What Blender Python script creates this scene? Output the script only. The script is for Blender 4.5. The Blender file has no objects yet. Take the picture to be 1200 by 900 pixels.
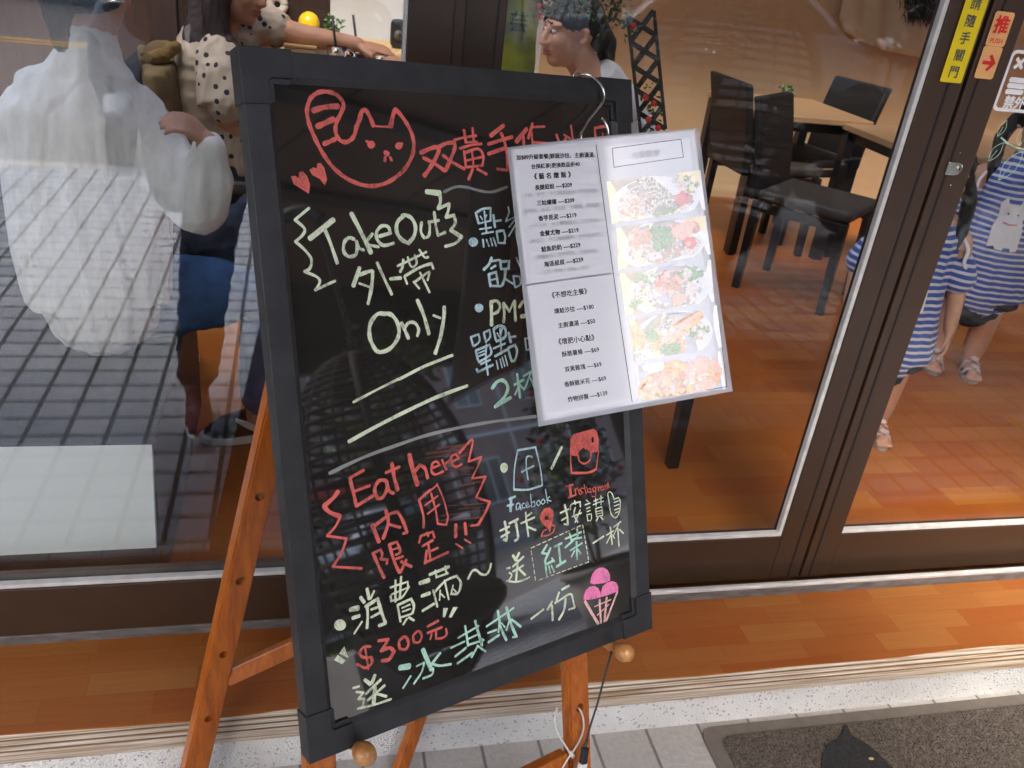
import bpy, bmesh, math, random
import numpy as np
from mathutils import Vector, Matrix, noise

random.seed(7)
scene = bpy.context.scene
COL = scene.collection

# ------------------------------------------------------------------ camera
CAM = np.array([0.0, 0.0, 1.45])
FPX = 1015.0
PITCH, ROLL, YAW = 0.47555939, 0.12487476, 0.27046883
def cam_rows():
    cp, sp = math.cos(PITCH), math.sin(PITCH)
    cy, sy = math.cos(YAW), math.sin(YAW)
    f = np.array([sy*cp, cy*cp, -sp]); r = np.array([cy, -sy, 0.0]); u = np.cross(r, f)
    c, s = math.cos(ROLL), math.sin(ROLL)
    return np.array([c*r+s*u, -(-s*r+c*u), f])
RC = cam_rows()
cam_data = bpy.data.cameras.new('camera')
cam_data.sensor_fit = 'HORIZONTAL'; cam_data.sensor_width = 36.0
cam_data.lens = FPX/1200.0*36.0
cam_data.clip_start = 0.02; cam_data.clip_end = 1000.0
cam = bpy.data.objects.new('camera', cam_data); COL.objects.link(cam)
M = Matrix.Identity(4)
for i in range(3):
    M[i][0] = RC[0][i]; M[i][1] = -RC[1][i]; M[i][2] = -RC[2][i]; M[i][3] = CAM[i]
cam.matrix_world = M
cam_data.dof.use_dof = True
cam_data.dof.focus_distance = 1.25
cam_data.dof.aperture_fstop = 14.0
scene.camera = cam

# ------------------------------------------------------------------ light and exposure
world = bpy.data.worlds.new('World'); scene.world = world; world.use_nodes = True
wn = world.node_tree.nodes; wl = world.node_tree.links
SUN_EL, SUN_AZ = math.radians(52), math.radians(205)      # azimuth clockwise from +Y; behind the photographer
sky = wn.new('ShaderNodeTexSky'); sky.sky_type = 'NISHITA'; sky.sun_disc = False
sky.sun_elevation = SUN_EL; sky.sun_rotation = SUN_AZ
sky.air_density = 1.0; sky.dust_density = 4.0; sky.ozone_density = 1.0
bg = wn['Background']; bg.inputs[1].default_value = 0.15
wl.new(sky.outputs[0], bg.inputs[0])
sd = bpy.data.lights.new('sun', 'SUN'); sd.energy = 0.8; sd.angle = math.radians(14); sd.color = (1.0, 0.96, 0.9)
sun = bpy.data.objects.new('sun', sd); COL.objects.link(sun)
to_sun = Vector((math.sin(SUN_AZ)*math.cos(SUN_EL), math.cos(SUN_AZ)*math.cos(SUN_EL), math.sin(SUN_EL)))
sun.rotation_euler = to_sun.to_track_quat('Z', 'Y').to_euler()
sun.location = to_sun*30
vs = scene.view_settings
vs.view_transform = 'Standard'; vs.look = 'None'; vs.gamma = 1.0; vs.use_curve_mapping = False
vs.exposure = 2.85
scene.render.engine = 'CYCLES'
cy_ = scene.cycles
cy_.use_denoising = True
cy_.max_bounces = 10; cy_.diffuse_bounces = 5; cy_.glossy_bounces = 5; cy_.transparent_max_bounces = 24; cy_.transmission_bounces = 6
cy_.caustics_reflective = False; cy_.caustics_refractive = False
cy_.sample_clamp_indirect = 6.0

# ------------------------------------------------------------------ pixel helpers (photograph pixels -> points on real planes)
def ray(x, y): return RC.T @ np.array([(x-600)/FPX, (y-450)/FPX, 1.0])
def atY(x, y, Y): d = ray(x, y); return CAM+d*(Y/d[1])
def atZ(x, y, Z): d = ray(x, y); return CAM+d*((Z-CAM[2])/d[2])
def atP(x, y, p0, n): d = ray(x, y); return CAM+d*(((p0-CAM)@n)/(d@n))

# ------------------------------------------------------------------ materials
def new_mat(name):
    m = bpy.data.materials.new(name); m.use_nodes = True
    return m, m.node_tree.nodes, m.node_tree.links, m.node_tree.nodes['Principled BSDF']
def setp(b, **k):
    names = {'rough':'Roughness','metal':'Metallic','spec':'Specular IOR Level','coat':'Coat Weight','coatr':'Coat Roughness','sheen':'Sheen Weight','sss':'Subsurface Weight','trans':'Transmission Weight','alpha':'Alpha','ior':'IOR'}
    for a, v in k.items(): b.inputs[names[a]].default_value = v
def marker_mat(name, c):
    """water-chalk marker: uneven, streaky cover that lets the black board through in places"""
    m, n, l, b = new_mat(name)
    tc = n.new('ShaderNodeTexCoord'); mp = n.new('ShaderNodeMapping'); mp.inputs['Rotation'].default_value = (0.3, 0.2, 0.6); mp.inputs['Scale'].default_value = (1.0, 1.0, 0.35); l.new(tc.outputs['Object'], mp.inputs[0])
    nz = n.new('ShaderNodeTexNoise'); nz.inputs['Scale'].default_value = 420; nz.inputs['Detail'].default_value = 5; nz.inputs['Roughness'].default_value = 0.7; l.new(mp.outputs[0], nz.inputs['Vector'])
    n2 = n.new('ShaderNodeTexNoise'); n2.inputs['Scale'].default_value = 38; n2.inputs['Detail'].default_value = 3; l.new(tc.outputs['Object'], n2.inputs['Vector'])
    ad = n.new('ShaderNodeMath'); ad.operation = 'MULTIPLY_ADD'; ad.inputs[1].default_value = 0.8; l.new(n2.outputs['Fac'], ad.inputs[0]); l.new(nz.outputs['Fac'], ad.inputs[2])
    rp = n.new('ShaderNodeValToRGB'); rp.color_ramp.elements[0].position = 0.66; rp.color_ramp.elements[1].position = 1.0
    rp.color_ramp.elements[0].color = (*[x*0.62 for x in c], 1); rp.color_ramp.elements[1].color = (*[min(1, x*1.08) for x in c], 1); l.new(ad.outputs[0], rp.inputs[0]); l.new(rp.outputs[0], b.inputs['Base Color'])
    mr = n.new('ShaderNodeMapRange'); mr.inputs['From Min'].default_value = 0.60; mr.inputs['From Max'].default_value = 0.86; mr.inputs['To Min'].default_value = 0.45; mr.inputs['To Max'].default_value = 1.0; l.new(ad.outputs[0], mr.inputs['Value'])
    l.new(mr.outputs[0], b.inputs['Alpha']); setp(b, rough=0.6)
    return m
def mat(name, c, rough=0.5, var=0.12, scale=30.0, bump=0.0, bscale=None, c2=None, stretch=None, detail=4.0, **k):
    """one base colour with a procedural mottle, and a fine bump"""
    m, n, l, b = new_mat(name)
    tc = n.new('ShaderNodeTexCoord'); mp = n.new('ShaderNodeMapping')
    l.new(tc.outputs['Object'], mp.inputs[0])
    if stretch: mp.inputs['Scale'].default_value = stretch
    nz = n.new('ShaderNodeTexNoise'); nz.inputs['Scale'].default_value = scale; nz.inputs['Detail'].default_value = detail
    l.new(mp.outputs[0], nz.inputs['Vector'])
    rp = n.new('ShaderNodeValToRGB')
    a = c2 if c2 else tuple(x*(1-var) for x in c); d = c if c2 else tuple(min(1, x*(1+var)) for x in c)
    rp.color_ramp.elements[0].position = 0.32; rp.color_ramp.elements[1].position = 0.68
    rp.color_ramp.elements[0].color = (*a, 1); rp.color_ramp.elements[1].color = (*d, 1)
    l.new(nz.outputs['Fac'], rp.inputs[0]); l.new(rp.outputs[0], b.inputs['Base Color'])
    setp(b, rough=rough, **k)
    if bump:
        bn = n.new('ShaderNodeBump'); bn.inputs['Strength'].default_value = bump; bn.inputs['Distance'].default_value = 0.004
        nb = n.new('ShaderNodeTexNoise'); nb.inputs['Scale'].default_value = bscale or scale*4; nb.inputs['Detail'].default_value = 5
        l.new(mp.outputs[0], nb.inputs['Vector']); l.new(nb.outputs['Fac'], bn.inputs['Height']); l.new(bn.outputs[0], b.inputs['Normal'])
    return m
def glass_mat(name, r0=0.07, tint=(0.93, 0.94, 0.93), rough=0.0):
    """clear pane: light passes through, the rest is mirrored, more at grazing angles"""
    m, n, l, b = new_mat(name); n.remove(b)
    out = n['Material Output']
    tr = n.new('ShaderNodeBsdfTransparent'); tr.inputs[0].default_value = (*tint, 1)
    gl = n.new('ShaderNodeBsdfGlossy'); gl.inputs['Roughness'].default_value = rough
    lw = n.new('ShaderNodeLayerWeight'); lw.inputs['Blend'].default_value = 0.5
    pw = n.new('ShaderNodeMath'); pw.operation = 'POWER'; pw.inputs[1].default_value = 4.0
    ma = n.new('ShaderNodeMath'); ma.operation = 'MULTIPLY_ADD'; ma.inputs[1].default_value = 1-r0; ma.inputs[2].default_value = r0
    l.new(lw.outputs['Facing'], pw.inputs[0]); l.new(pw.outputs[0], ma.inputs[0])
    mx = n.new('ShaderNodeMixShader'); l.new(ma.outputs[0], mx.inputs[0]); l.new(tr.outputs[0], mx.inputs[1]); l.new(gl.outputs[0], mx.inputs[2])
    l.new(mx.outputs[0], out.inputs[0])
    return m
def film_mat(name, c=(0.75, 0.75, 0.75), fac=0.35, rough=0.12):
    m, n, l, b = new_mat(name)
    setp(b, rough=rough); b.inputs['Base Color'].default_value = (*c, 1)
    tr = n.new('ShaderNodeBsdfTransparent'); mx = n.new('ShaderNodeMixShader'); mx.inputs[0].default_value = fac
    l.new(tr.outputs[0], mx.inputs[1]); l.new(b.outputs[0], mx.inputs[2]); l.new(mx.outputs[0], n['Material Output'].inputs[0])
    return m
def plank_mat(name, ca, cb, rough, bw, rh, seam=None, spec=0.5, coat=0.0, grain=(0.82, 1.18)):
    """printed wood-block vinyl: blocks of different tone, grain along X"""
    m, n, l, b = new_mat(name)
    tc = n.new('ShaderNodeTexCoord')
    br = n.new('ShaderNodeTexBrick'); l.new(tc.outputs['Object'], br.inputs['Vector'])
    br.inputs['Scale'].default_value = 1.0; br.inputs['Mortar Size'].default_value = 0.0006; br.inputs['Mortar Smooth'].default_value = 1.0
    br.inputs['Brick Width'].default_value = bw; br.inputs['Row Height'].default_value = rh; br.offset = 0.37; br.offset_frequency = 2
    br.squash = 1.5; br.squash_frequency = 3
    br.inputs['Color1'].default_value = (*ca, 1); br.inputs['Color2'].default_value = (*cb, 1)
    br.inputs['Mortar'].default_value = (*[x*0.75 for x in ca], 1); br.inputs['Bias'].default_value = 0.0
    mp = n.new('ShaderNodeMapping'); mp.inputs['Scale'].default_value = (3.0, 60.0, 60.0); l.new(tc.outputs['Object'], mp.inputs[0])
    nz = n.new('ShaderNodeTexNoise'); nz.inputs['Scale'].default_value = 2.0; nz.inputs['Detail'].default_value = 6; nz.inputs['Roughness'].default_value = 0.65
    l.new(mp.outputs[0], nz.inputs['Vector'])
    mr = n.new('ShaderNodeMapRange'); mr.inputs['To Min'].default_value = grain[0]; mr.inputs['To Max'].default_value = grain[1]
    l.new(nz.outputs['Fac'], mr.inputs['Value'])
    mu = n.new('ShaderNodeMix'); mu.data_type = 'RGBA'; mu.blend_type = 'MULTIPLY'; mu.inputs[0].default_value = 1.0
    l.new(br.outputs['Color'], mu.inputs[6]); l.new(mr.outputs[0], mu.inputs[7])
    # wide seams and scuffs
    n2 = n.new('ShaderNodeTexNoise'); n2.inputs['Scale'].default_value = 7.0; n2.inputs['Detail'].default_value = 8; l.new(tc.outputs['Object'], n2.inputs['Vector'])
    m2 = n.new('ShaderNodeMapRange'); m2.inputs['From Min'].default_value = 0.3; m2.inputs['From Max'].default_value = 0.7; m2.inputs['To Min'].default_value = 0.96; m2.inputs['To Max'].default_value = 1.03
    l.new(n2.outputs['Fac'], m2.inputs['Value'])
    m3 = n.new('ShaderNodeMix'); m3.data_type = 'RGBA'; m3.blend_type = 'MULTIPLY'; m3.inputs[0].default_value = 1.0
    l.new(mu.outputs[2], m3.inputs[6]); l.new(m2.outputs[0], m3.inputs[7])
    l.new(m3.outputs[2], b.inputs['Base Color'])
    rr = n.new('ShaderNodeMapRange'); rr.inputs['To Min'].default_value = rough*0.96; rr.inputs['To Max'].default_value = rough*1.04
    l.new(n2.outputs['Fac'], rr.inputs['Value']); l.new(rr.outputs[0], b.inputs['Roughness'])
    setp(b, spec=spec, coat=coat)
    return m
def paver_mat(name, c1, c2, mortar, bw, rh, msize=0.006, vertical_rows=False, bumpd=0.004):
    m, n, l, b = new_mat(name)
    tc = n.new('ShaderNodeTexCoord')
    nz0 = n.new('ShaderNodeTexNoise'); nz0.inputs['Scale'].default_value = 3.0
    br = n.new('ShaderNodeTexBrick'); l.new(tc.outputs['Object'], br.inputs['Vector'])
    br.inputs['Scale'].default_value = 1.0; br.inputs['Mortar Size'].default_value = msize; br.inputs['Mortar Smooth'].default_value = 0.3
    br.inputs['Brick Width'].default_value = bw; br.inputs['Row Height'].default_value = rh; br.offset = 0.0
    br.inputs['Color1'].default_value = (*c1, 1); br.inputs['Color2'].default_value = (*c2, 1); br.inputs['Mortar'].default_value = (*mortar, 1)
    nz = n.new('ShaderNodeTexNoise'); nz.inputs['Scale'].default_value = 90.0; nz.inputs['Detail'].default_value = 6; l.new(tc.outputs['Object'], nz.inputs['Vector'])
    l.new(tc.outputs['Object'], nz0.inputs['Vector'])
    ad = n.new('ShaderNodeMath'); ad.operation = 'ADD'; l.new(nz.outputs['Fac'], ad.inputs[0]); l.new(nz0.outputs['Fac'], ad.inputs[1])
    mr = n.new('ShaderNodeMapRange'); mr.inputs['From Min'].default_value = 0.6; mr.inputs['From Max'].default_value = 1.4; mr.inputs['To Min'].default_value = 0.82; mr.inputs['To Max'].default_value = 1.14
    l.new(ad.outputs[0], mr.inputs['Value'])
    mu = n.new('ShaderNodeMix'); mu.data_type = 'RGBA'; mu.blend_type = 'MULTIPLY'; mu.inputs[0].default_value = 1.0
    l.new(br.outputs['Color'], mu.inputs[6]); l.new(mr.outputs[0], mu.inputs[7]); l.new(mu.outputs[2], b.inputs['Base Color'])
    bn = n.new('ShaderNodeBump'); bn.inputs['Strength'].default_value = 0.8; bn.inputs['Distance'].default_value = bumpd
    sb = n.new('ShaderNodeMath'); sb.operation = 'MULTIPLY_ADD'; sb.inputs[1].default_value = -1.0
    l.new(br.outputs['Fac'], sb.inputs[0]); l.new(nz.outputs['Fac'], sb.inputs[2]); l.new(sb.outputs[0], bn.inputs['Height']); l.new(bn.outputs[0], b.inputs['Normal'])
    setp(b, rough=0.85)
    return m
def wood_mat(name, ca, cb, rough=0.35, scale=(10, 10, 1.2), coat=0.25):
    """stained pine: grain stretched along local Z"""
    m, n, l, b = new_mat(name)
    tc = n.new('ShaderNodeTexCoord'); mp = n.new('ShaderNodeMapping'); mp.inputs['Scale'].default_value = scale; l.new(tc.outputs['Object'], mp.inputs[0])
    wv = n.new('ShaderNodeTexNoise'); wv.inputs['Scale'].default_value = 9.0; wv.inputs['Detail'].default_value = 8; wv.inputs['Roughness'].default_value = 0.6; wv.inputs['Distortion'].default_value = 0.6
    l.new(mp.outputs[0], wv.inputs['Vector'])
    rp = n.new('ShaderNodeValToRGB'); rp.color_ramp.elements[0].position = 0.3; rp.color_ramp.elements[1].position = 0.7
    rp.color_ramp.elements[0].color = (*ca, 1); rp.color_ramp.elements[1].color = (*cb, 1)
    l.new(wv.outputs['Fac'], rp.inputs[0])
    # worn pale scratches
    n2 = n.new('ShaderNodeTexNoise'); n2.inputs['Scale'].default_value = 4.0; n2.inputs['Detail'].default_value = 9; n2.inputs['Roughness'].default_value = 0.75; l.new(mp.outputs[0], n2.inputs['Vector'])
    r2 = n.new('ShaderNodeValToRGB'); r2.color_ramp.elements[0].position = 0.66; r2.color_ramp.elements[1].position = 0.74
    r2.color_ramp.elements[0].color = (0, 0, 0, 1); r2.color_ramp.elements[1].color = (0.45, 0.45, 0.45, 1)
    l.new(n2.outputs['Fac'], r2.inputs[0])
    mx = n.new('ShaderNodeMix'); mx.data_type = 'RGBA'; l.new(r2.outputs[0], mx.inputs[0]); l.new(rp.outputs[0], mx.inputs[6]); mx.inputs[7].default_value = (*[min(1, x*1.7+0.05) for x in cb], 1)
    l.new(mx.outputs[2], b.inputs['Base Color'])
    bn = n.new('ShaderNodeBump'); bn.inputs['Strength'].default_value = 0.25; bn.inputs['Distance'].default_value = 0.002; l.new(wv.outputs['Fac'], bn.inputs['Height']); l.new(bn.outputs[0], b.inputs['Normal'])
    setp(b, rough=rough, coat=coat, coatr=0.25)
    return m
def stripe_mat(name, ca, cb, period, duty=0.5):
    m, n, l, b = new_mat(name)
    tc = n.new('ShaderNodeTexCoord'); sp = n.new('ShaderNodeSeparateXYZ'); l.new(tc.outputs['Object'], sp.inputs[0])
    nz = n.new('ShaderNodeTexNoise'); nz.inputs['Scale'].default_value = 6; l.new(tc.outputs['Object'], nz.inputs['Vector'])
    w = n.new('ShaderNodeMath'); w.operation = 'MULTIPLY_ADD'; w.inputs[1].default_value = 0.02; l.new(nz.outputs['Fac'], w.inputs[0]); l.new(sp.outputs['Z'], w.inputs[2])
    d = n.new('ShaderNodeMath'); d.operation = 'DIVIDE'; d.inputs[1].default_value = period; l.new(w.outputs[0], d.inputs[0])
    f = n.new('ShaderNodeMath'); f.operation = 'FRACT'; l.new(d.outputs[0], f.inputs[0])
    g = n.new('ShaderNodeMath'); g.operation = 'GREATER_THAN'; g.inputs[1].default_value = duty; l.new(f.outputs[0], g.inputs[0])
    mx = n.new('ShaderNodeMix'); mx.data_type = 'RGBA'; l.new(g.outputs[0], mx.inputs[0]); mx.inputs[6].default_value = (*ca, 1); mx.inputs[7].default_value = (*cb, 1)
    l.new(mx.outputs[2], b.inputs['Base Color']); setp(b, rough=0.85, sheen=0.2)
    return m
def dots_mat(name, base, dot, scale, thr):
    m, n, l, b = new_mat(name)
    tc = n.new('ShaderNodeTexCoord'); vo = n.new('ShaderNodeTexVoronoi'); vo.inputs['Scale'].default_value = scale; vo.inputs['Randomness'].default_value = 0.55
    l.new(tc.outputs['Object'], vo.inputs['Vector'])
    lt = n.new('ShaderNodeMath'); lt.operation = 'LESS_THAN'; lt.inputs[1].default_value = thr; l.new(vo.outputs['Distance'], lt.inputs[0])
    mx = n.new('ShaderNodeMix'); mx.data_type = 'RGBA'; l.new(lt.outputs[0], mx.inputs[0]); mx.inputs[6].default_value = (*base, 1); mx.inputs[7].default_value = (*dot, 1)
    l.new(mx.outputs[2], b.inputs['Base Color']); setp(b, rough=0.8)
    return m
def speckle_mat(name, base, speck, scale=160, thr=0.2, rough=0.7, bump=0.5, stain=None):
    """terrazzo / washed stone"""
    m, n, l, b = new_mat(name)
    tc = n.new('ShaderNodeTexCoord'); vo = n.new('ShaderNodeTexVoronoi'); vo.inputs['Scale'].default_value = scale; l.new(tc.outputs['Object'], vo.inputs['Vector'])
    rc = n.new('ShaderNodeSeparateColor'); l.new(vo.outputs['Color'], rc.inputs[0])
    lt = n.new('ShaderNodeMath'); lt.operation = 'LESS_THAN'; lt.inputs[1].default_value = thr; l.new(rc.outputs[0], lt.inputs[0])
    nz = n.new('ShaderNodeTexNoise'); nz.inputs['Scale'].default_value = 5; nz.inputs['Detail'].default_value = 8; l.new(tc.outputs['Object'], nz.inputs['Vector'])
    rp = n.new('ShaderNodeValToRGB'); rp.color_ramp.elements[0].position = 0.3; rp.color_ramp.elements[1].position = 0.62
    rp.color_ramp.elements[0].color = (*(stain or [x*0.75 for x in base]), 1); rp.color_ramp.elements[1].color = (*base, 1); l.new(nz.outputs['Fac'], rp.inputs[0])
    mx = n.new('ShaderNodeMix'); mx.data_type = 'RGBA'; l.new(lt.outputs[0], mx.inputs[0]); l.new(rp.outputs[0], mx.inputs[6]); mx.inputs[7].default_value = (*speck, 1)
    l.new(mx.outputs[2], b.inputs['Base Color']); setp(b, rough=rough)
    bn = n.new('ShaderNodeBump'); bn.inputs['Strength'].default_value = bump; bn.inputs['Distance'].default_value = 0.003; l.new(vo.outputs['Distance'], bn.inputs['Height']); l.new(bn.outputs[0], b.inputs['Normal'])
    return m

MT = {}
MT['frame_black'] = mat('board_plastic', (0.021, 0.0200, 0.0195), 0.46, 0.3, 35, 0.12, 500)
MT['cap_black'] = mat('cap_plastic', (0.018, 0.0172, 0.0168), 0.52, 0.25, 30, 0.1, 500)
MT['panel'] = mat('board_glass', (0.021, 0.018, 0.016), 0.03, 0.25, 12, spec=0.5, ior=1.95)
MT['red'] = marker_mat('marker_red', (0.72, 0.13, 0.10))
MT['cream'] = marker_mat('marker_cream', (0.70, 0.76, 0.52))
MT['blue'] = marker_mat('marker_pale_blue', (0.46, 0.62, 0.62))
MT['mint'] = marker_mat('marker_mint', (0.46, 0.72, 0.54))
MT['pink'] = marker_mat('marker_pink', (0.85, 0.22, 0.42))
MT['peach'] = marker_mat('marker_peach', (0.80, 0.47, 0.42))
MT['smear'] = film_mat('marker_smear', (0.52, 0.52, 0.48), 0.42, 0.5)
MT['redsmear'] = film_mat('marker_red_smear', (0.6, 0.2, 0.15), 0.16, 0.5)
MT['ink_dark'] = mat('marker_hole', (0.012, 0.012, 0.013), 0.1, 0.1)
MT['pine'] = wood_mat('stained_pine', (0.26, 0.056, 0.005), (0.50, 0.140, 0.012), coat=0.06)
MT['pegwood'] = wood_mat('peg_wood', (0.36, 0.14, 0.03), (0.58, 0.27, 0.08), 0.3, (6, 6, 6), 0.5)
MT['chrome'] = mat('polished_steel', (0.72, 0.70, 0.66), 0.12, 0.05, 30, metal=1.0)
MT['brass'] = mat('dull_steel', (0.5, 0.46, 0.38), 0.3, 0.1, 30, metal=1.0)
MT['cable'] = mat('cable_black', (0.012, 0.012, 0.013), 0.45, 0.1)
MT['usb'] = mat('usb_white', (0.7, 0.7, 0.68), 0.35, 0.06)
MT['string'] = mat('plastic_cord_clear', (0.62, 0.58, 0.50), 0.3, 0.08, spec=0.6)
MT['paper'] = mat('menu_paper', (0.90, 0.89, 0.88), 0.10, 0.02, 40, 0.03, 60, spec=0.6, coat=0.5, coatr=0.08)
MT['inkblack'] = mat('print_black', (0.035, 0.033, 0.035), 0.13, 0.1, spec=0.55)
MT['inkgrey'] = mat('print_grey', (0.26, 0.25, 0.25), 0.13, 0.1, spec=0.55)
MT['film'] = film_mat('laminate_film', (0.72, 0.72, 0.74), 0.42, 0.1)
MT['bronze'] = mat('bronze_aluminium', (0.050, 0.027, 0.0155), 0.36, 0.06, 18, 0.02, 300, metal=0.15)
MT['bronze_groove'] = mat('dark_groove', (0.006, 0.005, 0.005), 0.6, 0.1)
MT['bead'] = mat('glazing_bead_white', (0.55, 0.53, 0.49), 0.5, 0.12, 40)
MT['track'] = mat('worn_aluminium', (0.58, 0.57, 0.55), 0.38, 0.25, 14, 0.2, 90, stretch=(1, 8, 8), metal=0.2)
MT['sillgrey'] = mat('sill_grey', (0.115, 0.105, 0.10), 0.45, 0.3, 18, 0.25, 60, stretch=(1.5, 6, 6))
MT['glass'] = glass_mat('door_glass', 0.022)
MT['glass_window'] = glass_mat('window_glass', 0.085)
MT['vinyl'] = plank_mat('wood_vinyl_outside', (0.255, 0.068, 0.014), (0.31, 0.122, 0.031), 0.55, 0.19, 0.054, spec=0.15)
MT['floor_in'] = plank_mat('wood_vinyl_inside', (0.34, 0.080, 0.011), (0.42, 0.140, 0.023), 0.34, 0.24, 0.085, spec=0.4, grain=(0.92, 1.08))
MT['terrazzo'] = speckle_mat('white_washed_stone', (0.70, 0.69, 0.66), (0.34, 0.34, 0.37), 240, 0.06, 0.8, 1.0)
MT['trim'] = mat('step_edge_trim', (0.60, 0.54, 0.45), 0.5, 0.2, 7, 0.3, 60, c2=(0.24, 0.135, 0.055), stretch=(0.8, 30, 60), detail=9)
MT['trimgroove'] = mat('trim_groove', (0.14, 0.09, 0.05), 0.7, 0.3, 20)
MT['paver'] = paver_mat('grey_pavers', (0.27, 0.305, 0.37), (0.335, 0.37, 0.435), (0.022, 0.022, 0.024), 0.112, 0.105, 0.008, bumpd=0.006)
MT['paver_near'] = paver_mat('warm_grey_kerb_blocks', (0.34, 0.32, 0.295), (0.44, 0.42, 0.39), (0.17, 0.16, 0.15), 0.118, 0.203, 0.0035)
MT['asphalt'] = mat('asphalt', (0.125, 0.125, 0.128), 0.85, 0.15, 60, 0.6, 200)
MT['yellowline'] = mat('road_paint_yellow', (0.55, 0.33, 0.06), 0.7, 0.2, 30)
MT['concrete'] = mat('concrete', (0.32, 0.31, 0.29), 0.85, 0.15, 6, 0.3, 60)
MT['earth'] = mat('earth', (0.10, 0.085, 0.06), 0.95, 0.3, 3)
MT['mat_rubber'] = mat('mat_edge', (0.125, 0.105, 0.088), 0.65, 0.12, 40, 0.1, 200)
MT['wall_beige'] = mat('beige_wall', (0.60, 0.43, 0.25), 0.75, 0.05, 3, 0.08, 120)
MT['wall_grey'] = mat('pale_wall', (0.68, 0.70, 0.71), 0.8, 0.04, 3, 0.05, 120)
MT['wall_brown'] = wood_mat('brown_wall_panel', (0.030, 0.016, 0.013), (0.050, 0.026, 0.020), 0.5, (4, 4, 0.6), 0.0)
MT['white_wall'] = mat('white_plaster', (0.72, 0.70, 0.66), 0.85, 0.04, 4, 0.05, 150)
MT['black_wood'] = mat('black_lacquer', (0.010, 0.009, 0.009), 0.35, 0.2, 20, 0.05, 200)
MT['black_vinyl'] = mat('black_leatherette', (0.011, 0.010, 0.010), 0.6, 0.2, 20, 0.25, 300, spec=0.3)
MT['grey_seat'] = mat('seat_charcoal', (0.045, 0.038, 0.033), 0.6, 0.15, 40, 0.2, 300)
MT['table_top'] = wood_mat('oak_table_top', (0.28, 0.165, 0.085), (0.40, 0.255, 0.14), 0.4, (1.2, 12, 12), 0.1)
MT['bench'] = mat('bench_charcoal', (0.026, 0.025, 0.028), 0.5, 0.25, 9, 0.1, 120)
MT['white_panel'] = mat('white_card', (0.90, 0.92, 0.88), 0.6, 0.02, 6)
MT['skin'] = mat('skin', (0.52, 0.27, 0.17), 0.55, 0.08, 25, 0.06, 220, sss=0.06)
MT['skin_tan'] = mat('skin_tan', (0.52, 0.265, 0.16), 0.55, 0.08, 25, 0.06, 220, sss=0.06)
MT['lips'] = mat('lips', (0.36, 0.09, 0.075), 0.45, 0.1)
MT['hair'] = mat('black_hair', (0.012, 0.010, 0.009), 0.35, 0.4, 8, 0.6, 60, stretch=(30, 30, 3))
MT['hair_brown'] = mat('dark_brown_hair', (0.032, 0.015, 0.011), 0.38, 0.4, 8, 0.6, 60, stretch=(30, 30, 3))
MT['shirt_white'] = mat('white_gauze', (0.86, 0.81, 0.74), 0.9, 0.05, 30, 0.35, 500, stretch=(3, 3, 1), sheen=0.1)
MT['tee_grey'] = mat('light_grey_cotton', (0.62, 0.60, 0.58), 0.9, 0.06, 30, 0.2, 400)
MT['denim'] = mat('blue_denim', (0.030, 0.075, 0.17), 0.85, 0.35, 14, 0.4, 700)
MT['denim_dark'] = mat('dark_denim', (0.014, 0.017, 0.026), 0.85, 0.3, 20, 0.3, 600)
MT['navy'] = mat('navy_nylon', (0.010, 0.011, 0.026), 0.6, 0.25, 25, 0.3, 500)
MT['shoe_black'] = mat('knit_black', (0.016, 0.015, 0.015), 0.8, 0.2, 60, 0.4, 600)
MT['shoe_sole'] = mat('white_foam', (0.88, 0.87, 0.87), 0.5, 0.05)
MT['maroon'] = mat('maroon_knit', (0.16, 0.012, 0.03), 0.7, 0.2, 60)
MT['dots'] = dots_mat('beige_dotted_cotton', (0.50, 0.40, 0.30), (0.018, 0.018, 0.028), 30.0, 0.27)
MT['beige'] = mat('beige_jersey', (0.45, 0.36, 0.26), 0.85, 0.1, 20, 0.2, 300)
MT['stripes'] = stripe_mat('blue_white_stripes', (0.60, 0.58, 0.62), (0.035, 0.085, 0.34), 0.021, 0.40)
MT['white_cloth'] = mat('white_cotton', (0.74, 0.73, 0.72), 0.85, 0.04)
MT['pinkdot'] = mat('pink_felt', (0.75, 0.16, 0.22), 0.8, 0.05)
MT['black_cloth'] = mat('black_cotton', (0.016, 0.016, 0.018), 0.9, 0.2, 30, 0.2, 300)
MT['sandal'] = mat('sandal_pearl', (0.58, 0.45, 0.42), 0.35, 0.2, 30)
MT['sandal_sole'] = mat('sandal_sole', (0.30, 0.25, 0.20), 0.7, 0.1)
MT['olive'] = mat('olive_canvas', (0.15, 0.095, 0.035), 0.85, 0.25, 12, 0.4, 300)
MT['mustard'] = mat('mustard_fleece', (0.20, 0.12, 0.032), 0.95, 0.3, 40, 0.8, 120)
MT['yellow_glossy'] = mat('yellow_lacquer', (0.72, 0.46, 0.02), 0.2, 0.05)
MT['green_leaf'] = mat('leaf_green', (0.055, 0.12, 0.025), 0.5, 0.4, 20)
MT['dark_leaf'] = mat('leaf_dark_green', (0.022, 0.055, 0.016), 0.45, 0.4, 20)
MT['yellow_leaf'] = mat('leaf_yellow_green', (0.22, 0.28, 0.04), 0.5, 0.4, 20)
MT['flower_red'] = mat('flower_red', (0.62, 0.02, 0.02), 0.6, 0.15)
MT['bark'] = mat('bark', (0.09, 0.06, 0.04), 0.9, 0.4, 14, 0.8, 60)
MT['pot_black'] = mat('pot_black', (0.014, 0.013, 0.013), 0.4, 0.2)
MT['pot_clay'] = mat('pot_grey', (0.25, 0.24, 0.22), 0.8, 0.2, 12, 0.3)
MT['orange_box'] = mat('orange_card', (0.62, 0.15, 0.03), 0.5, 0.1)
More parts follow.
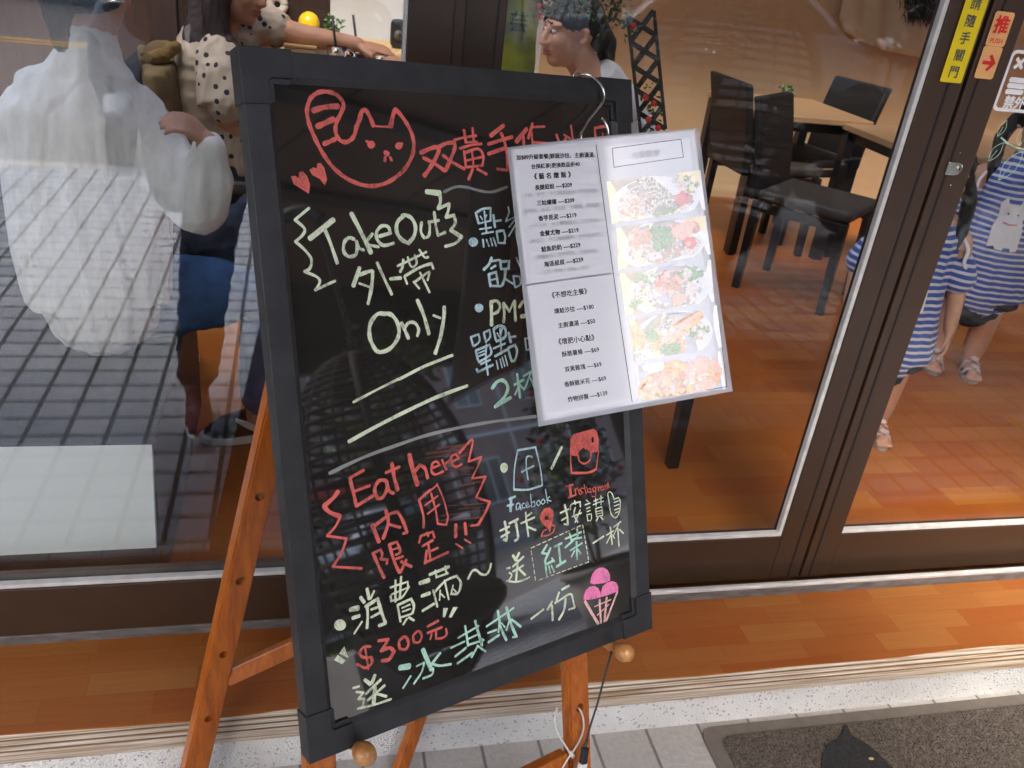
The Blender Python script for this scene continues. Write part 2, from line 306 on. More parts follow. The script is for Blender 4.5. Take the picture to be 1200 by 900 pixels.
MT['bowl'] = mat('cream_bowl', (0.66, 0.58, 0.46), 0.3, 0.06)
MT['woodlight'] = wood_mat('pale_wood', (0.42, 0.26, 0.11), (0.58, 0.40, 0.20), 0.5, (1.5, 10, 10), 0.0)
MT['drink'] = glass_mat('tumbler_glass', 0.05, (0.86, 0.84, 0.80))
MT['tea'] = mat('iced_tea', (0.10, 0.03, 0.01), 0.15, 0.1)
MT['milk'] = mat('milk_tea', (0.55, 0.42, 0.30), 0.3, 0.05)
MT['sign_yellow'] = mat('sticker_yellow', (0.68, 0.52, 0.004), 0.35, 0.06, 30)
MT['sign_peach'] = mat('sticker_orange', (0.66, 0.34, 0.13), 0.4, 0.08, 30)
MT['sign_red'] = mat('sticker_red', (0.55, 0.012, 0.010), 0.4, 0.1)
MT['sign_white'] = mat('sticker_white', (0.72, 0.72, 0.72), 0.4, 0.05)
MT['paint_green'] = mat('glass_paint_green', (0.42, 0.58, 0.42), 0.7, 0.2, 200)
MT['canvas_cream'] = mat('cream_drape', (0.64, 0.52, 0.36), 0.85, 0.06, 14, 0.2, 300)
MT['fur'] = mat('dark_fur', (0.022, 0.017, 0.016), 0.9, 0.4, 60, 0.9, 90)
MT['rattan'] = mat('grey_brown_rattan', (0.022, 0.017, 0.013), 0.7, 0.25, 40, 0.3, 200)
MT['cushion'] = mat('dark_cushion', (0.03, 0.026, 0.024), 0.9, 0.2)
MT['steel_dark'] = mat('powder_coat_dark', (0.02, 0.018, 0.016), 0.4, 0.2)
MT['lattice'] = mat('dark_lattice_wood', (0.022, 0.014, 0.011), 0.6, 0.2, 30)
MT['soffit'] = wood_mat('brown_soffit', (0.17, 0.095, 0.056), (0.24, 0.14, 0.085), 0.55, (8, 0.8, 8), 0.0)
MT['tile_dark'] = paver_mat('dark_pillar_tile', (0.045, 0.032, 0.027), (0.06, 0.042, 0.034), (0.02, 0.018, 0.016), 0.2, 0.1, 0.004)
MT['tile_pink'] = mat('pink_brown_facade', (0.34, 0.235, 0.21), 0.8, 0.08, 2, 0.1, 40)
MT['win_white'] = mat('white_window_paint', (0.72, 0.72, 0.72), 0.5, 0.04)
MT['win_glass'] = mat('dark_pane', (0.05, 0.07, 0.075), 0.08, 0.1, spec=0.8)
MT['awning_red'] = mat('red_awning', (0.50, 0.045, 0.03), 0.7, 0.1)
MT['car_white'] = mat('white_car_paint', (0.72, 0.72, 0.72), 0.15, 0.02, coat=0.6)
MT['tyre'] = mat('tyre_rubber', (0.014, 0.014, 0.014), 0.85, 0.2)
MT['scooter_grey'] = mat('silver_grey_paint', (0.36, 0.39, 0.43), 0.55, 0.04)
MT['scooter_black'] = mat('black_gloss_paint', (0.015, 0.015, 0.018), 0.2, 0.1, coat=0.5)
MT['green_bag'] = mat('green_plastic_bag', (0.10, 0.42, 0.14), 0.4, 0.2)
MT['banner'] = mat('leafy_banner_print', (0.42, 0.40, 0.03), 0.6, 0.2, 22, c2=(0.16, 0.17, 0.05))
MT['denim_mid'] = MT['denim']
def photo_mat(name, c, c2, s=120):  # print colours are kept pale, with glare put into them
    m = mat(name, c, 0.13, 0.2, s*1.6, c2=c2, spec=0.6, detail=8, coat=0.5, coatr=0.08)
    r = [x for x in m.node_tree.nodes if x.type == 'VALTORGB'][0].color_ramp
    r.elements[0].position = 0.38; r.elements[1].position = 0.60
    e = r.elements.new(0.30); e.color = (*[x*0.55 for x in c2], 1); e = r.elements.new(0.72); e.color = (*[min(1, x*1.2+0.05) for x in c], 1)
    return m
MT['ph_rice'] = photo_mat('print_rice', (0.74, 0.67, 0.56), (0.58, 0.46, 0.34), 200)
MT['ph_bowl_glare'] = photo_mat('print_bowl_glare', (0.74, 0.72, 0.70), (0.68, 0.66, 0.64), 30)
MT['ph_yellow'] = photo_mat('print_yellow', (0.80, 0.66, 0.36), (0.78, 0.62, 0.30), 20)
MT['ph_meat'] = photo_mat('print_meat', (0.64, 0.38, 0.22), (0.46, 0.24, 0.13), 200)
MT['ph_shrimp'] = photo_mat('print_shrimp', (0.80, 0.42, 0.28), (0.76, 0.56, 0.42), 120)
MT['ph_green'] = photo_mat('print_herb', (0.30, 0.42, 0.17), (0.16, 0.25, 0.09), 260)
MT['ph_fry'] = photo_mat('print_fried', (0.80, 0.48, 0.20), (0.72, 0.36, 0.13), 100)
MT['ph_red'] = photo_mat('print_tomato', (0.70, 0.20, 0.16), (0.62, 0.16, 0.14), 60)
MT['ph_cream'] = photo_mat('print_sauce', (0.72, 0.68, 0.54), (0.20, 0.17, 0.10), 220)

def coil_mat():
    m, n, l, b = new_mat('coil_mat')
    tc = n.new('ShaderNodeTexCoord'); vo = n.new('ShaderNodeTexVoronoi'); vo.inputs['Scale'].default_value = 210; l.new(tc.outputs['Object'], vo.inputs['Vector'])
    nz = n.new('ShaderNodeTexNoise'); nz.inputs['Scale'].default_value = 130; nz.inputs['Detail'].default_value = 4; nz.inputs['Distortion'].default_value = 2.5; l.new(tc.outputs['Object'], nz.inputs['Vector'])
    rp = n.new('ShaderNodeValToRGB'); rp.color_ramp.elements[0].position = 0.38; rp.color_ramp.elements[1].position = 0.58
    rp.color_ramp.elements[0].color = (0.018, 0.015, 0.012, 1); rp.color_ramp.elements[1].color = (0.165, 0.130, 0.100, 1)
    l.new(nz.outputs['Fac'], rp.inputs[0]); l.new(rp.outputs[0], b.inputs['Base Color']); setp(b, rough=0.7)
    bn = n.new('ShaderNodeBump'); bn.inputs['Strength'].default_value = 1.0; bn.inputs['Distance'].default_value = 0.006; l.new(nz.outputs['Fac'], bn.inputs['Height']); l.new(bn.outputs[0], b.inputs['Normal'])
    return m
MT['coil'] = coil_mat()
MT['coil_dark'] = mat('coil_black', (0.014, 0.013, 0.013), 0.8, 0.5, 130, 1.0, 160)

# ------------------------------------------------------------------ building helpers
def V(*a): return Vector(a[0]) if len(a) == 1 else Vector(a)
class MB:
    """collects shapes (world coordinates) and links them as ONE mesh object"""
    def __init__(s): s.v = []; s.f = []; s.m = []; s.sm = []
    def add(s, vs, fs, mi=0, smooth=False):
        o = len(s.v); s.v += [tuple(map(float, x)) for x in vs]
        for f in fs: s.f.append(tuple(i+o for i in f)); s.m.append(mi); s.sm.append(smooth)
    def box(s, x0, x1, y0, y1, z0, z1, mi=0):
        s.obox((0, 0, 0), (1, 0, 0), (0, 1, 0), (0, 0, 1), x0, x1, y0, y1, z0, z1, mi)
    def obox(s, o, ax, ay, az, x0, x1, y0, y1, z0, z1, mi=0):
        o = np.array(o, float); ax, ay, az = (np.array(a, float) for a in (ax, ay, az))
        vs = [o+ax*x+ay*y+az*z for z in (z0, z1) for y in (y0, y1) for x in (x0, x1)]
        fs = [(0, 2, 3, 1), (4, 5, 7, 6), (0, 1, 5, 4), (2, 6, 7, 3), (0, 4, 6, 2), (1, 3, 7, 5)]
        if np.dot(np.cross(ax, ay), az) < 0: fs = [f[::-1] for f in fs]
        s.add(vs, fs, mi)
    def beam(s, p0, p1, w, h, side=(1, 0, 0), mi=0, w1=None, h1=None):
        p0 = np.array(p0, float); p1 = np.array(p1, float); d = p1-p0; L = np.linalg.norm(d); d = d/L
        sx = np.array(side, float); sx = sx-d*(sx@d); sx /= np.linalg.norm(sx); sy = np.cross(d, sx)
        w1 = w1 or w; h1 = h1 or h
        vs = [p0+sx*a*w/2+sy*b*h/2 for a, b in ((-1, -1), (1, -1), (1, 1), (-1, 1))]+[p1+sx*a*w1/2+sy*b*h1/2 for a, b in ((-1, -1), (1, -1), (1, 1), (-1, 1))]
        s.add(vs, [(3, 2, 1, 0), (4, 5, 6, 7), (0, 1, 5, 4), (1, 2, 6, 5), (2, 3, 7, 6), (3, 0, 4, 7)], mi)
    def tube(s, pts, r, seg=10, mi=0, caps=True, ref=None):
        """round tube; r a number, a list, or a list of (a,b) half-axes with a along ref"""
        pts = [np.array(p, float) for p in pts]; n = len(pts)
        rr = r if isinstance(r, (list, tuple)) else [r]*n
        rings = []; prev = None
        for i in range(n):
            t = pts[min(i+1, n-1)]-pts[max(i-1, 0)]; t = t/(np.linalg.norm(t)+1e-12)
            a = np.array(ref, float) if ref is not None else (prev if prev is not None else (np.array([0, 0, 1.0]) if abs(t[2]) < 0.9 else np.array([1.0, 0, 0])))
            a = a-t*(a@t)
            if np.linalg.norm(a) < 1e-6: a = np.cross(t, [0.3, 0.5, 0.8])
            a /= np.linalg.norm(a); b = np.cross(t, a); prev = a
            ra, rb = rr[i] if isinstance(rr[i], (tuple, list)) else (rr[i], rr[i])
            rings.append([pts[i]+a*ra*math.cos(2*math.pi*k/seg)+b*rb*math.sin(2*math.pi*k/seg) for k in range(seg)])
        vs = [v for g in rings for v in g]
        fs = [(i*seg+k, i*seg+(k+1) % seg, (i+1)*seg+(k+1) % seg, (i+1)*seg+k) for i in range(n-1) for k in range(seg)]
        if caps: fs += [tuple(range(seg))[::-1], tuple((n-1)*seg+k for k in range(seg))]
        s.add(vs, fs, mi, True)
    def lathe(s, prof, o, ax=(0, 0, 1), seg=20, mi=0):
        """profile [(r, h)] turned about the axis ax through o"""
        o = np.array(o, float); ax = np.array(ax, float); ax /= np.linalg.norm(ax)
        s.tube([o+ax*h for r, h in prof], [max(r, 1e-4) for r, h in prof], seg, mi, True, ref=(np.cross(ax, [0.31, 0.87, 0.22])))
    def ellip(s, c, ra, mi=0, seg=18, rings=10, rot=None):
        c = np.array(c, float); vs = []; fs = []
        Rr = np.array(rot, float) if rot is not None else np.eye(3)   # rows = local axes
        for i in range(rings+1):
            th = math.pi*i/rings
            for k in range(seg):
                p = np.array([ra[0]*math.sin(th)*math.cos(2*math.pi*k/seg), ra[1]*math.sin(th)*math.sin(2*math.pi*k/seg), ra[2]*math.cos(th)])
                vs.append(c+Rr.T@p)
        for i in range(rings):
            for k in range(seg):
                fs.append((i*seg+k, (i+1)*seg+k, (i+1)*seg+(k+1) % seg, i*seg+(k+1) % seg))
        s.add(vs, fs, mi, True)
    def prism(s, poly, P, n0, n1, mi=0):
        """outline poly [(a,b)] on the plane map P(a,b,n), from depth n0 to n1"""
        k = len(poly); ar = sum(poly[i][0]*poly[(i+1) % k][1]-poly[(i+1) % k][0]*poly[i][1] for i in range(k))
        vs = [P(a, b, n0) for a, b in poly]+[P(a, b, n1) for a, b in poly]
        fs = [tuple(range(k))[::-1], tuple(range(k, 2*k))]+[(i, (i+1) % k, (i+1) % k+k, i+k) for i in range(k)]
        s.add(vs, fs, mi)
    def quad(s, a, b, c, d, mi=0): s.add([a, b, c, d], [(0, 1, 2, 3)], mi)
    def build(s, name, mats, parent=None, bevel=0.0, bseg=2, recalc=True):
        me = bpy.data.meshes.new(name); me.from_pydata(s.v, [], s.f)
        mats = mats if isinstance(mats, (list, tuple)) else [mats]
        for m in mats: me.materials.append(m)
        me.polygons.foreach_set('material_index', s.m); me.polygons.foreach_set('use_smooth', s.sm)
        if recalc:
            bm = bmesh.new(); bm.from_mesh(me); bmesh.ops.recalc_face_normals(bm, faces=bm.faces); bm.to_mesh(me); bm.free()
        me.update()
        return link(name, me, parent, bevel, bseg)
def link(name, me, parent=None, bevel=0.0, bseg=2):
    o = bpy.data.objects.new(name, me); COL.objects.link(o)
    if parent is not None: attach(o, parent)
    if bevel:
        b = o.modifiers.new('edge', 'BEVEL'); b.width = bevel; b.segments = bseg; b.limit_method = 'ANGLE'; b.angle_limit = math.radians(40); b.harden_normals = False
    return o
ROOTS = {}
def attach(o, parent):
    o.parent = parent
    loc = ROOTS.get(parent.name)
    if loc is not None: o.matrix_parent_inverse = Matrix.Translation(-loc)
def tag(o, label, cat, group=None, kind=None):
    o['label'] = label; o['category'] = cat
    if group: o['group'] = group
    if kind: o['kind'] = kind
    return o
def thing(name, label, cat, loc=(0, 0, 0), group=None):
    o = bpy.data.objects.new(name, None); o.empty_display_size = 0.05; COL.objects.link(o)
    o.location = Vector(tuple(map(float, loc))); ROOTS[o.name] = Vector(o.location)
    return tag(o, label, cat, group)
def struct(o): o['kind'] = 'structure'; return o
def dup(root, delta, rz=0.0, label=None):
    """copy of a thing with its parts and sub-parts, moved by delta and turned about its base"""
    r = root.copy(); COL.objects.link(r); r.location = root.location+Vector(delta); r.rotation_euler = (0, 0, rz)
    if label: r['label'] = label
    for ch in root.children:
        c = ch.copy(); COL.objects.link(c); c.parent = r
        for g in ch.children:
            d = g.copy(); COL.objects.link(d); d.parent = c
    return r
def evaluated(name, me, mods):
    """bake modifiers into a new mesh"""
    o = bpy.data.objects.new('tmp', me); COL.objects.link(o)
    for kind, kw in mods:
        m = o.modifiers.new('m', kind)
        for k, v in kw.items(): setattr(m, k, v)
    dg = bpy.context.evaluated_depsgraph_get(); dg.update()
    out = bpy.data.meshes.new_from_object(o.evaluated_get(dg)); out.name = name
    bpy.data.objects.remove(o)
    return out
def soft(name, mb, mats, parent=None, voxel=0.008, smooth=6, fold=None):
    """melt the collected shapes into one continuous surface (body, garment, bag); fold(p)->offset along the normal"""
    me = bpy.data.meshes.new('tmp'); me.from_pydata(mb.v, [], mb.f); me.update()
    bm = bmesh.new(); bm.from_mesh(me)
    bmesh.ops.recalc_face_normals(bm, faces=bm.faces); bm.to_mesh(me); bm.free()
    out = evaluated(name, me, [('REMESH', dict(mode='VOXEL', voxel_size=voxel, use_smooth_shade=True)), ('SMOOTH', dict(factor=0.5, iterations=smooth))])
    out.materials.clear()
    for m in (mats if isinstance(mats, (list, tuple)) else [mats]): out.materials.append(m)
    if fold:
        n = len(out.vertices); co = np.zeros(n*3); no = np.zeros(n*3)
        out.vertices.foreach_get('co', co); out.vertices.foreach_get('normal', no)
        co = co.reshape(-1, 3); no = no.reshape(-1, 3)
        off = np.array([fold(Vector(c)) for c in co])
        out.vertices.foreach_set('co', (co+no*off[:, None]).ravel()); out.update()
    for p in out.polygons: p.use_smooth = True
    return link(name, out, parent)
def limb(mb, pts, radii, ref=None):
    """tapered rounded limb"""
    mb.tube(pts, radii, 14, 0, True, ref)
    for p, r in zip(pts, radii):
        a = r if not isinstance(r, (tuple, list)) else min(r)
        mb.ellip(p, (a*0.995,)*3, 0, 12, 8)
def folds(amp, fx, fz, seed=0.0):
    def f(p):
        q = Vector((p.x*fx+seed, p.y*fx, p.z*fz))
        a = noise.noise(q); b = noise.noise(q*2.3)
        return amp*((1-abs(a)*2.2)*0.7+b*0.35)
    return f
def text_mesh(body, bold=0.0):
    c = bpy.data.curves.new('t', 'FONT'); c.body = body; c.size = 1.0; c.offset = bold; c.resolution_u = 3
    o = bpy.data.objects.new('t', c); COL.objects.link(o)
    dg = bpy.context.evaluated_depsgraph_get(); dg.update()
    me = bpy.data.meshes.new_from_object(o.evaluated_get(dg))
    vs = [(v.co.x, v.co.y) for v in me.vertices]; fs = [tuple(p.vertices) for p in me.polygons]
    bpy.data.objects.remove(o); bpy.data.curves.remove(c); bpy.data.meshes.remove(me)
    x0 = min(v[0] for v in vs); x1 = max(v[0] for v in vs)
    return [((x-x0)/(x1-x0), (y-0.375)/(x1-x0)) for x, y in vs], fs, x1-x0
def leaves(mb, pts, size, mi=0, flat=0.5, rng=random):
    """small folded leaf faces scattered at pts"""
    for p in pts:
        a = Vector((rng.gauss(0, 1), rng.gauss(0, 1), rng.gauss(0, 1)*flat)).normalized()
        b = a.cross(Vector((rng.gauss(0, 1), rng.gauss(0, 1), rng.gauss(0, 1)))).normalized()
        s_ = size*rng.uniform(0.6, 1.3); c = Vector(p); nrm = a.cross(b)
        tip = c+a*s_; mid = c+a*s_*0.45
        mb.add([c, mid+b*s_*0.28+nrm*s_*0.08, tip, mid-b*s_*0.28+nrm*s_*0.08], [(0, 1, 2), (0, 2, 3)], mi(p) if callable(mi) else mi)

# ------------------------------------------------------------------ ground and step
def plate(name, x0, x1, y0, y1, z, m, thick=0.05):
    b = MB(); b.box(x0, x1, y0, y1, z-thick, z); return struct(b.build(name, m))
plate('ground', -150, 150, -150, 150, -0.16, MT['earth'])
plate('road', -40, 40, -11.5, -2.62, -0.12, MT['asphalt'])
b = MB(); b.box(-40, 40, -8.03, -7.91, -0.119, -0.116); b.box(-40, 40, -7.80, -7.70, -0.119, -0.116); struct(b.build('road_markings', MT['yellowline']))
plate('pavement', -12, 14, -2.50, 0.949, 0.0, MT['paver'], 0.15)
plate('pavement_edge', -12, 14, 0.950, 1.1655, 0.0, MT['paver_near'], 0.15)
b = MB(); b.box(-12, 14, -2.62, -2.501, -0.15, 0.004); struct(b.build('kerb', MT['concrete'], bevel=0.012))
plate('far_pavement', -40, 40, -15, -11.52, -0.02, MT['concrete'], 0.15)
ZF = 0.142
# step: washed-stone riser, worn edge trim, vinyl tread running under the glass into the shop
b = MB(); b.box(-6, 6, 1.166, 1.6, -0.02, 0.0845); o = struct(b.build('step_riser', MT['terrazzo'], bevel=0.006))
b = MB()
prof = [(1.160, 0.085), (1.160, 0.106), (1.163, 0.112), (1.161, 0.1145), (1.166, 0.122), (1.164, 0.1245), (1.169, 0.132), (1.167, 0.1345), (1.172, ZF+0.0005), (1.2, ZF+0.0005), (1.2, 0.085)]
b.prism(prof, lambda a, c, n: np.array([n, a, c]), -6, 6)
struct(b.build('step_edge_trim', MT['trim']))
b = MB()
for z, y in ((0.1135, 1.1605), (0.1235, 1.1635), (0.1338, 1.1668)): b.box(-6, 6, y-0.001, y+0.004, z-0.0012, z+0.0012)
struct(b.build('step_trim_grooves', MT['trimgroove']))
b = MB()
nx = 120
for i in range(nx):
    x0, x1 = -6+12*i/nx, -6+12*(i+1)/nx
    f = lambda x: 1.172+0.0035*math.sin(x*5.1)+0.0025*math.sin(x*13+1)
    b.quad((x0, f(x0), ZF+0.0032), (x1, f(x1), ZF+0.0032), (x1, 1.386, ZF+0.0032), (x0, 1.386, ZF+0.0032))
    b.quad((x0, f(x0), ZF-0.001), (x1, f(x1), ZF-0.001), (x1, f(x1), ZF+0.0032), (x0, f(x0), ZF+0.0032))
struct(b.build('step_floor', MT['vinyl'], recalc=False))
plate('shop_floor', -4, 6.5, 1.47, 5.1, ZF+0.003, MT['floor_in'])

# ------------------------------------------------------------------ shop shell
YB = 4.98
def wall_box(name, m, label, *bx):
    b = MB(); b.box(*bx); o = b.build(name, m); tag(o, label, 'wall'); o['kind'] = 'structure'; return o
wall_box('brown_wall', MT['wall_brown'], 'dark brown panelled back wall behind the woman in the dotted blouse', -4, 0.155, YB, YB+0.12, ZF, 3.0)
wall_box('grey_wall', MT['wall_grey'], 'plain pale grey back wall between brown panel and beige wall', 0.155, 1.30, YB-0.02, YB+0.12, ZF, 3.0)
wall_box('beige_wall', MT['wall_beige'], 'warm beige back wall behind the black chairs', 1.30, 6.6, YB-0.05, YB+0.12, ZF, 3.0)
wall_box('side_wall', MT['wall_beige'], 'beige side wall of the shop beyond the right glass door', 6.5, 6.6, 1.47, YB-0.051, ZF, 3.0)
wall_box('end_wall', MT['white_wall'], 'white side wall of the shop at the window end', -4.1, -4, 1.47, YB+0.12, ZF, 3.0)
b = MB()  # unseen ceiling; strips left open on purpose to let sky light in
b.box(-4.1, 6.6, 1.38, 1.6, 2.75, 2.9); b.box(0.1, 6.6, 1.6002, 2.52, 2.75, 2.9); b.box(0.1, 6.6, 3.05, 5.1, 3.0, 3.12); b.box(-4.1, 0.0998, 3.5, 5.1, 3.0, 3.12)
o = b.build('ceiling', MT['white_wall']); o['kind'] = 'structure'
# arcade over the pavement; opening added so sky light reaches the menu
b = MB(); b.box(-12, 0.62, -1.5, 1.38, 2.70, 2.80); b.box(1.45, 2.4, -1.5, 1.38, 2.70, 2.80); b.box(2.4002, 14, -2.6, 1.38, 2.70, 2.80); b.box(0.6202, 1.4498, 0.06, 1.38, 2.70, 2.80); b.box(0.6202, 1.4498, -1.5, -1.32, 2.70, 2.80); o = b.build('arcade_ceiling', MT['soffit']); o['kind'] = 'structure'
b = MB()
for y in (-1.38, -0.6, 0.12, 0.8):
    for xa, xb in ((-12, 0.6), (1.47, 14)): b.box(xa, xb, y-0.05, y+0.05, 2.66, 2.699)
for x in np.arange(-11, 14, 1.2):
    if not 0.5 < x < 1.5: b.box(x-0.008, x+0.008, -1.45, 1.35, 2.694, 2.6995)
o = b.build('arcade_ceiling_battens', MT['wall_brown']); o['kind'] = 'structure'
b = MB(); b.box(-12, 2.4, -1.6, -1.501, 2.55, 2.95); b.box(2.4002, 14, -2.7, -2.601, 2.02, 2.95); o = b.build('arcade_beam', MT['tile_dark']); o['kind'] = 'structure'
b = MB(); b.box(-12, 14, 1.38, 1.55, 2.7501, 4.5); o = b.build('shop_fascia', MT['wall_brown']); o['kind'] = 'structure'

# ------------------------------------------------------------------ sill, window and doors
BZ, BG, BD, GL = MT['bronze'], MT['bronze_groove'], MT['bead'], MT['glass']
t = thing('door_sill', 'worn metal door sill with a silver lip along the tiled step', 'sill', (0.6, 1.4, ZF))
b = MB(); b.box(-3.5, 4.5, 1.3845, 1.397, ZF-0.01, 0.1665); b.build('sill_face', MT['sillgrey'], t, bevel=0.002)
b = MB(); b.box(0.235, 4.5, 1.3845, 1.396, 0.1667, 0.1775); b.build('silver_lip', MT['track'], t, bevel=0.003)
b = MB(); b.box(0.235, 4.5, 1.396, 1.4285, 0.13, 0.1485); b.build('track', BG, t)
b = MB()
for x, w in ((0.80, 0.03), (0.985, 0.032), (1.235, 0.032)): b.box(x, x+w, 1.405, 1.417, 0.1487, 0.1535)
b.build('yellow_stopper', MT['sign_yellow'], t, bevel=0.001)

# fixed shop window on the left
t = thing('shop_window', 'fixed shop window with brown metal frame left of the board', 'window', (-1, 1.4, ZF))
XP = atY(474.2, 0.8, 1.392)[0]
b = MB(); b.box(-3.5, 0.205, 1.3855, 1.44, 0.1672, 0.2795); b.build('bottom_rail', BZ, t, bevel=0.002)
b = MB(); b.box(XP+0.006, 0.2245, 1.3860, 1.44, 0.2797, 2.75); b.box(0.2247, 0.2425, 1.392, 1.44, 0.1672, 2.75); b.build('stile', BZ, t, bevel=0.0015)
b = MB(); b.box(-3.5, XP-0.0004, 1.388, 1.403, 0.2800, 0.2885); b.box(XP, XP+0.0056, 1.388, 1.403, 0.2797, 2.75); b.build('glazing_bead', BD, t, bevel=0.0015)
b = MB(); b.box(-3.5, XP+0.003, 1.404, 1.410, 0.281, 2.75); b.build('pane', MT['glass_window'], t)
b = MB(); b.box(-3.5, XP+0.003, 1.411, 1.44, 0.2797, 0.2815); b.build('inner_rail_top', BZ, t)

def door_leaf(name, label, xl, xr, wl, wr, handle_side=None):
    """framed glass leaf from xl to xr; wl, wr the stile widths"""
    t = thing(name, label, 'glass door', ((xl+xr)/2, 1.43, ZF))
    b = MB(); b.box(xl+wl+0.0003, xr-wr-0.0003, 1.4302, 1.468, 0.156, 0.2795); b.build('bottom_rail', BZ, t, bevel=0.002)
    for x0, x1 in ((xl, xl+wl), (xr-wr, xr)):
        b = MB(); b.box(x0, x1, 1.4295, 1.468, 0.1545, 2.75); b.build('stile', BZ, t, bevel=0.002)
    b = MB(); b.box(xl+wl+0.0002, xr-wr-0.0002, 1.433, 1.447, 0.2797, 0.2895)
    if name == 'sliding_door':
        b.box(xr-wr-0.0095, xr-wr-0.0002, 1.433, 1.447, 0.2897, 2.75)
    b.build('glazing_bead', BD, t, bevel=0.0015)
    b = MB(); b.box(xl+wl-0.002, xr-wr+0.002, 1.448, 1.454, 0.281, 2.75); b.build('pane', GL, t)
    return t
td = door_leaf('sliding_door', 'brown framed glass door leaf behind the menu sheet', 0.2475, 1.168, 0.0665, 0.0775)
b = MB(); b.box(1.1360, 1.1405, 1.4282, 1.4294, 0.157, 2.75); b.box(0.2985, 0.3015, 1.4282, 1.4294, 0.157, 2.75); b.build('stile_groove', BG, td)
b = MB(); b.box(1.1685, 1.1750, 1.445, 1.46, 0.152, 2.75); b.build('meeting_gap', BG, td)
te = door_leaf('push_door', 'brown framed glass door leaf with push stickers and a chrome lock', 1.1755, 2.45, 0.0735, 0.0775)
b = MB(); b.box(1.1945, 1.1985, 1.4282, 1.4294, 0.157, 2.75); b.build('stile_groove', BG, te)
# chrome lock
lc = atY(1117, 197, 1.4295); b = MB()
poly = []
w, h = 0.034, 0.0125
for k in range(9): a = -math.pi/2+math.pi*k/8; poly.append((lc[0]+w/2-h+h*math.cos(a), lc[2]+h*math.sin(a)))
poly += [(lc[0]-w/2, lc[2]+h), (lc[0]-w/2, lc[2]-h)]
b.prism(poly, lambda a, c, n: np.array([a, 1.4292-n, c]), 0.0, 0.005)
lk = b.build('lock', MT['chrome'], te, bevel=0.0015)
b = MB(); b.lathe([(0.0065, 0), (0.0065, 0.0018), (0.0045, 0.0025), (0, 0.0025)], (lc[0]+0.008, 1.4241, lc[2]), (0, -1, 0), 18); b.build('lock_cylinder', MT['brass'], lk)
b = MB(); b.box(lc[0]+0.0072, lc[0]+0.0088, 1.4212, 1.4216, lc[2]-0.003, lc[2]+0.003); b.build('keyhole', BG, lk)
for px, py in ((1125, 179), (1114, 217)):
    c = atY(px, py, 1.4295); b = MB(); b.lathe([(0.0016, 0), (0.0012, 0.0008), (0, 0.001)], (c[0], 1.4293, c[2]), (0, -1, 0), 10); b.build('screw', MT['chrome'], te)

# stickers: flat plates on the stiles and on the glass
def PY(Y): return lambda a, c, n: np.array([a, Y-n, c])
def rrect(x0, x1, z0, z1, r, k=6):
    out = []
    for cx, cz, a0 in ((x1-r, z1-r, 0), (x0+r, z1-r, 90), (x0+r, z0+r, 180), (x1-r, z0+r, 270)):
        for i in range(k+1): a = math.radians(a0+90*i/k); out.append((cx+r*math.cos(a), cz+r*math.sin(a)))
    return out
def put_text(b, body, x, z, height, Y, n, center=True, mi=0, bold=0.0, width=None, right=(1, 0, 0), up=(0, 0, 1), heavy=0.0):
    vs, fs, w = text_mesh(body, bold); W = width or w*height; H = w*height
    o = np.array([x, Y-n, z]); r_ = np.array(right, float); u_ = np.array(up, float)
    for i, (ox, oy) in enumerate(((0, 0), (heavy, 0), (0, heavy), (heavy, heavy)) if heavy else ((0, 0),)):     # heavier face: shifted layers
        k_ = o+np.array([0, -0.00002*i, 0])+r_*(ox-heavy/2)*height+u_*(oy-heavy/2)*height
        b.add([k_+r_*(vx-(0.5 if center else 0))*W+u_*vy*H for vx, vy in vs], fs, mi)
# yellow vertical sticker across the meeting stiles
p = [atY(x, y, 1.428) for x, y in ((1130, 1), (1156, 3), (1126, 98), (1101, 95))]
xl, xr = (p[0][0]+p[3][0])/2, (p[1][0]+p[2][0])/2; zb = (p[2][2]+p[3][2])/2; zt = zb+0.150
b = MB(); b.prism(rrect(xl, xr, zb, zt, 0.003), PY(1.4268), 0, 0.0008)
sy_ = b.build('yellow_sticker', MT['sign_yellow'])
tag(sy_, 'yellow vertical sticker with five black characters on the door stile', 'sticker')
b = MB()
for i, ch in enumerate('請隨手關門'): put_text(b, ch, (xl+xr)/2, zt-0.0185-0.0283*i, 0.0215, 1.4268, 0.0011, heavy=0.035)
b.build('lettering', MT['inkblack'], sy_, recalc=False)
q = [atY(x, y, 1.428) for x, y in ((1167, 16), (1193, 20), (1183, 57), (1153, 52))]
x0 = (q[0][0]+q[3][0])/2; x1 = x0+0.0400; z0 = (q[2][2]+q[3][2])/2; z1 = z0+0.057
b = MB(); b.prism(rrect(x0, x1, z0, z1, 0.005), PY(1.4274), 0, 0.0008)
s1 = b.build('push_sticker', MT['sign_peach']); tag(s1, 'orange sticker with red PUSH lettering on the brown stile', 'sticker')
b = MB(); put_text(b, '推', (x0+x1)/2, z0+0.036, 0.030, 1.4274, 0.0011, heavy=0.07); put_text(b, 'PUSH', (x0+x1)/2, z0+0.0095, 0.0115, 1.4274, 0.0011, bold=0.015)
b.build('lettering', MT['sign_red'], s1, recalc=False)
b = MB(); b.prism(rrect(x0-0.0005, x1-0.0005, z0-0.0555, z0-0.0004, 0.005), PY(1.4274), 0, 0.0008)
s2 = b.build('arrow_sticker', MT['sign_peach']); tag(s2, 'orange sticker with a red arrow below the PUSH sticker', 'sticker')
b = MB(); cx, cz = (x0+x1)/2, z0-0.028
arrow = [(-.013, .0032), (.0035, .0032), (-.003, .0115), (.002, .0145), (.0145, 0), (.002, -.0145), (-.003, -.0115), (.0035, -.0032), (-.013, -.0032)]
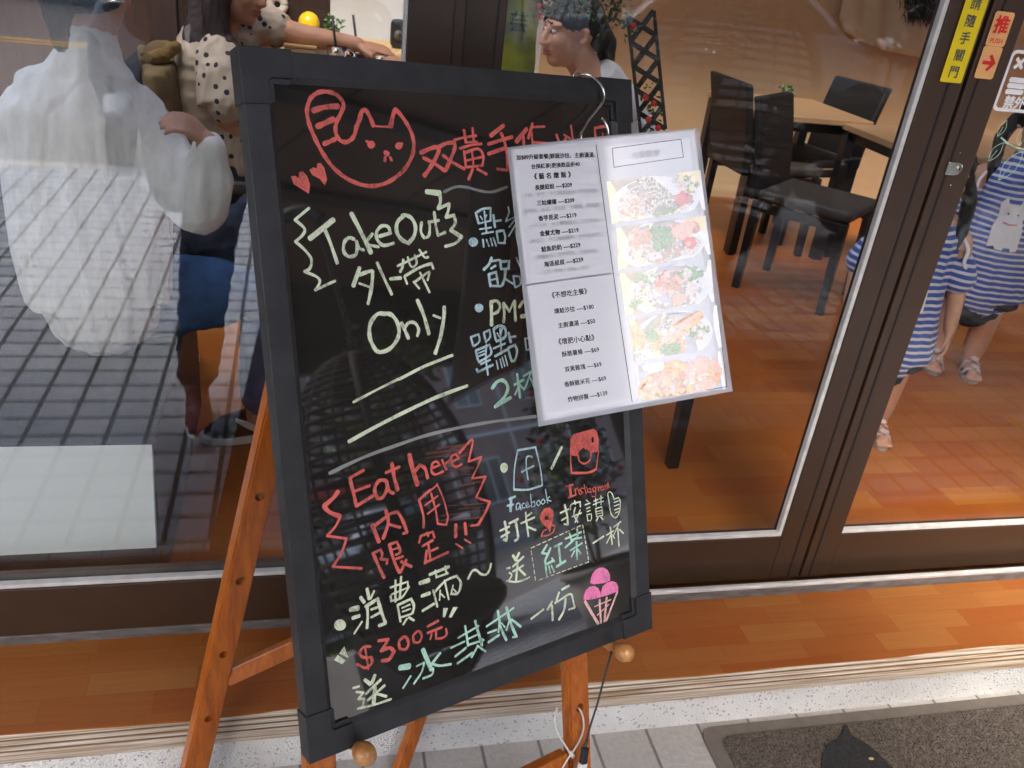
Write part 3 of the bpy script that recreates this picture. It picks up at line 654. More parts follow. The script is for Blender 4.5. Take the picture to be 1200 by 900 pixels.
b.prism([(cx+a, cz+c) for a, c in arrow], PY(1.4266), 0.0002, 0.0006); b.build('arrow', MT['sign_red'], s2)
# white no-food decal on the right glass
c0 = atY(1162, 128, 1.4475); c1 = atY(1182, 60, 1.4475)
x0, z0, z1 = c0[0]+0.001, c0[2]-0.002, c1[2]+0.004; x1 = x0+0.125
b = MB(); ro = rrect(x0, x1, z0, z1, 0.011); ri = rrect(x0+0.006, x1-0.006, z0+0.006, z1-0.006, 0.007)
Pg = PY(1.4477)
k = len(ro); b.add([Pg(a, c, 0) for a, c in ro]+[Pg(a, c, 0) for a, c in ri], [(i, (i+1) % k, (i+1) % k+k, i+k) for i in range(k)])
cx, cz = x0+0.024, z1-0.0225
for s_ in (1, -1):
    d = np.array([1, s_])/2**.5; e = np.array([-s_, 1])/2**.5
    b.add([Pg(*(np.array([cx, cz])+d*a*0.0125+e*c*0.0032), 0.0002+0.0002*(s_ > 0)) for a, c in ((-1, -1), (1, -1), (1, 1), (-1, 1))], [(0, 1, 2, 3)])
for i in range(3): b.add([Pg(a, c, 0) for a, c in rrect(x0+0.015, x0+0.055, z0+0.0315+0.0105*i, z0+0.0405+0.0105*i, 0.004)], [tuple(range(28))])
put_text(b, '禁外食', x0+0.056, z0+0.0175, 0.0240, 1.4477, 0, heavy=0.05)
o = b.build('food_rule_decal', MT['sign_white'], recalc=False); tag(o, 'white outlined decal with a cross and burger on the right glass', 'decal')
# painted leaf sprig on the right glass
b = MB()
def ribbon(b, pts, w, P, n=0.0, mi=0, taper=False):
    pts = [np.array(p, float) for p in pts]; L = len(pts); vs = []
    for i in range(L):
        t_ = pts[min(i+1, L-1)]-pts[max(i-1, 0)]; t_ = t_/(np.linalg.norm(t_)+1e-9); e = np.array([-t_[1], t_[0]])
        ww = w/2*(1.0 if not taper else 0.5+0.5*math.sin(math.pi*min(1, i/(L-1)*1.2)))
        vs += [pts[i]+e*ww, pts[i]-e*ww]
    b.add([P(v[0], v[1], n) for v in vs], [(2*i, 2*i+1, 2*i+3, 2*i+2) for i in range(L-1)], mi)
def gl(px, py): c = atY(px, py, 1.4478); return (c[0], c[2])
def leaf_shape(a, c, w):
    a, c = np.array(a), np.array(c); d = c-a; e = np.array([-d[1], d[0]])*w
    return [a+d*t_+e*math.sin(math.pi*t_)*s_ for s_, seq in ((1, np.linspace(0, 1, 9)), (-1, np.linspace(1, 0, 9))) for t_ in seq]
for a, c, w in (((1158, 189), (1176, 167), .24), ((1169, 160), (1180, 141), .24), ((1170, 211), (1199, 177), .24), ((1194, 171), (1200, 149), .26), ((1204, 205), (1222, 184), .25)):
    ribbon(b, leaf_shape(gl(*a), gl(*c), w), 0.0012, PY(1.4478)); ribbon(b, [gl(*a), np.array(gl(*a))*.4+np.array(gl(*c))*.6], 0.0012, PY(1.4478))
ribbon(b, [gl(1173, 161), gl(1181, 168), gl(1188, 172), gl(1200, 175), gl(1225, 178)], 0.003, PY(1.4478))
ribbon(b, [gl(1176, 167), gl(1183, 170), gl(1188, 172)], 0.0012, PY(1.4478))
o = b.build('leaf_decal', MT['paint_green'], recalc=False); tag(o, 'pale green leaf sprig painted on the right door glass', 'decal')

# ------------------------------------------------------------------ doormat
def PZ(z): return lambda a, c, n: np.array([a, c, z+n])
mt = thing('doormat', 'grey brown coil doormat with a black cat shape before the step', 'doormat', (1.25, 0.9, 0))
def tilt(x): return 1.150-0.002*(x-0.82)
b = MB(); x0, x1, y0, y1 = 0.822, 1.735, 0.52, 1.150
outer = rrect(x0, x1, y0, y1, 0.03); inner = rrect(x0+0.035, x1-0.035, y0+0.035, y1-0.030, 0.02)
k = len(outer); z = 0.004
b.add([(a, c, 0.001) for a, c in outer]+[(a, c, 0.006) for a, c in outer]+[(a, c, 0.006) for a, c in inner], [(i, (i+1) % k, (i+1) % k+k, i+k) for i in range(k)]+[(i+k, (i+1) % k+k, (i+1) % k+2*k, i+2*k) for i in range(k)])
b.build('rubber_border', MT['mat_rubber'], mt, recalc=False)
b = MB(); b.prism(inner, PZ(0), 0.002, 0.013); o = b.build('coil_pile', MT['coil'], mt, bevel=0.006)
# raised random loops so the pile catches light
b = MB(); rng = random.Random(3)
for _ in range(5200):
    a, c = rng.uniform(x0+0.04, x1-0.04), rng.uniform(0.88, y1-0.035); an = rng.uniform(0, 6.28); r_ = rng.uniform(0.0018, 0.0042); hh = rng.uniform(0.013, 0.018)
    d = np.array([math.cos(an), math.sin(an)]); e = np.array([-d[1], d[0]])*0.0008
    pts = [np.array([a, c])-d*r_, np.array([a, c]), np.array([a, c])+d*r_]
    b.add([(*(pts[0]-e), 0.012), (*(pts[0]+e), 0.012), (*(pts[1]-e), hh), (*(pts[1]+e), hh), (*(pts[2]-e), 0.012), (*(pts[2]+e), 0.012)], [(0, 1, 3, 2), (2, 3, 5, 4)])
b.build('pile_loops', MT['coil'], mt, recalc=False)
cat = [atZ(x, y, 0.0135) for x, y in ((962, 902), (963, 888), (968, 876), (976, 869), (984, 866), (989, 852), (992, 851), (997, 863), (1006, 868), (1018, 875), (1030, 886), (1044, 900), (1052, 910), (1000, 960), (968, 940))]
b = MB(); b.prism([(p[0], p[1]) for p in cat][::-1], PZ(0.0), 0.0135, 0.0185); b.build('cat_shape', MT['coil_dark'], mt)
e_ = atZ(1021, 889, 0.02); b = MB(); b.ellip(e_, (0.006, 0.0035, 0.001)); b.build('cat_eye', MT['woodlight'], mt)

# ------------------------------------------------------------------ the writing board
BO = np.array([-0.06724885, 1.09108012, 1.30259354])
BU = np.array([0.92772997, 0.3698572, -0.05022709]); BDn = np.array([0.0909939, -0.35461728, -0.93057332]); BN = np.array([0.36199064, -0.85875039, 0.36264382])
def BP(u, v, n=0.0): return BO+BU*u+BDn*v+BN*n
def bl(px, py, n=0.0):
    q = atP(px, py, BO+BN*n, BN)-BO; return (q@BU, q@BDn)
bd = thing('writing_board', 'black glass writing board covered in marker lettering on the wooden easel', 'writing board', BP(0.3, 0.88, -0.02))
W, Hh, fw, lip = 0.600, 0.880, 0.031, 0.0365
def rail(P, L):
    prof = [(0.0, 0.0), (fw-0.002, 0.0), (fw, -0.0015), (lip, -0.0065), (lip, -0.026), (0.0, -0.026)]
    b = MB(); vs = [P(a, 0.03, n) for a, n in prof]+[P(a, L-0.03, n) for a, n in prof]; k = len(prof)
    b.add(vs, [tuple(range(k)), tuple(range(k, 2*k))[::-1]]+[(i, (i+1) % k, (i+1) % k+k, i+k) for i in range(k)])
    # fine line along the rail
    b.build('frame_rail', MT['frame_black'], bd, bevel=0.0008)
rail(lambda a, s, n: BP(a, s, n), Hh); rail(lambda a, s, n: BP(W-a, s, n), Hh)
rail(lambda a, s, n: BP(s, a, n), W); rail(lambda a, s, n: BP(s, Hh-a, n), W)
cl = 0.064; cw = 0.0335
for su, sv in ((0, 0), (1, 0), (1, 1), (0, 1)):
    def PC(a, c, n, su=su, sv=sv): return BP(W+0.0022-a if su else a-0.0022, Hh+0.0022-c if sv else c-0.0022, n)
    b = MB(); b.prism([(0, 0), (cl, 0), (cl, cw), (cw+0.004, cw), (cw, cw+0.004), (cw, cl), (0, cl)], PC, 0.0022, -0.0285)
    b.prism([(cw-0.0005, cw-0.0005), (cl, cw-0.0005), (cl-0.004, cw+0.0068), (cw+0.0068, cw+0.0068), (cw+0.0068, cl-0.004), (cw-0.0005, cl)], PC, -0.0015, -0.0055)
    b.build('corner_cap', MT['cap_black'], bd, bevel=0.0012)
PN = -0.0060
b = MB(); b.prism([(0.03, 0.03), (W-0.03, 0.03), (W-0.03, Hh-0.03), (0.03, Hh-0.03)], BP, -0.024, PN); pn = b.build('panel', MT['panel'], bd)
b = MB(); b.prism([(0.004, 0.004), (W-0.004, 0.004), (W-0.004, Hh-0.004), (0.004, Hh-0.004)], BP, -0.0265, -0.0285); b.build('back_plate', MT['frame_black'], bd)
# hanging rings on the top rail
for px, py in ((410, 65), (676, 92)):
    u, v = bl(px, py, -0.012); b = MB()
    b.tube([BP(u-0.007*math.cos(a), -0.0005-0.010*math.sin(a), -0.012) for a in np.linspace(0, math.pi, 11)], 0.0012, 8); b.lathe([(0.0034, 0), (0.0034, 0.0018), (0.002, 0.0042), (0, 0.0045)], BP(u+0.006, 0.0, -0.012), -BDn, 12)
    b.build('hanging_ring', MT['chrome'], bd)

CROPS = dict(A=(330, 90, 6), B=(330, 220, 5.4545), C=(390, 290, 6.6667), D=(480, 110, 5), E=(530, 230, 7.5), F=(530, 340, 6), G=(350, 400, 4), H=(360, 500, 5), I=(560, 490, 6.428), J=(570, 570, 6.924), K=(380, 650, 6), L=(380, 720, 6.6667), M=(540, 650, 6))
def smooth_poly(pts, k=5):
    if len(pts) < 3: return pts
    P = [np.array(p, float) for p in pts]; out = []
    for i in range(len(P)-1):
        p0, p1, p2, p3 = P[max(i-1, 0)], P[i], P[i+1], P[min(i+2, len(P)-1)]
        c1 = np.dot(p1-p0, p2-p1)/(np.linalg.norm(p1-p0)*np.linalg.norm(p2-p1)+1e-9) if i else 1
        c2 = np.dot(p2-p1, p3-p2)/(np.linalg.norm(p2-p1)*np.linalg.norm(p3-p2)+1e-9) if i < len(P)-2 else 1
        m1 = (p2-p0)/2 if c1 > 0.25 else (p2-p1)*0.6; m2 = (p3-p1)/2 if c2 > 0.25 else (p2-p1)*0.6
        for j in range(k):
            t = j/k; out.append((2*t**3-3*t**2+1)*p1+(t**3-2*t**2+t)*m1+(-2*t**3+3*t**2)*p2+(t**3-t**2)*m2)
    out.append(P[-1]); return out
LAYER = [0]
def stroke(b, crop, pts, w, n=None):
    """one marker stroke: traced points in an enlarged view of the photograph -> flat ribbon with rounded ends on the panel"""
    x0, y0, s = CROPS[crop]
    q = smooth_poly(pts); LAYER[0] = (LAYER[0]+1) % 40; nn = PN+0.0002+LAYER[0]*0.000004 if n is None else n
    q = [np.array(bl(x0+p[0]/s, y0+p[1]/s, PN)) for p in q]
    dist = np.linalg.norm(atP(x0+pts[0][0]/s, y0+pts[0][1]/s, BO, BN)-CAM)
    hw = w/s*dist/FPX*0.5*1.10; L = len(q)
    rng = random.Random(int(pts[0][0]*31+pts[0][1])); vs = []
    ends = []
    for i in range(L):
        t = q[min(i+1, L-1)]-q[max(i-1, 0)]; t = t/(np.linalg.norm(t)+1e-12); e = np.array([-t[1], t[0]])
        f = hw*(1+rng.uniform(-0.07, 0.07))*(0.94+0.1*math.sin(i*0.9))
        vs += [q[i]+e*f, q[i]-e*f]; ends.append((t, e, f))
    for i in range(1, L):     # keep both edges continuous round sharp corners
        if np.dot(ends[i][1], ends[i-1][1]) < 0: pass
    fs = [(2*i, 2*i+1, 2*i+3, 2*i+2) for i in range(L-1)]
    for i, sg in ((0, -1), (L-1, 1)):
        t, e, f = ends[i]; base = len(vs); c = q[i]
        arc = [c+e*f*math.cos(a)+t*sg*f*0.75*math.sin(a) for a in np.linspace(0, math.pi, 7)]
        vs += arc; fs.append(tuple(range(base, base+7)))
    for i in range(1, L-1):   # round joint at sharp bends
        d1 = q[i]-q[i-1]; d2 = q[i+1]-q[i]
        if np.dot(d1, d2) < 0.6*np.linalg.norm(d1)*np.linalg.norm(d2):
            base = len(vs); vs += [q[i]+hw*np.array([math.cos(a), math.sin(a)]) for a in np.linspace(0, 2*math.pi, 9)[:-1]]; fs.append(tuple(range(base, base+8)))
    b.add([BP(v[0], v[1], nn) for v in vs], fs)
def blob(b, crop, pts, n=None):
    x0, y0, s = CROPS[crop]; nn = PN+0.00018 if n is None else n
    b.add([BP(*bl(x0+p[0]/s, y0+p[1]/s, PN), nn) for p in pts], [tuple(range(len(pts)))])
def disc(b, crop, c, r, ry=None, n=None):
    ry = ry or r; rng = random.Random(int(c[0])); blob(b, crop, [(c[0]+r*math.cos(a)*rng.uniform(.93, 1.05), c[1]+ry*math.sin(a)*rng.uniform(.93, 1.05)) for a in np.linspace(0, 2*math.pi, 15)[:-1]], n)
def write(name, m, strokes, extra=None):
    first = None                         # one mesh for each written passage
    for crop in dict.fromkeys(s[0] for s in strokes):
        b = MB()
        for s in strokes:
            if s[0] == crop: stroke(b, *s)
        if extra: extra(b, crop)
        o = b.build(name, MT[m], pn, recalc=False); first = first or o
    return first
# cat drawing and hearts
write('cat_drawing', 'red', [
 ('A', [(525,350),(515,400),(490,440),(450,460),(410,445),(385,410),(378,360),(390,310),(415,260),(435,205),(420,160),(375,120),(320,105),(265,108),(215,138),(188,185),(178,250),(193,330),(220,400),(260,485),(310,570),(370,645),(450,710),(540,752),(630,768),(720,752),(800,708),(870,642),(915,560),(930,480),(915,400),(880,330),(840,272),(803,228)], 27),
 ('A', [(803,228),(785,262),(767,350)], 30), ('A', [(765,352),(700,350),(650,345)], 13), ('A', [(645,345),(622,285),(597,240)], 28), ('A', [(597,238),(566,240),(545,305),(525,355)], 30),
 ('A', [(222,238),(300,214),(395,207)], 34), ('A', [(250,350),(300,328),(365,297)], 34), ('A', [(297,472),(340,455),(372,440)], 30), ('A', [(595,452),(625,468)], 18), ('A', [(848,470),(825,480)], 18),
 ('A', [(728,532),(745,542)], 34), ('A', [(728,565),(724,592)], 22), ('A', [(763,565),(772,588)], 18)],
 lambda b, c: (disc(b, 'A', (630, 477), 28), disc(b, 'A', (824, 486), 26)) if c == 'A' else None)
for poly in ([(65,700),(95,695),(118,712),(125,670),(150,665),(180,700),(200,760),(192,822),(140,790),(85,755)], [(195,655),(225,635),(245,648),(250,610),(275,605),(300,640),(320,720),(305,765),(270,720),(215,690)]):
    b = MB(); blob(b, 'A', poly); b.build('heart_drawing', MT['red'], pn, recalc=False)
write('red_lettering', 'red', [('D', p, w) for p, w in (
 ([(65,345),(110,325),(155,312),(170,330),(150,380),(115,440),(85,480)],24),([(80,375),(140,405),(205,450)],20),([(170,312),(215,290),(262,285),(265,315),(245,370),(210,450)],22),([(195,360),(250,400),(320,440)],18),
 ([(262,270),(320,255),(390,245)],14),([(318,212),(330,285)],16),([(368,200),(375,270)],16),([(330,285),(395,280)],12),([(295,320),(360,300),(420,293)],14),([(318,335),(330,430)],16),([(325,345),(400,322),(432,365),(425,420)],16),([(335,430),(425,420)],14),([(335,390),(425,370)],12),([(365,340),(375,425)],12),([(370,440),(345,500)],18),([(395,440),(450,470)],16),
 ([(550,185),(475,245)],22),([(460,295),(600,252)],18),([(460,352),(560,318)],20),([(535,230),(552,270),(566,330),(573,400),(572,445)],18),([(572,448),(510,440)],15),
 ([(685,205),(625,280)],24),([(665,250),(670,310)],18),([(720,175),(695,260)],18),([(715,195),(790,192)],12),([(715,225),(720,312)],12),([(725,285),(805,290)],14),
 ([(820,285),(860,310)],10),([(860,240),(885,312)],18),([(915,260),(887,318)],16),([(905,240),(940,262)],12),([(945,185),(960,312)],12),([(915,280),(945,310)],12),
 ([(1030,275),(1070,265)],14),([(1085,200),(1090,275)],14),([(1085,200),(1145,190)],14),([(1090,268),(1165,263)],20),([(1130,230),(1130,265)],10),([(1160,200),(1160,260)],12))]
 +[('H', p, w) for p, w in (
 ([(180,380),(150,420),(97,465)],24),([(97,465),(130,500),(192,525)],24),([(195,525),(165,585),(115,640)],14),([(115,640),(228,655)],14),([(230,655),(200,740),(150,820)],14),([(150,820),(318,830)],14),
 ([(330,255),(250,300)],17),([(250,300),(270,385),(288,465)],20),([(288,465),(385,405)],18),([(275,380),(365,345)],16),([(465,320),(440,312),(412,325),(395,370),(410,420),(440,415),(465,370),(467,325)],20),([(465,330),(480,375),(505,390)],20),([(495,215),(510,300),(530,370)],22),([(460,270),(540,235)],16),
 ([(598,165),(620,260),(645,340)],27),([(630,262),(660,225),(690,245),(705,300)],20),([(725,245),(775,225),(760,205),(735,215),(728,260),(750,280),(795,262)],14),([(790,195),(815,250)],14),([(805,220),(840,190)],12),([(845,205),(890,185),(870,160),(845,175),(845,215),(870,235),(905,220)],13),
 ([(890,155),(960,75)],15),([(960,75),(970,88),(955,160),(945,203)],13),([(945,205),(1020,177)],13),([(1020,177),(990,250),(965,303)],12),([(965,303),(1045,292)],12),([(1045,292),(1010,370),(990,413)],13),([(990,415),(1070,440)],13),([(1070,440),(1040,510),(1000,575)],16),([(1000,575),(960,580)],12),
 ([(380,575),(420,675)],22),([(385,590),(480,515),(530,500),(560,550),(585,618)],19),([(585,620),(562,625)],15),([(460,490),(475,560),(445,655)],20),([(470,570),(545,590)],16),
 ([(720,370),(655,430)],16),([(655,430),(680,520),(682,590)],15),([(660,425),(760,342)],9),([(760,335),(800,430),(825,530)],9),([(825,530),(815,575),(770,570)],12),([(690,460),(765,405)],11),([(705,510),(775,455)],11),([(725,390),(750,480),(765,570)],12),
 ([(385,740),(420,820),(450,885)],18),([(390,740),(430,720),(440,750),(430,775)],15),([(430,775),(470,780),(465,805)],15),([(480,690),(510,790),(540,855)],18),([(480,690),(525,675),(545,730),(520,750)],15),([(500,720),(530,710)],11),([(505,780),(560,760)],15),([(545,855),(580,780)],17),([(550,790),(610,820)],17),
 ([(700,620),(710,640)],14),([(655,680),(665,640)],13),([(665,640),(735,615),(745,650)],13),([(675,700),(735,665)],15),([(710,690),(720,770)],13),([(720,730),(765,710)],13),([(700,725),(690,800)],17),([(690,795),(740,775),(825,735)],15),
 ([(870,575),(870,645)],20),([(923,565),(930,630)],18),([(870,685),(910,712)],10),([(922,660),(957,682)],10))]
 +[('I', p, w) for p, w in (
 ([(665,515),(715,500)],12),([(690,505),(700,590)],20),([(680,600),(730,580)],12),([(730,530),(738,580)],9),([(730,545),(750,525),(765,570)],9),([(785,525),(765,540),(790,560),(770,575)],9),([(800,500),(815,570)],9),([(790,530),(820,520)],8),([(845,530),(825,535),(828,560),(845,555)],9),([(848,530),(852,562)],9),([(885,520),(865,530),(870,555),(885,545)],9),([(888,520),(885,590),(860,590)],9),([(903,515),(910,550)],9),([(905,530),(920,515)],8),([(940,515),(922,520),(928,545),(945,535)],9),([(942,512),(950,540)],9),([(955,505),(965,540)],8),([(958,515),(970,500),(977,530)],8),([(972,510),(980,485),(987,525)],8))]
 +[('K', p, w) for p, w in (
 ([(325,645),(275,650),(245,690),(270,720),(330,720),(335,760),(290,795),(232,770)],18),([(285,640),(310,805)],13),([(380,605),(450,595)],22),([(450,597),(400,675)],20),([(400,675),(460,655),(490,682),(455,735),(405,745)],26),([(555,580),(525,610),(530,660),(570,665),(592,625),(575,580),(550,580)],19),([(650,540),(625,570),(630,615),(665,615),(685,575),(670,540),(648,540)],16),([(725,505),(800,465)],18),([(725,550),(825,510)],18),([(755,555),(745,595)],12),([(785,540),(785,590),(830,585),(860,560),(855,520)],15))])
write('cream_lettering', 'cream', [('B', p, w) for p, w in (
 ([(175,130),(85,205)],16),([(85,205),(145,260),(135,300),(88,345)],18),([(88,345),(150,400),(190,460),(180,515),(145,535)],18),([(145,535),(225,570),(243,605),(215,655)],17),([(215,655),(340,595)],16),
 ([(180,325),(330,205)],31),([(268,250),(310,350),(355,482)],22),([(465,330),(430,320),(400,350),(398,410),(430,440),(470,430),(482,390),(478,345)],21),([(478,340),(495,385),(525,400)],18),([(445,165),(510,290),(570,415)],28),([(580,295),(540,345)],20),([(540,345),(560,365),(620,378)],18),([(625,310),(695,290),(680,250),(640,245),(608,280),(610,330),(650,368),(715,355)],21),
 ([(780,180),(740,220),(735,280),(765,330),(810,355),(845,310),(855,250),(830,195),(790,175),(770,180)],24),([(895,220),(890,280),(910,320),(940,308),(947,250),(940,215)],18),([(975,155),(985,240),(1000,305),(1045,285)],18),([(940,220),(1005,208)],18),
 ([(925,25),(1010,35)],32),([(1010,35),(1015,90),(1000,135)],22),([(1000,135),(1070,102)],18),([(1070,102),(1065,145),(1050,190)],20),([(1050,190),(1100,175),(1110,225),(1080,270)],20),([(1080,270),(1150,315)],24),([(1150,315),(1110,355),(1045,375)],18))]
 +[('C', p, w) for p, w in (
 ([(208,160),(160,300)],30),([(205,215),(290,185),(310,200),(300,320),(275,440)],27),([(205,280),(285,308)],17),([(345,118),(400,240),(460,365)],24),([(450,245),(530,238)],26),([(505,145),(580,110),(650,75),(730,35)],18),([(550,95),(545,150),(525,190)],21),([(585,75),(605,140),(630,155),(655,120),(640,60)],17),([(675,18),(715,75),(745,75)],18),([(560,230),(580,285)],18),([(560,225),(680,155),(770,125),(785,165)],22),([(630,268),(675,320)],16),([(640,270),(740,195),(755,200),(740,255)],18),([(680,195),(755,350)],18),
 ([(410,520),(350,520),(295,590),(285,680),(310,760),(355,815),(430,800),(490,740),(518,660),(500,580),(455,525),(400,515)],31),([(535,590),(560,640),(590,710)],27),([(555,640),(590,590),(640,590),(670,640),(660,690)],25),([(660,412),(710,530),(750,675)],30),([(785,530),(840,552)],18),([(870,465),(865,560),(840,700),(800,825)],31))]
 +[('G', [(255,285),(370,225),(480,170),(590,115),(720,65)],11),('G', [(470,178),(590,117),(720,65)],14),('G', [(235,470),(380,390),(530,315),(650,260),(790,208)],17)]
 +[('F', p, w) for p, w in (([(272,80),(275,160),(275,245)],26),([(268,85),(310,75),(335,110),(320,150),(280,170)],21),([(360,90),(365,160),(360,225)],23),([(362,90),(400,150),(435,75)],17),([(438,75),(440,150),(445,215)],23),([(470,120),(495,80),(520,90)],21),([(485,185),(520,180)],28))]
 +[('I', [(630,220),(555,380)],22)]
 +[('J', p, w) for p, w in (
 ([(110,360),(185,325)],18),([(148,285),(165,380),(160,440),(140,430)],22),([(120,410),(185,370)],18),([(185,300),(255,265)],20),([(235,275),(250,360),(255,420),(230,440)],22),([(318,210),(325,300)],16),([(325,245),(365,215)],16),([(280,300),(390,250)],16),([(325,290),(340,405)],16),([(340,330),(400,355)],16),
 ([(600,215),(665,185)],14),([(635,150),(655,240),(660,310)],18),([(660,310),(630,305)],14),([(610,275),(660,245)],14),([(715,115),(722,145)],12),([(680,190),(690,145),(760,125),(762,165)],13),([(720,170),(710,230),(740,290)],12),([(760,190),(720,290)],12),([(695,245),(770,215)],12),
 ([(810,110),(825,125)],10),([(800,150),(840,135)],10),([(810,180),(840,168)],9),([(815,205),(842,195)],9),([(815,230),(822,280)],9),([(822,280),(850,270),(850,222)],9),([(850,222),(815,230)],9),([(870,120),(905,105)],9),([(865,150),(905,130)],9),([(885,95),(890,160)],9),([(915,100),(945,90)],9),([(910,130),(950,120)],9),([(928,75),(930,150)],9),([(885,180),(892,245)],10),([(885,180),(935,165),(942,235)],10),([(892,245),(942,235)],9),([(890,205),(935,195)],8),([(890,225),(938,215)],8),([(905,250),(890,280)],12),([(925,245),(945,270)],12),
 ([(995,130),(985,60),(1000,42),(1020,60),(1035,105)],9),([(1035,105),(1070,90),(1085,120),(1080,200),(1060,245),(1040,255),(1010,220),(995,130)],9),([(1035,130),(1075,115)],8),([(1035,160),(1075,145)],8),([(1040,190),(1075,178)],8),([(1045,215),(1070,205)],8),
 ([(215,560),(240,600)],22),([(265,540),(235,600)],22),([(165,665),(190,660)],14),([(215,650),(300,570)],18),([(215,690),(300,640)],18),([(255,600),(240,760)],20),([(265,670),(315,720)],18),([(185,700),(205,720),(180,765)],14),([(165,765),(230,775),(300,760),(350,735)],15),
 ([(865,460),(950,405)],14),([(975,395),(1030,360)],12),([(1005,330),(1020,470)],12),([(1010,390),(975,460)],12),([(1015,390),(1040,420)],10),([(1030,330),(1090,285)],12),([(1075,300),(1030,400)],10),([(1065,340),(1075,485)],12),([(1080,350),(1110,380)],12))]
 +[('J', [(a[0]+(c[0]-a[0])*i/k, a[1]+(c[1]-a[1])*i/k), (a[0]+(c[0]-a[0])*(i+.62)/k, a[1]+(c[1]-a[1])*(i+.62)/k)], 8) for a, c, k in (((362,500),(780,310),9),((780,312),(830,610),7),((828,612),(412,765),9),((398,762),(360,505),5)) for i in range(k)]
 +[('K', p, w) for p, w in (
 ([(185,385),(235,375)],34),([(200,445),(245,430)],25),([(265,470),(210,555)],13),([(255,300),(280,335)],22),([(300,240),(315,310)],23),([(350,255),(325,310)],14),([(300,360),(305,430),(300,515)],20),([(290,365),(375,310),(400,400),(430,480)],23),([(430,482),(385,498)],22),([(330,385),(370,370)],17),([(330,440),(385,410)],17),
 ([(465,230),(585,190),(590,230)],14),([(590,230),(470,280)],12),([(465,290),(470,325),(545,300),(595,225)],15),([(500,180),(500,330)],16),([(540,155),(530,310)],16),([(515,355),(535,470)],16),([(515,355),(610,310),(630,360),(620,410)],19),([(545,375),(600,350)],12),([(550,400),(605,380)],12),([(540,440),(615,415)],14),([(580,450),(555,490)],14),([(595,440),(630,462)],16),
 ([(672,200),(733,180)],30),([(685,290),(740,270)],24),([(690,395),(770,345)],19),([(740,140),(875,85)],20),([(780,110),(790,160)],14),([(850,80),(860,135)],14),([(785,160),(870,130)],14),([(765,250),(795,365)],15),([(770,270),(850,185),(930,150),(960,200),(940,270),(900,275)],17),([(845,180),(875,315)],13),([(815,250),(810,320)],11),([(820,275),(845,300)],11),([(905,215),(890,280)],11),([(905,240),(930,265)],11),
 ([(1010,170),(1040,115),(1070,110),(1100,135),(1135,140),(1160,110),(1172,65)],16))]
 +[('L', p, w) for p, w in (([(315,510),(360,545)],26),([(395,475),(370,540)],26),([(225,575),(270,562)],18),([(325,620),(440,510)],20),([(340,670),(470,555)],20),([(395,570),(385,700)],30),([(410,620),(485,640)],20),([(250,605),(305,610)],16),([(305,610),(265,660)],16),([(265,660),(310,660),(300,715)],17),([(260,735),(390,705),(520,662)],18))]
 +[('M', p, w) for p, w in (([(495,450),(580,385)],16),([(640,330),(610,385)],18),([(640,355),(645,460)],16),([(690,265),(665,340)],16),([(710,245),(760,218)],16),([(680,330),(755,280),(780,280),(800,370)],14),([(800,372),(760,385)],13),([(735,310),(725,390),(690,455)],18))],
 lambda b, c: disc(b, 'I', (197, 373), 30, 38) if c == 'I' else None if c != 'K' else (disc(b, 'K', (110, 495), 41), blob(b, 'K', [(140,645),(170,725),(105,695)]), blob(b, 'K', [(95,705),(150,745),(125,770),(68,740)]), blob(b, 'K', [(836,375),(870,375),(848,440),(833,440)]), blob(b, 'K', [(905,368),(938,368),(895,442),(875,440)])))
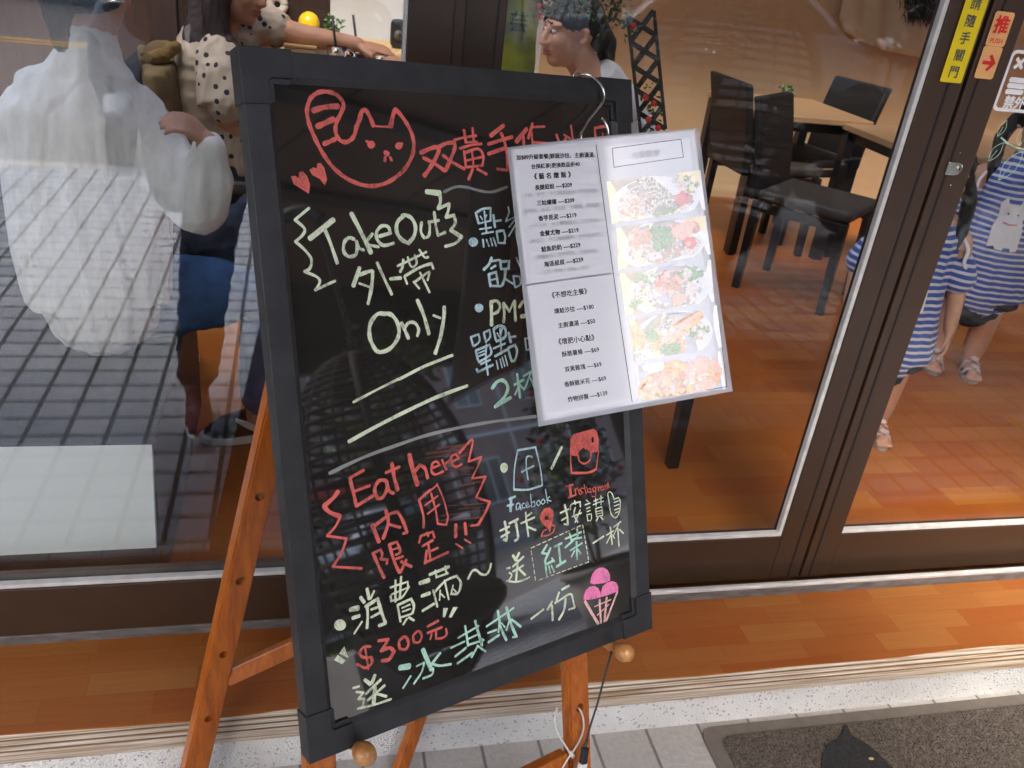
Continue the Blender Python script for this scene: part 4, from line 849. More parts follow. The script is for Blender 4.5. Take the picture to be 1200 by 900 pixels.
write('pale_blue_lettering', 'blue', [('E', p, w) for p, w in (
 ([(205,145),(230,235)],21),([(215,140),(270,110),(335,105),(335,215)],20),([(230,240),(335,215)],14),([(245,175),(265,205)],13),([(300,165),(285,200)],13),([(280,130),(300,320)],17),([(240,290),(340,275)],15),([(260,330),(360,312)],15),([(268,380),(275,445)],17),([(300,380),(322,440)],15),([(335,370),(352,435)],15),([(360,365),(385,435)],15),([(360,165),(375,270)],24),([(375,220),(430,210)],16),([(388,310),(405,410)],19),([(388,310),(450,300),(465,360),(455,410)],20),([(405,410),(465,412)],17),
 ([(490,95),(500,140)],15),([(500,140),(470,220)],15),([(470,220),(545,185)],14),([(545,210),(500,270)],14),([(555,250),(495,350)],15),([(555,300),(580,440)],16),([(560,540),(595,615)],16),
 ([(345,540),(320,600),(275,645)],25),([(345,570),(410,560)],18),([(340,635),(380,610)],19),([(320,685),(335,790)],25),([(325,685),(385,665),(400,770)],22),([(345,735),(385,725)],15),([(330,788),(430,790)],18),([(420,560),(430,640)],23),([(425,575),(500,570),(495,620)],22),([(440,640),(500,635)],18),([(465,640),(460,720),(440,780)],26),([(460,720),(500,750),(540,770)],19),([(535,700),(550,800)],18),([(535,700),(590,705),(600,770),(555,800)],18))]
 +[('F', p, w) for p, w in (
 ([(130,330),(145,390)],16),([(130,330),(185,310),(190,360),(150,395)],15),([(220,300),(235,360)],15),([(220,300),(260,280),(265,330),(235,365)],15),([(165,430),(180,490)],17),([(165,425),(260,385),(270,450),(185,505)],17),([(185,465),(235,445)],13),([(180,445),(225,425)],11),([(240,380),(235,480),(250,595)],15),([(200,520),(265,490)],15),([(170,555),(180,575),(285,525)],17),
 ([(290,280),(305,350)],17),([(290,275),(330,250),(370,270),(370,330),(310,360)],20),([(315,300),(330,330)],9),([(350,270),(335,330)],13),([(335,270),(345,450)],13),([(290,410),(370,375)],15),([(300,465),(380,420)],17),([(310,495),(322,555)],11),([(335,485),(350,545)],11),([(350,470),(368,535)],11),([(370,460),(388,530)],11),([(395,300),(410,365)],19),([(405,330),(445,325)],15),([(390,410),(415,495)],19),([(395,405),(440,385),(455,430),(440,490),(415,500)],18),([(510,340),(520,420),(550,415)],13),([(510,340),(545,335)],12))]
 +[('I', p, w) for p, w in (
 ([(300,240),(275,380),(270,535)],12),([(270,538),(380,538),(485,505)],15),([(485,505),(470,380),(435,225)],11),([(435,218),(300,242)],15),([(408,295),(390,285),(365,300),(365,380),(378,465)],12),([(330,405),(420,360)],15),
 ([(250,600),(245,700)],23),([(235,610),(280,590)],17),([(220,660),(265,650)],15),([(310,640),(290,650),(290,690),(310,680),(315,645)],11),([(315,645),(325,690)],10),([(350,640),(332,650),(338,680),(355,672)],8),([(362,660),(380,650),(372,630),(360,650),(370,675),(395,660)],8),([(395,570),(405,670),(430,660),(425,625),(402,640)],8),([(455,620),(440,640),(455,660),(470,640),(458,618)],8),([(490,610),(475,630),(488,650),(505,630),(492,608)],8),([(508,535),(525,640)],8),([(540,590),(518,615)],8),([(518,615),(550,625)],8))],
 lambda b, c: disc(b, 'E', (185, 402), 42) if c == 'E' else disc(b, 'F', (187, 125), 31) if c == 'F' else None)
write('mint_lettering', 'mint', [('F', p, w) for p, w in (([(280,690),(320,640),(365,640),(390,690),(360,760),(300,820)],25),([(300,820),(410,755)],24),([(435,665),(500,630)],18),([(455,590),(475,755)],18),([(470,670),(440,735)],15),([(470,660),(505,700)],14),([(500,605),(565,565)],15),([(555,575),(510,690)],15),([(550,620),(580,690)],15))]
 +[('J', p, w) for p, w in (([(490,475),(450,540)],20),([(450,540),(500,550)],18),([(520,500),(475,600)],20),([(475,600),(480,635),(545,600)],20),([(530,580),(550,610)],14),([(480,650),(490,725)],16),([(505,645),(520,705)],14),([(525,640),(550,695)],14),([(550,490),(610,460)],18),([(585,480),(600,620)],18),([(570,650),(640,605)],22),([(640,425),(770,370)],17),([(675,380),(690,440)],16),([(735,345),(740,400)],16),([(735,410),(640,495)],18),([(700,430),(770,415)],15),([(680,520),(775,460)],15),([(730,450),(735,590)],18),([(715,520),(690,570)],14),([(740,510),(765,545)],14))]
 +[('L', p, w) for p, w in (([(592,415),(662,405)],42),([(675,480),(615,575)],14),([(770,275),(835,430)],32),([(850,420),(840,470),(770,500)],16),([(720,405),(780,375)],14),([(780,375),(760,450),(700,540)],16),([(905,300),(840,385)],20),([(840,385),(900,400),(990,388)],18))]
 +[('K', p, w) for p, w in (([(890,655),(985,610)],12),([(920,715),(995,655)],16),([(935,765),(1040,690)],16),([(940,585),(1085,500)],14),([(990,500),(1010,640)],16),([(1060,465),(1105,630)],18))]
 +[('M', p, w) for p, w in (([(50,592),(115,562)],12),([(50,635),(160,600)],14),([(150,590),(150,640)],11),([(120,640),(75,720)],16),([(115,640),(175,680)],14),([(190,550),(250,528)],14),([(195,615),(268,565)],18),([(180,505),(370,375)],14),([(260,395),(280,510),(320,600)],18),([(270,480),(265,545)],14),([(285,480),(310,510)],10),([(320,370),(350,480),(390,575)],20),([(345,450),(320,530)],14),([(355,455),(420,505)],16),([(365,580),(395,575)],14))])
# grey dragged lines and smears
write('chalky_line', 'smear', [('G', [(145,618),(300,545),(450,490),(600,440),(750,405),(900,378),(1110,352)],16),('G', [(145,618),(300,545),(450,490),(600,440),(750,405),(900,378),(1110,352)],9),('G', [(145,620),(300,549),(450,494),(600,443),(750,408)],5),
  ('D', [(200,575),(270,545),(340,548),(400,565),(480,575),(570,545)],16)])
rng = random.Random(5)
write('red_smear', 'redsmear', [('H', [(p[0], p[1]), (p[0]-rng.uniform(90, 260), p[1]+rng.uniform(8, 34))], rng.uniform(4, 16)) for p in [(960,100),(950,130),(955,160),(990,200),(975,240),(960,280),(1020,320),(1000,360),(990,400),(1050,450),(1040,490),(1020,530),(985,570),(960,150),(1040,470),(940,110)]])
# location pin
b = MB(); blob(b, 'J', [(440,220),(470,180),(510,170),(540,195),(545,235),(532,300),(515,375),(495,340),(452,300),(430,255)])
for s in (([(520,310),(555,320),(540,370),(500,395),(445,405)],13),([(445,405),(460,365),(485,350)],13)): stroke(b, 'J', *s)
pin = b.build('map_pin_drawing', MT['red'], pn, recalc=False)
b = MB(); disc(b, 'J', (488, 255), 18, n=PN+0.0004); b.build('map_pin_hole', MT['ink_dark'], pn, recalc=False)
# camera emblem
b = MB(); blob(b, 'I', [(700,150),(722,120),(870,80),(895,95),(910,160),(908,250),(850,265),(835,235),(795,222),(762,250),(750,288),(700,280)])
for s in (([(702,150),(697,280),(704,415)],12),([(704,413),(830,410),(890,383)],18),([(890,385),(908,250)],11),([(805,225),(845,245),(845,310),(805,342),(765,325),(756,280)],14)): stroke(b, 'I', *s)
b.build('camera_emblem', MT['red'], pn, recalc=False)
b = MB(); blob(b, 'I', [(853,148),(870,140),(873,182),(856,186)], PN+0.0005); b.build('camera_emblem_window', MT['ink_dark'], pn, recalc=False)
# ice cream
b = MB()
blob(b, 'M', [(910,200),(914,165),(925,135),(945,108),(970,92),(1000,90),(1030,105),(1048,140),(1050,182),(1020,196),(980,206),(940,210)], PN+0.00020)
blob(b, 'M', [(862,317),(864,285),(878,250),(905,226),(938,219),(966,235),(982,265),(985,298),(940,310),(900,317)], PN+0.00024)
blob(b, 'M', [(985,297),(986,262),(995,225),(1025,197),(1065,185),(1092,196),(1106,222),(1105,255),(1060,275),(1020,288)], PN+0.00028)
ice = b.build('ice_cream_drawing', MT['pink'], pn, recalc=False)
write('cone_drawing', 'peach', [('M', p, w) for p, w in (([(872,328),(985,520)],20),([(1100,262),(1000,520)],16),([(975,318),(985,480)],16),([(1025,302),(1010,470)],18),([(940,365),(1055,315)],9),([(960,425),(1040,350)],9))])
write('scoop_line', 'ink_dark', [('M', [(978,222),(990,240),(985,290)], 8), ('M', [(935,212),(990,205),(1010,208)], 6)])

# ------------------------------------------------------------------ S hook and laminated menu
hk = [(676,92,-.012),(683,87,0.002),(692,89,.008),(700,95,.010),(706,103,.011),(708,112,.012),(706,120,.013),(700,128,.014),(691,139,.016),(685,148,.018),(681,157,.020),(682,165,.022),(687,172,.026),(694,176,.030),(700,176,.033),(705,172,.036),(711,168,.036),(713,160,.034),(712,150,.032),(708,142,.030),(705,138,.030)]
b = MB(); b.tube(smooth_poly([BP(*bl(x, y, n), n) for x, y, n in hk], 5), 0.0019, 10)
o = b.build('s_hook', MT['chrome']); tag(o, 'shiny steel S hook on the top rail of the board', 'hook')
MQ = np.array([[0.270, 1.146, 1.197], [0.534, 1.134, 1.243], [0.566, 0.933, 0.940], [0.303, 0.940, 0.884]])
m_n = np.cross(MQ[2]-MQ[0], MQ[1]-MQ[3]); m_n /= np.linalg.norm(m_n)
if m_n[1] > 0: m_n = -m_n
m_c = MQ.mean(0); m_u = (MQ[1]+MQ[2]-MQ[0]-MQ[3])/2; mw = np.linalg.norm(m_u); m_u /= mw
m_u -= m_n*(m_u@m_n); m_u /= np.linalg.norm(m_u); m_v = np.cross(m_u, m_n)
if m_v[2] > 0: m_v = -m_v
mh = 0.37
def MP(a, c, n=0.0):
    bow = 0.006*math.cos(a/mw*math.pi)*1.0-0.005*math.cos((c)/mh*math.pi)     # the sheet is not quite flat
    return m_c+m_u*a+m_v*c+m_n*(n+bow)
def ml(px, py):
    q = np.array([0.0, 0.0]); p = atP(px, py, m_c, m_n)-m_c; q = np.array([p@m_u, p@m_v])
    for _ in range(4):       # follow the bow of the sheet
        tgt = MP(*q); d = ray(px, py); depth = (tgt-CAM)@m_n/(d@m_n); p = CAM+d*depth-m_c; q = np.array([p@m_u, p@m_v])
    return q
menu = thing('menu_sheet', 'laminated white menu sheet with food pictures hanging from the steel hook', 'menu', MP(0, 0))
def sheet(name, corners, n, mats, parent, rx=10, ry=14, round_=0.0):
    c = [ml(*p) for p in corners]; b = MB(); vs = []
    for j in range(ry+1):
        for i in range(rx+1):
            s, t = i/rx, j/ry; q = c[0]*(1-s)*(1-t)+c[1]*s*(1-t)+c[2]*s*t+c[3]*(1-s)*t
            vs.append(MP(q[0], q[1], n))
    fs = [(j*(rx+1)+i, j*(rx+1)+i+1, (j+1)*(rx+1)+i+1, (j+1)*(rx+1)+i) for j in range(ry) for i in range(rx)]
    if round_:
        fs = [f for k, f in enumerate(fs) if k not in ()]
    b.add(vs, fs, 0, True); return b, parent, name, mats
def fsheet(*a, **k):
    b, parent, name, mats = sheet(*a, **k); return b.build(name, mats, parent, recalc=False)
# film with rounded corners: fan outline
fc = [ml(*p) for p in ((594,173),(819,150),(858.6,458.5),(631,500))]
def fq(s, t): return fc[0]*(1-s)*(1-t)+fc[1]*s*(1-t)+fc[2]*s*t+fc[3]*(1-s)*t
b = MB(); r_ = 0.03; N_ = 12; ry_ = 0.022
vs = []; fs = []
for j in range(25):
    t = j/24
    for i in range(17):
        s = i/16; ss, tt = s, t
        # squeeze the corner squares to quarter rounds
        dx = max(0, r_-s, s-(1-r_)); dy = max(0, ry_-t, t-(1-ry_))
        vs.append(MP(*fq(ss, tt), 0))
    fs += [(j*17+i, j*17+i+1, (j+1)*17+i+1, (j+1)*17+i) for i in range(16)] if j < 24 else []
b.add(vs, fs, 0, True); fo = b.build('film', MT['film'], menu, recalc=False)
so = fo.modifiers.new('thick', 'SOLIDIFY'); so.thickness = 0.0005; so.offset = -1
pp = fsheet('paper', ((599,175.5),(814,152.5),(852,454),(637.5,493)), 0.0003, MT['paper'], menu)
CZ = (580, 140, 2.433)
def mz(x, y): return (CZ[0]+x/CZ[2], CZ[1]+y/CZ[2])
pics = [((318,178),(585,145),(600,258),(333,298)), ((345,310),(600,275),(615,385),(352,430)), ((355,440),(615,400),(625,520),(372,560)), ((383,572),(632,530),(647,650),(398,690)), ((400,703),(642,660),(657,768),(410,803))]
rng = random.Random(11)
def picture(k, quad):
    Q = [ml(*mz(*p)) for p in quad]
    def at(s, t): return Q[0]*(1-s)*(1-t)+Q[1]*s*(1-t)+Q[2]*s*t+Q[3]*(1-s)*t
    mats = [MT['ph_yellow'] if k < 4 else MT['ph_bowl_glare'], MT['ph_bowl_glare'], MT['ph_rice'], MT['ph_meat'], MT['ph_green'], MT['ph_red'], MT['ph_shrimp'], MT['ph_fry'], MT['ph_cream']]
    b = MB(); lay = [0.0006]
    def shape(pts, mi):
        lay[0] += 0.0000035; b.add([MP(*at(min(max(s, 0.0), 1.0), min(max(t, 0.0), 1.0)), lay[0]) for s, t in pts], [tuple(range(len(pts)))], mi)
    def ell(cs, ct, rs, rt, mi, n=22, wob=0.0):
        shape([(cs+rs*math.cos(a)*(1+rng.uniform(-wob, wob)), ct+rt*math.sin(a)*(1+rng.uniform(-wob, wob))) for a in np.linspace(0, 2*math.pi, n+1)[:-1]], mi)
    def scatter(n, cs, ct, rs, rt, size, mis, wob=0.3):
        for _ in range(int(n*1.8)):
            a, r = rng.uniform(0, 6.28), math.sqrt(rng.random()); z = size*0.72*rng.uniform(0.4, 1.5)
            ell(cs+rs*r*math.cos(a), ct+rt*r*math.sin(a), z*0.45, z, rng.choice(mis), 8, wob)
    if k != 4:
        shape([(0, 0), (1, 0), (1, 1), (0, 1)], 1); shape([(0, 0), (.42, 0), (.30, .3), (.26, .7), (.34, 1), (0, 1)], 0)  # pale ground at the right has glare put into its colour
        if k < 2: shape([(.72, 0), (1, 0), (1, .55), (.92, .3)], 0)
    else: shape([(0, 0), (1, 0), (1, 1), (0, 1)], 1)
    if k == 0:
        ell(.48, .62, .48, .60, 1); ell(.45, .66, .40, .50, 2, wob=.04); scatter(70, .30, .62, .20, .30, .06, [3, 2, 2, 3, 8]); shape([(.30, .02), (.46, .0), (.74, .66), (.62, .86), (.50, .70)], 8); shape([(.46, .0), (.62, .05), (.80, .5), (.74, .66)], 1); scatter(10, .78, .65, .07, .12, .10, [5, 5, 3]); scatter(9, .55, .90, .10, .05, .07, [4], .5); scatter(20, .85, .3, .12, .2, .08, [0, 2, 4])
    elif k == 1:
        ell(.50, .55, .47, .62, 1); ell(.5, .58, .42, .5, 2, wob=.05); scatter(90, .48, .62, .36, .38, .06, [2, 3, 2, 3, 8]); scatter(12, .26, .32, .10, .12, .16, [3, 3, 6]); scatter(14, .72, .28, .14, .16, .16, [6, 6, 3]); scatter(6, .80, .62, .05, .10, .12, [5, 6]); scatter(13, .48, .42, .12, .28, .11, [4, 4, 4], .5)
    elif k == 2:
        ell(.52, .55, .46, .60, 1); ell(.52, .58, .40, .46, 2, wob=.05); scatter(60, .52, .60, .36, .34, .06, [2, 8, 2, 1]); scatter(44, .52, .38, .16, .26, .08, [6, 3, 5, 6]); scatter(12, .26, .22, .10, .12, .09, [4, 4, 2], .5); scatter(20, .76, .26, .13, .13, .09, [4, 4, 4, 2], .5); scatter(8, .12, .76, .05, .08, .08, [4, 4, 2], .5); scatter(8, .60, .82, .06, .06, .10, [6])
    elif k == 3:
        ell(.46, .55, .46, .60, 1); scatter(60, .45, .55, .36, .40, .09, [2, 8, 7, 2]); shape([(.0, .2), (.10, .06), (.16, .5), (.10, .85), (.02, .8)], 7); shape([(.18, .72), (.30, .52), (.56, .20), (.80, .05), (.84, .22), (.66, .46), (.40, .74), (.26, .84)], 7); shape([(.22, .72), (.55, .28), (.78, .1), (.60, .42), (.36, .70)], 6); scatter(8, .22, .46, .05, .13, .10, [4], .5); scatter(12, .42, .84, .09, .09, .10, [4], .5); scatter(14, .76, .52, .11, .13, .09, [4, 2], .5); scatter(8, .08, .9, .05, .06, .14, [1, 8])
    else:
        ell(.35, .70, .36, .50, 7, wob=.05); ell(.42, .30, .18, .28, 7, wob=.08); ell(.75, .55, .22, .42, 6, wob=.1); scatter(60, .40, .60, .32, .36, .10, [7, 7, 3, 6]); scatter(40, .75, .5, .22, .4, .10, [7, 2, 6, 6]); scatter(14, .2, .12, .1, .08, .12, [1])
    b.build('food_picture', mats, menu, recalc=False)
for k, q in enumerate(pics): picture(k, q)
# printed text: each line runs from its first to its last pixel
def menu_line(b, body, a, c, mi=0, heavy=0.01, hs=1.0):
    vs, fs, w = text_mesh(body, 0.0); A = ml(*mz(*a)); Cc = ml(*mz(*c)); d = Cc-A; L = np.linalg.norm(d); d = d/L; e = np.array([d[1], -d[0]])
    em = L/w
    for i, (ox, oy) in enumerate(((0, 0), (heavy, 0), (0, heavy), (heavy, heavy)) if heavy > 0.02 else ((0, 0),)):
        b.add([MP(*(A+d*(L*vx+(ox-heavy/2)*em)+e*(vy*L*hs+(oy-heavy/2)*em)), 0.0007+0.000012*i) for vx, vy in vs], fs, mi)
b = MB()
for body, a, c, bold in (('加$89升級套餐(鮮蔬沙拉、主廚濃湯、', (61,109), (286,101), .012), ('台採紅茶)更換飲品折40', (104,135), (241,127), .012), ('《 藝 名 燉 飯 》', (112,163), (216,157), .012),
  ('長腿姐姐 ----$209', (114,195), (219,186), .012), ('三姑嬸嬸 ----$209', (120,239), (226,230), .012), ('香芋見泥 ----$219', (124,283), (232,272), .012), ('金髮尤物 ----$219', (128,326), (238,315), .012), ('鮭魚奶奶 ----$229', (132,371), (243,357), .012), ('海派叔叔 ----$239', (140,414), (251,399), .012),
  ('《不想吃主餐》', (162,502), (262,489), .004), ('燻鮭沙拉 ----$180', (169,547), (281,533), -.004), ('主廚濃湯 ----$50', (180,588), (285,574), -.004), ('《增肥小心點》', (181,634), (283,621), .004), ('酥脆薯條 ----$69', (191,670), (296,655), -.004), ('双黃雞塊 ----$69', (199,713), (303,697), -.004), ('香酥雞米花 ----$69', (198,756), (316,737), -.004), ('炸物拼盤 ----$139', (208,799), (320,779), -.004)):
    menu_line(b, body, a, c, 0, 0.055 if bold > 0.01 else 0.03, 1.12)
# ruled lines and the heading box
def rule(b, a, c, w, n=0.0008):
    A, Cc = ml(*mz(*a)), ml(*mz(*c)); k = 10
    ribbon(b, [A+(Cc-A)*i/k for i in range(k+1)], w, MP, n)
for a, c in (((288,72),(391,806)),((334,83),(530,57)),((530,57),(537,108)),((537,108),(339,137)),((339,137),(334,83)),((640,585),(661,762)),((661,762),(600,772))): rule(b, a, c, 0.0010)
b.build('menu_lettering', MT['inkblack'], menu, recalc=False)
b = MB()
for body, a, c in (('(白蝦、甜豆、手工醃製雞肉、奶香白醬)', (78,218), (292,203)), ('(杏鮑菇、香菇、秀珍菇、松露醬、野菇醬)', (80,263), (299,243)), ('(大甲芋頭、手工醃製雞肉、手工芋泥)', (96,305), (296,288)), ('(南瓜子、手工醃製雞肉、手作南瓜泥)', (100,348), (301,328)), ('(煙燻鮭魚、香煎培根、奶香白醬)', (115,394), (292,374)), ('(白蝦、蛤蜊、透抽、清炒)', (130,436), (271,421))): menu_line(b, body, a, c, 0, 0.0, 1.1)
menu_line(b, '午安飲食', (392,104), (470,94), 0, 0.03)
rule(b, (85,473), (332,439), 0.0022, 0.0006)
b.build('menu_small_lettering', MT['inkgrey'], menu, recalc=False)

# ------------------------------------------------------------------ easel
ez = thing('easel', 'reddish brown wooden display easel carrying the black writing board', 'easel', (0.2, 1.0, 0))
def holed(name, p0, p1, w, h, side, holes):
    """square leg with drilled peg holes; holes = [fraction], drilled along the thin way"""
    p0 = np.array(p0, float); p1 = np.array(p1, float)
    b = MB(); b.beam(p0, p1, w, h, side); me = bpy.data.meshes.new('leg'); me.from_pydata(b.v, [], b.f)
    bm = bmesh.new(); bm.from_mesh(me); bmesh.ops.recalc_face_normals(bm, faces=bm.faces); bmesh.ops.bevel(bm, geom=list(bm.edges), offset=0.003, segments=2, affect='EDGES'); bm.to_mesh(me); bm.free()
    d = (p1-p0)/np.linalg.norm(p1-p0); sx = np.array(side, float); sx -= d*(sx@d); sx /= np.linalg.norm(sx); sy = np.cross(d, sx)
    if holes:
        c = MB()
        for f in holes: q = p0+(p1-p0)*f; c.tube([q-sy*0.05, q+sy*0.05], 0.0075, 18)
        cm = bpy.data.meshes.new('c'); cm.from_pydata(c.v, [], c.f)
        bm = bmesh.new(); bm.from_mesh(cm); bmesh.ops.recalc_face_normals(bm, faces=bm.faces); bm.to_mesh(cm); bm.free()
        co = bpy.data.objects.new('c', cm); COL.objects.link(co)
        me = evaluated('leg', me, [('BOOLEAN', dict(operation='DIFFERENCE', solver='EXACT', object=co))])
        bpy.data.objects.remove(co)
    me.materials.clear(); me.materials.append(MT['pine'])
    return link('leg', me, ez)
NL = -0.046     # centre of the front legs behind the board face
def down(u0, v0, u1, v1):   # extend a line on the leg plane to the ground
    a, c = BP(u0, v0, NL), BP(u1, v1, NL); t = a[2]/(a[2]-c[2]); return a+(c-a)*t
uB0, vB0 = bl(672.5, 775, NL); uB1, vB1 = bl(676.5, 890, NL)
uD0, vD0 = bl(372, 850, NL); uD1, vD1 = bl(373.5, 895, NL)
footB = down(uB0, vB0, uB1, vB1); footD = down(uD0, vD0, uD1, vD1)
topB = BP(uB0, vB0, NL)+(BP(uB0, vB0, NL)-footB)/np.linalg.norm(BP(uB0, vB0, NL)-footB)*0.78
topD = BP(uD0, vD0, NL)+(BP(uD0, vD0, NL)-footD)/np.linalg.norm(BP(uD0, vD0, NL)-footD)*0.78
lenB = np.linalg.norm(topB-footB)
hB = atP(681, 829, BO+BN*(NL+0.012), BN); fB = np.linalg.norm(hB-BN*0.012-footB)/lenB
holed('leg', footB, topB, 0.042, 0.024, BU, [fB, fB+0.16, fB+0.26, fB+0.36])
holed('leg', footD, topD, 0.042, 0.024, BU, [])
fA = np.array([-0.2038, 1.0761, 0.0]); hA = np.array([0.0496, 1.1768, 1.1959]); fC = np.array([0.1787, 1.1119, 0.0]); hC = np.array([0.4848, 1.3243, 1.1109])
offn = -BN*0.012
def frac(p0, p1, py):
    lo, hi = 0, 1
    for _ in range(50):
        m_ = (lo+hi)/2; q = RC@(p0+(p1-p0)*m_-CAM)
        if 450+FPX*q[1]/q[2] > py: lo = m_
        else: hi = m_
    return lo
holed('leg', fA, hA, 0.042, 0.026, BU, [frac(fA, hA, y) for y in (577, 675, 761, 836)])
holed('leg', fC, hC, 0.024, 0.024, BU, [])
b = MB(); fr = frac(fA, hA, 798); pa = fA+(hA-fA)*fr; fr2 = frac(fC, hC, 662); pc = fC+(hC-fC)*fr2
b.beam(pa+BU*0.02, pc, 0.028, 0.020, BDn); b.build('rail', MT['pine'], ez, bevel=0.002)
q0 = atP(655, 884, BO+BN*NL, BN); uq, vq = bl(661, 884, NL); ud, vd = bl(373, 1010, NL)
endR = BP(uq, vq+0.008, NL); dirR = -BU+BDn*0.02; b = MB(); b.beam(endR, endR+dirR*0.395, 0.030, 0.022, BDn); b.build('rail', MT['pine'], ez, bevel=0.002)
b = MB(); b.beam(BP(0.03, 0.09, NL-0.022), BP(0.57, 0.09, NL-0.022), 0.04, 0.018, BDn); b.build('rail', MT['pine'], ez, bevel=0.002)
for px, py, n in ((735, 766, .030), (430, 886, .030)):
    u, v = bl(px, py, n); u2 = u
    o_ = BP(u, v, NL-0.01); b = MB()
    b.lathe([(0.0001, 0), (0.0075, 0.001), (0.0075, 0.040), (0.0095, 0.046), (0.0070, 0.054), (0.0085, 0.060), (0.0120, 0.066), (0.0148, 0.074), (0.0150, 0.082), (0.0125, 0.090), (0.006, 0.0945), (0.0001, 0.0955)], o_, BN, 22)
    b.build('peg', MT['pegwood'], ez)

# ------------------------------------------------------------------ cable, plug and plastic cord
cb = thing('power_cable', 'black cable with a moulded plug hanging from the bottom of the board', 'cable', (0.49, 0.95, 0.35))
pts = [BP(*bl(x, y, n), n) for x, y, n in ((712,744,-.012),(717,756,-.010),(715,770,-.006),(708,795,-.002),(700,825,0.0),(692,850,0.0),(688,866,0.0))]
b = MB(); b.tube(smooth_poly(pts, 6), 0.0018, 8); b.build('cord', MT['cable'], cb)
def cbox(b, x, y0, y1, wpx, n, th):
    a = BP(*bl(*y0, n), n); c = BP(*bl(*y1, n), n); b.beam(a, c, wpx, th, BU)
b = MB(); b.lathe([(0.0022, 0), (0.0030, 0.003), (0.0026, 0.005), (0.0032, 0.008), (0.0028, 0.010), (0.0036, 0.013)], BP(*bl(688.5, 866, 0), 0), BP(*bl(684, 879, 0), 0)-BP(*bl(688.5, 866, 0), 0), 12)
b.beam(BP(*bl(686, 876, 0), 0), BP(*bl(683, 895, 0), 0), 0.0115, 0.008, BU); b.build('plug', MT['cable'], cb, bevel=0.001)
b = MB(); b.beam(BP(*bl(683, 894, 0), 0), BP(*bl(678, 925, 0), 0), 0.0150, 0.007, BU); b.build('connector', MT['usb'], cb, bevel=0.001)
sp = [(653,829,-.05),(650,845,-.045),(654,860,-.040),(662,873,-.033),(669,884,-.030)]
sp2 = [(675,829,-.045),(679,831,-.034),(683,840,-.028),(684,853,-.026),(680,866,-.027),(674,877,-.028),(669,884,-.029),(663,893,-.03),(657,905,-.03),(650,925,-.035)]
b = MB()
for s in (sp, sp2): b.tube(smooth_poly([BP(*bl(x, y, n), n) for x, y, n in s], 6), 0.0016, 8)
b.tube([BP(*bl(668, 881, -.029), -.029), BP(*bl(672, 887, -.028), -.028)], 0.0036, 8)
o = b.build('plastic_cord', MT['string']); tag(o, 'translucent plastic cord looped through the hole of the easel leg', 'cord')

# ------------------------------------------------------------------ interior furniture
FL = ZF+0.003
bn = thing('window_bench', 'low dark bench with a white panel on its front behind the left window', 'bench', (-1.2, 1.75, FL))
b = MB(); b.box(-2.6, -0.278, 1.52, 2.32, FL, 0.500); b.build('base', MT['bench'], bn, bevel=0.004)
b = MB(); b.box(-2.6, -0.270, 1.505, 2.335, 0.5002, 0.520); b.build('bench_top', MT['bench'], bn, bevel=0.004)
wa, wb, wc_, wd_ = (atY(x, y, 1.502) for x, y in ((178, 522), (0, 525), (0, 653), (183, 643)))
b = MB(); b.prism([(-1.4, wc_[2]-0.006), (wd_[0], wd_[2]), (wa[0], wa[2]), (-1.4, wb[2]+0.002)], PY(1.5045), -0.014, 0.0)
b.build('white_panel', MT['white_panel'], bn, bevel=0.001)

lc_ = thing('low_cabinet', 'dark low cabinet behind the window bench at the left edge', 'cabinet', (-1.7, 2.8, FL))
b = MB(); b.box(-2.6, -0.72, 2.36, 3.3, FL, 0.55); b.build('carcass', MT['bench'], lc_, bevel=0.004)
b = MB(); b.box(-2.6, -0.715, 2.355, 3.305, 0.5502, 0.57); b.build('cabinet_top', MT['bench'], lc_, bevel=0.004)

def make_chair(name, label, group, loc, rz):
    """black dining chair: padded seat, tall upholstered back, four square legs; faces +X in its own frame"""
    t = thing(name, label, 'chair', (0, 0, 0), group)
    b = MB(); b.box(-0.20, 0.21, -0.195, 0.195, 0.405, 0.455); b.build('seat', MT['grey_seat'], t, bevel=0.018, bseg=3)
    b = MB()
    prof = [(-0.205-0.08*((z-0.40)/0.42)**1.6, z) for z in np.linspace(0.40, 0.82, 9)]
    poly = [(x, z) for x, z in prof]+[(x-0.038, z) for x, z in prof[::-1]]
    b.prism(poly, lambda a, c, n: np.array([a, n, c]), -0.190, 0.190); b.build('backrest', MT['black_vinyl'], t, bevel=0.010)
    for sx, sy in ((-0.195, -0.182), (-0.195, 0.182), (0.185, -0.182), (0.185, 0.182)):
        b = MB(); b.beam((sx*1.04, sy, 0.0), (sx, sy, 0.404), 0.032, 0.032, (1, 0, 0), 0, 0.038, 0.038); b.build('leg', MT['black_wood'], t, bevel=0.002)
    for y0 in (-0.19, 0.17):
        b = MB(); b.box(-0.17, 0.17, y0, y0+0.02, 0.36, 0.400); b.build('seat_rail', MT['black_wood'], t, bevel=0.002)
    t.location = (loc[0], loc[1], FL); t.rotation_euler = (0, 0, rz); return t
CG = 'black dining chairs inside the shop'
ch2 = make_chair('dining_chair', 'black upholstered chair seen from behind nearest the door frame', CG, (2.20, 3.345), math.atan2(-.76, .65))
def chair_at(label, x, y, rz):
    r = dup(ch2, (0, 0, 0), rz, label); r.location = (x, y, FL); return r
chair_at('black chair left of the table with the small potted plant', 2.30, 4.02, 0.05)
chair_at('black chair behind the table with the small potted plant', 2.62, 4.24, math.pi+0.25)
chair_at('black chair mostly hidden behind the hanging menu sheet', 0.85, 2.12, 0.0)
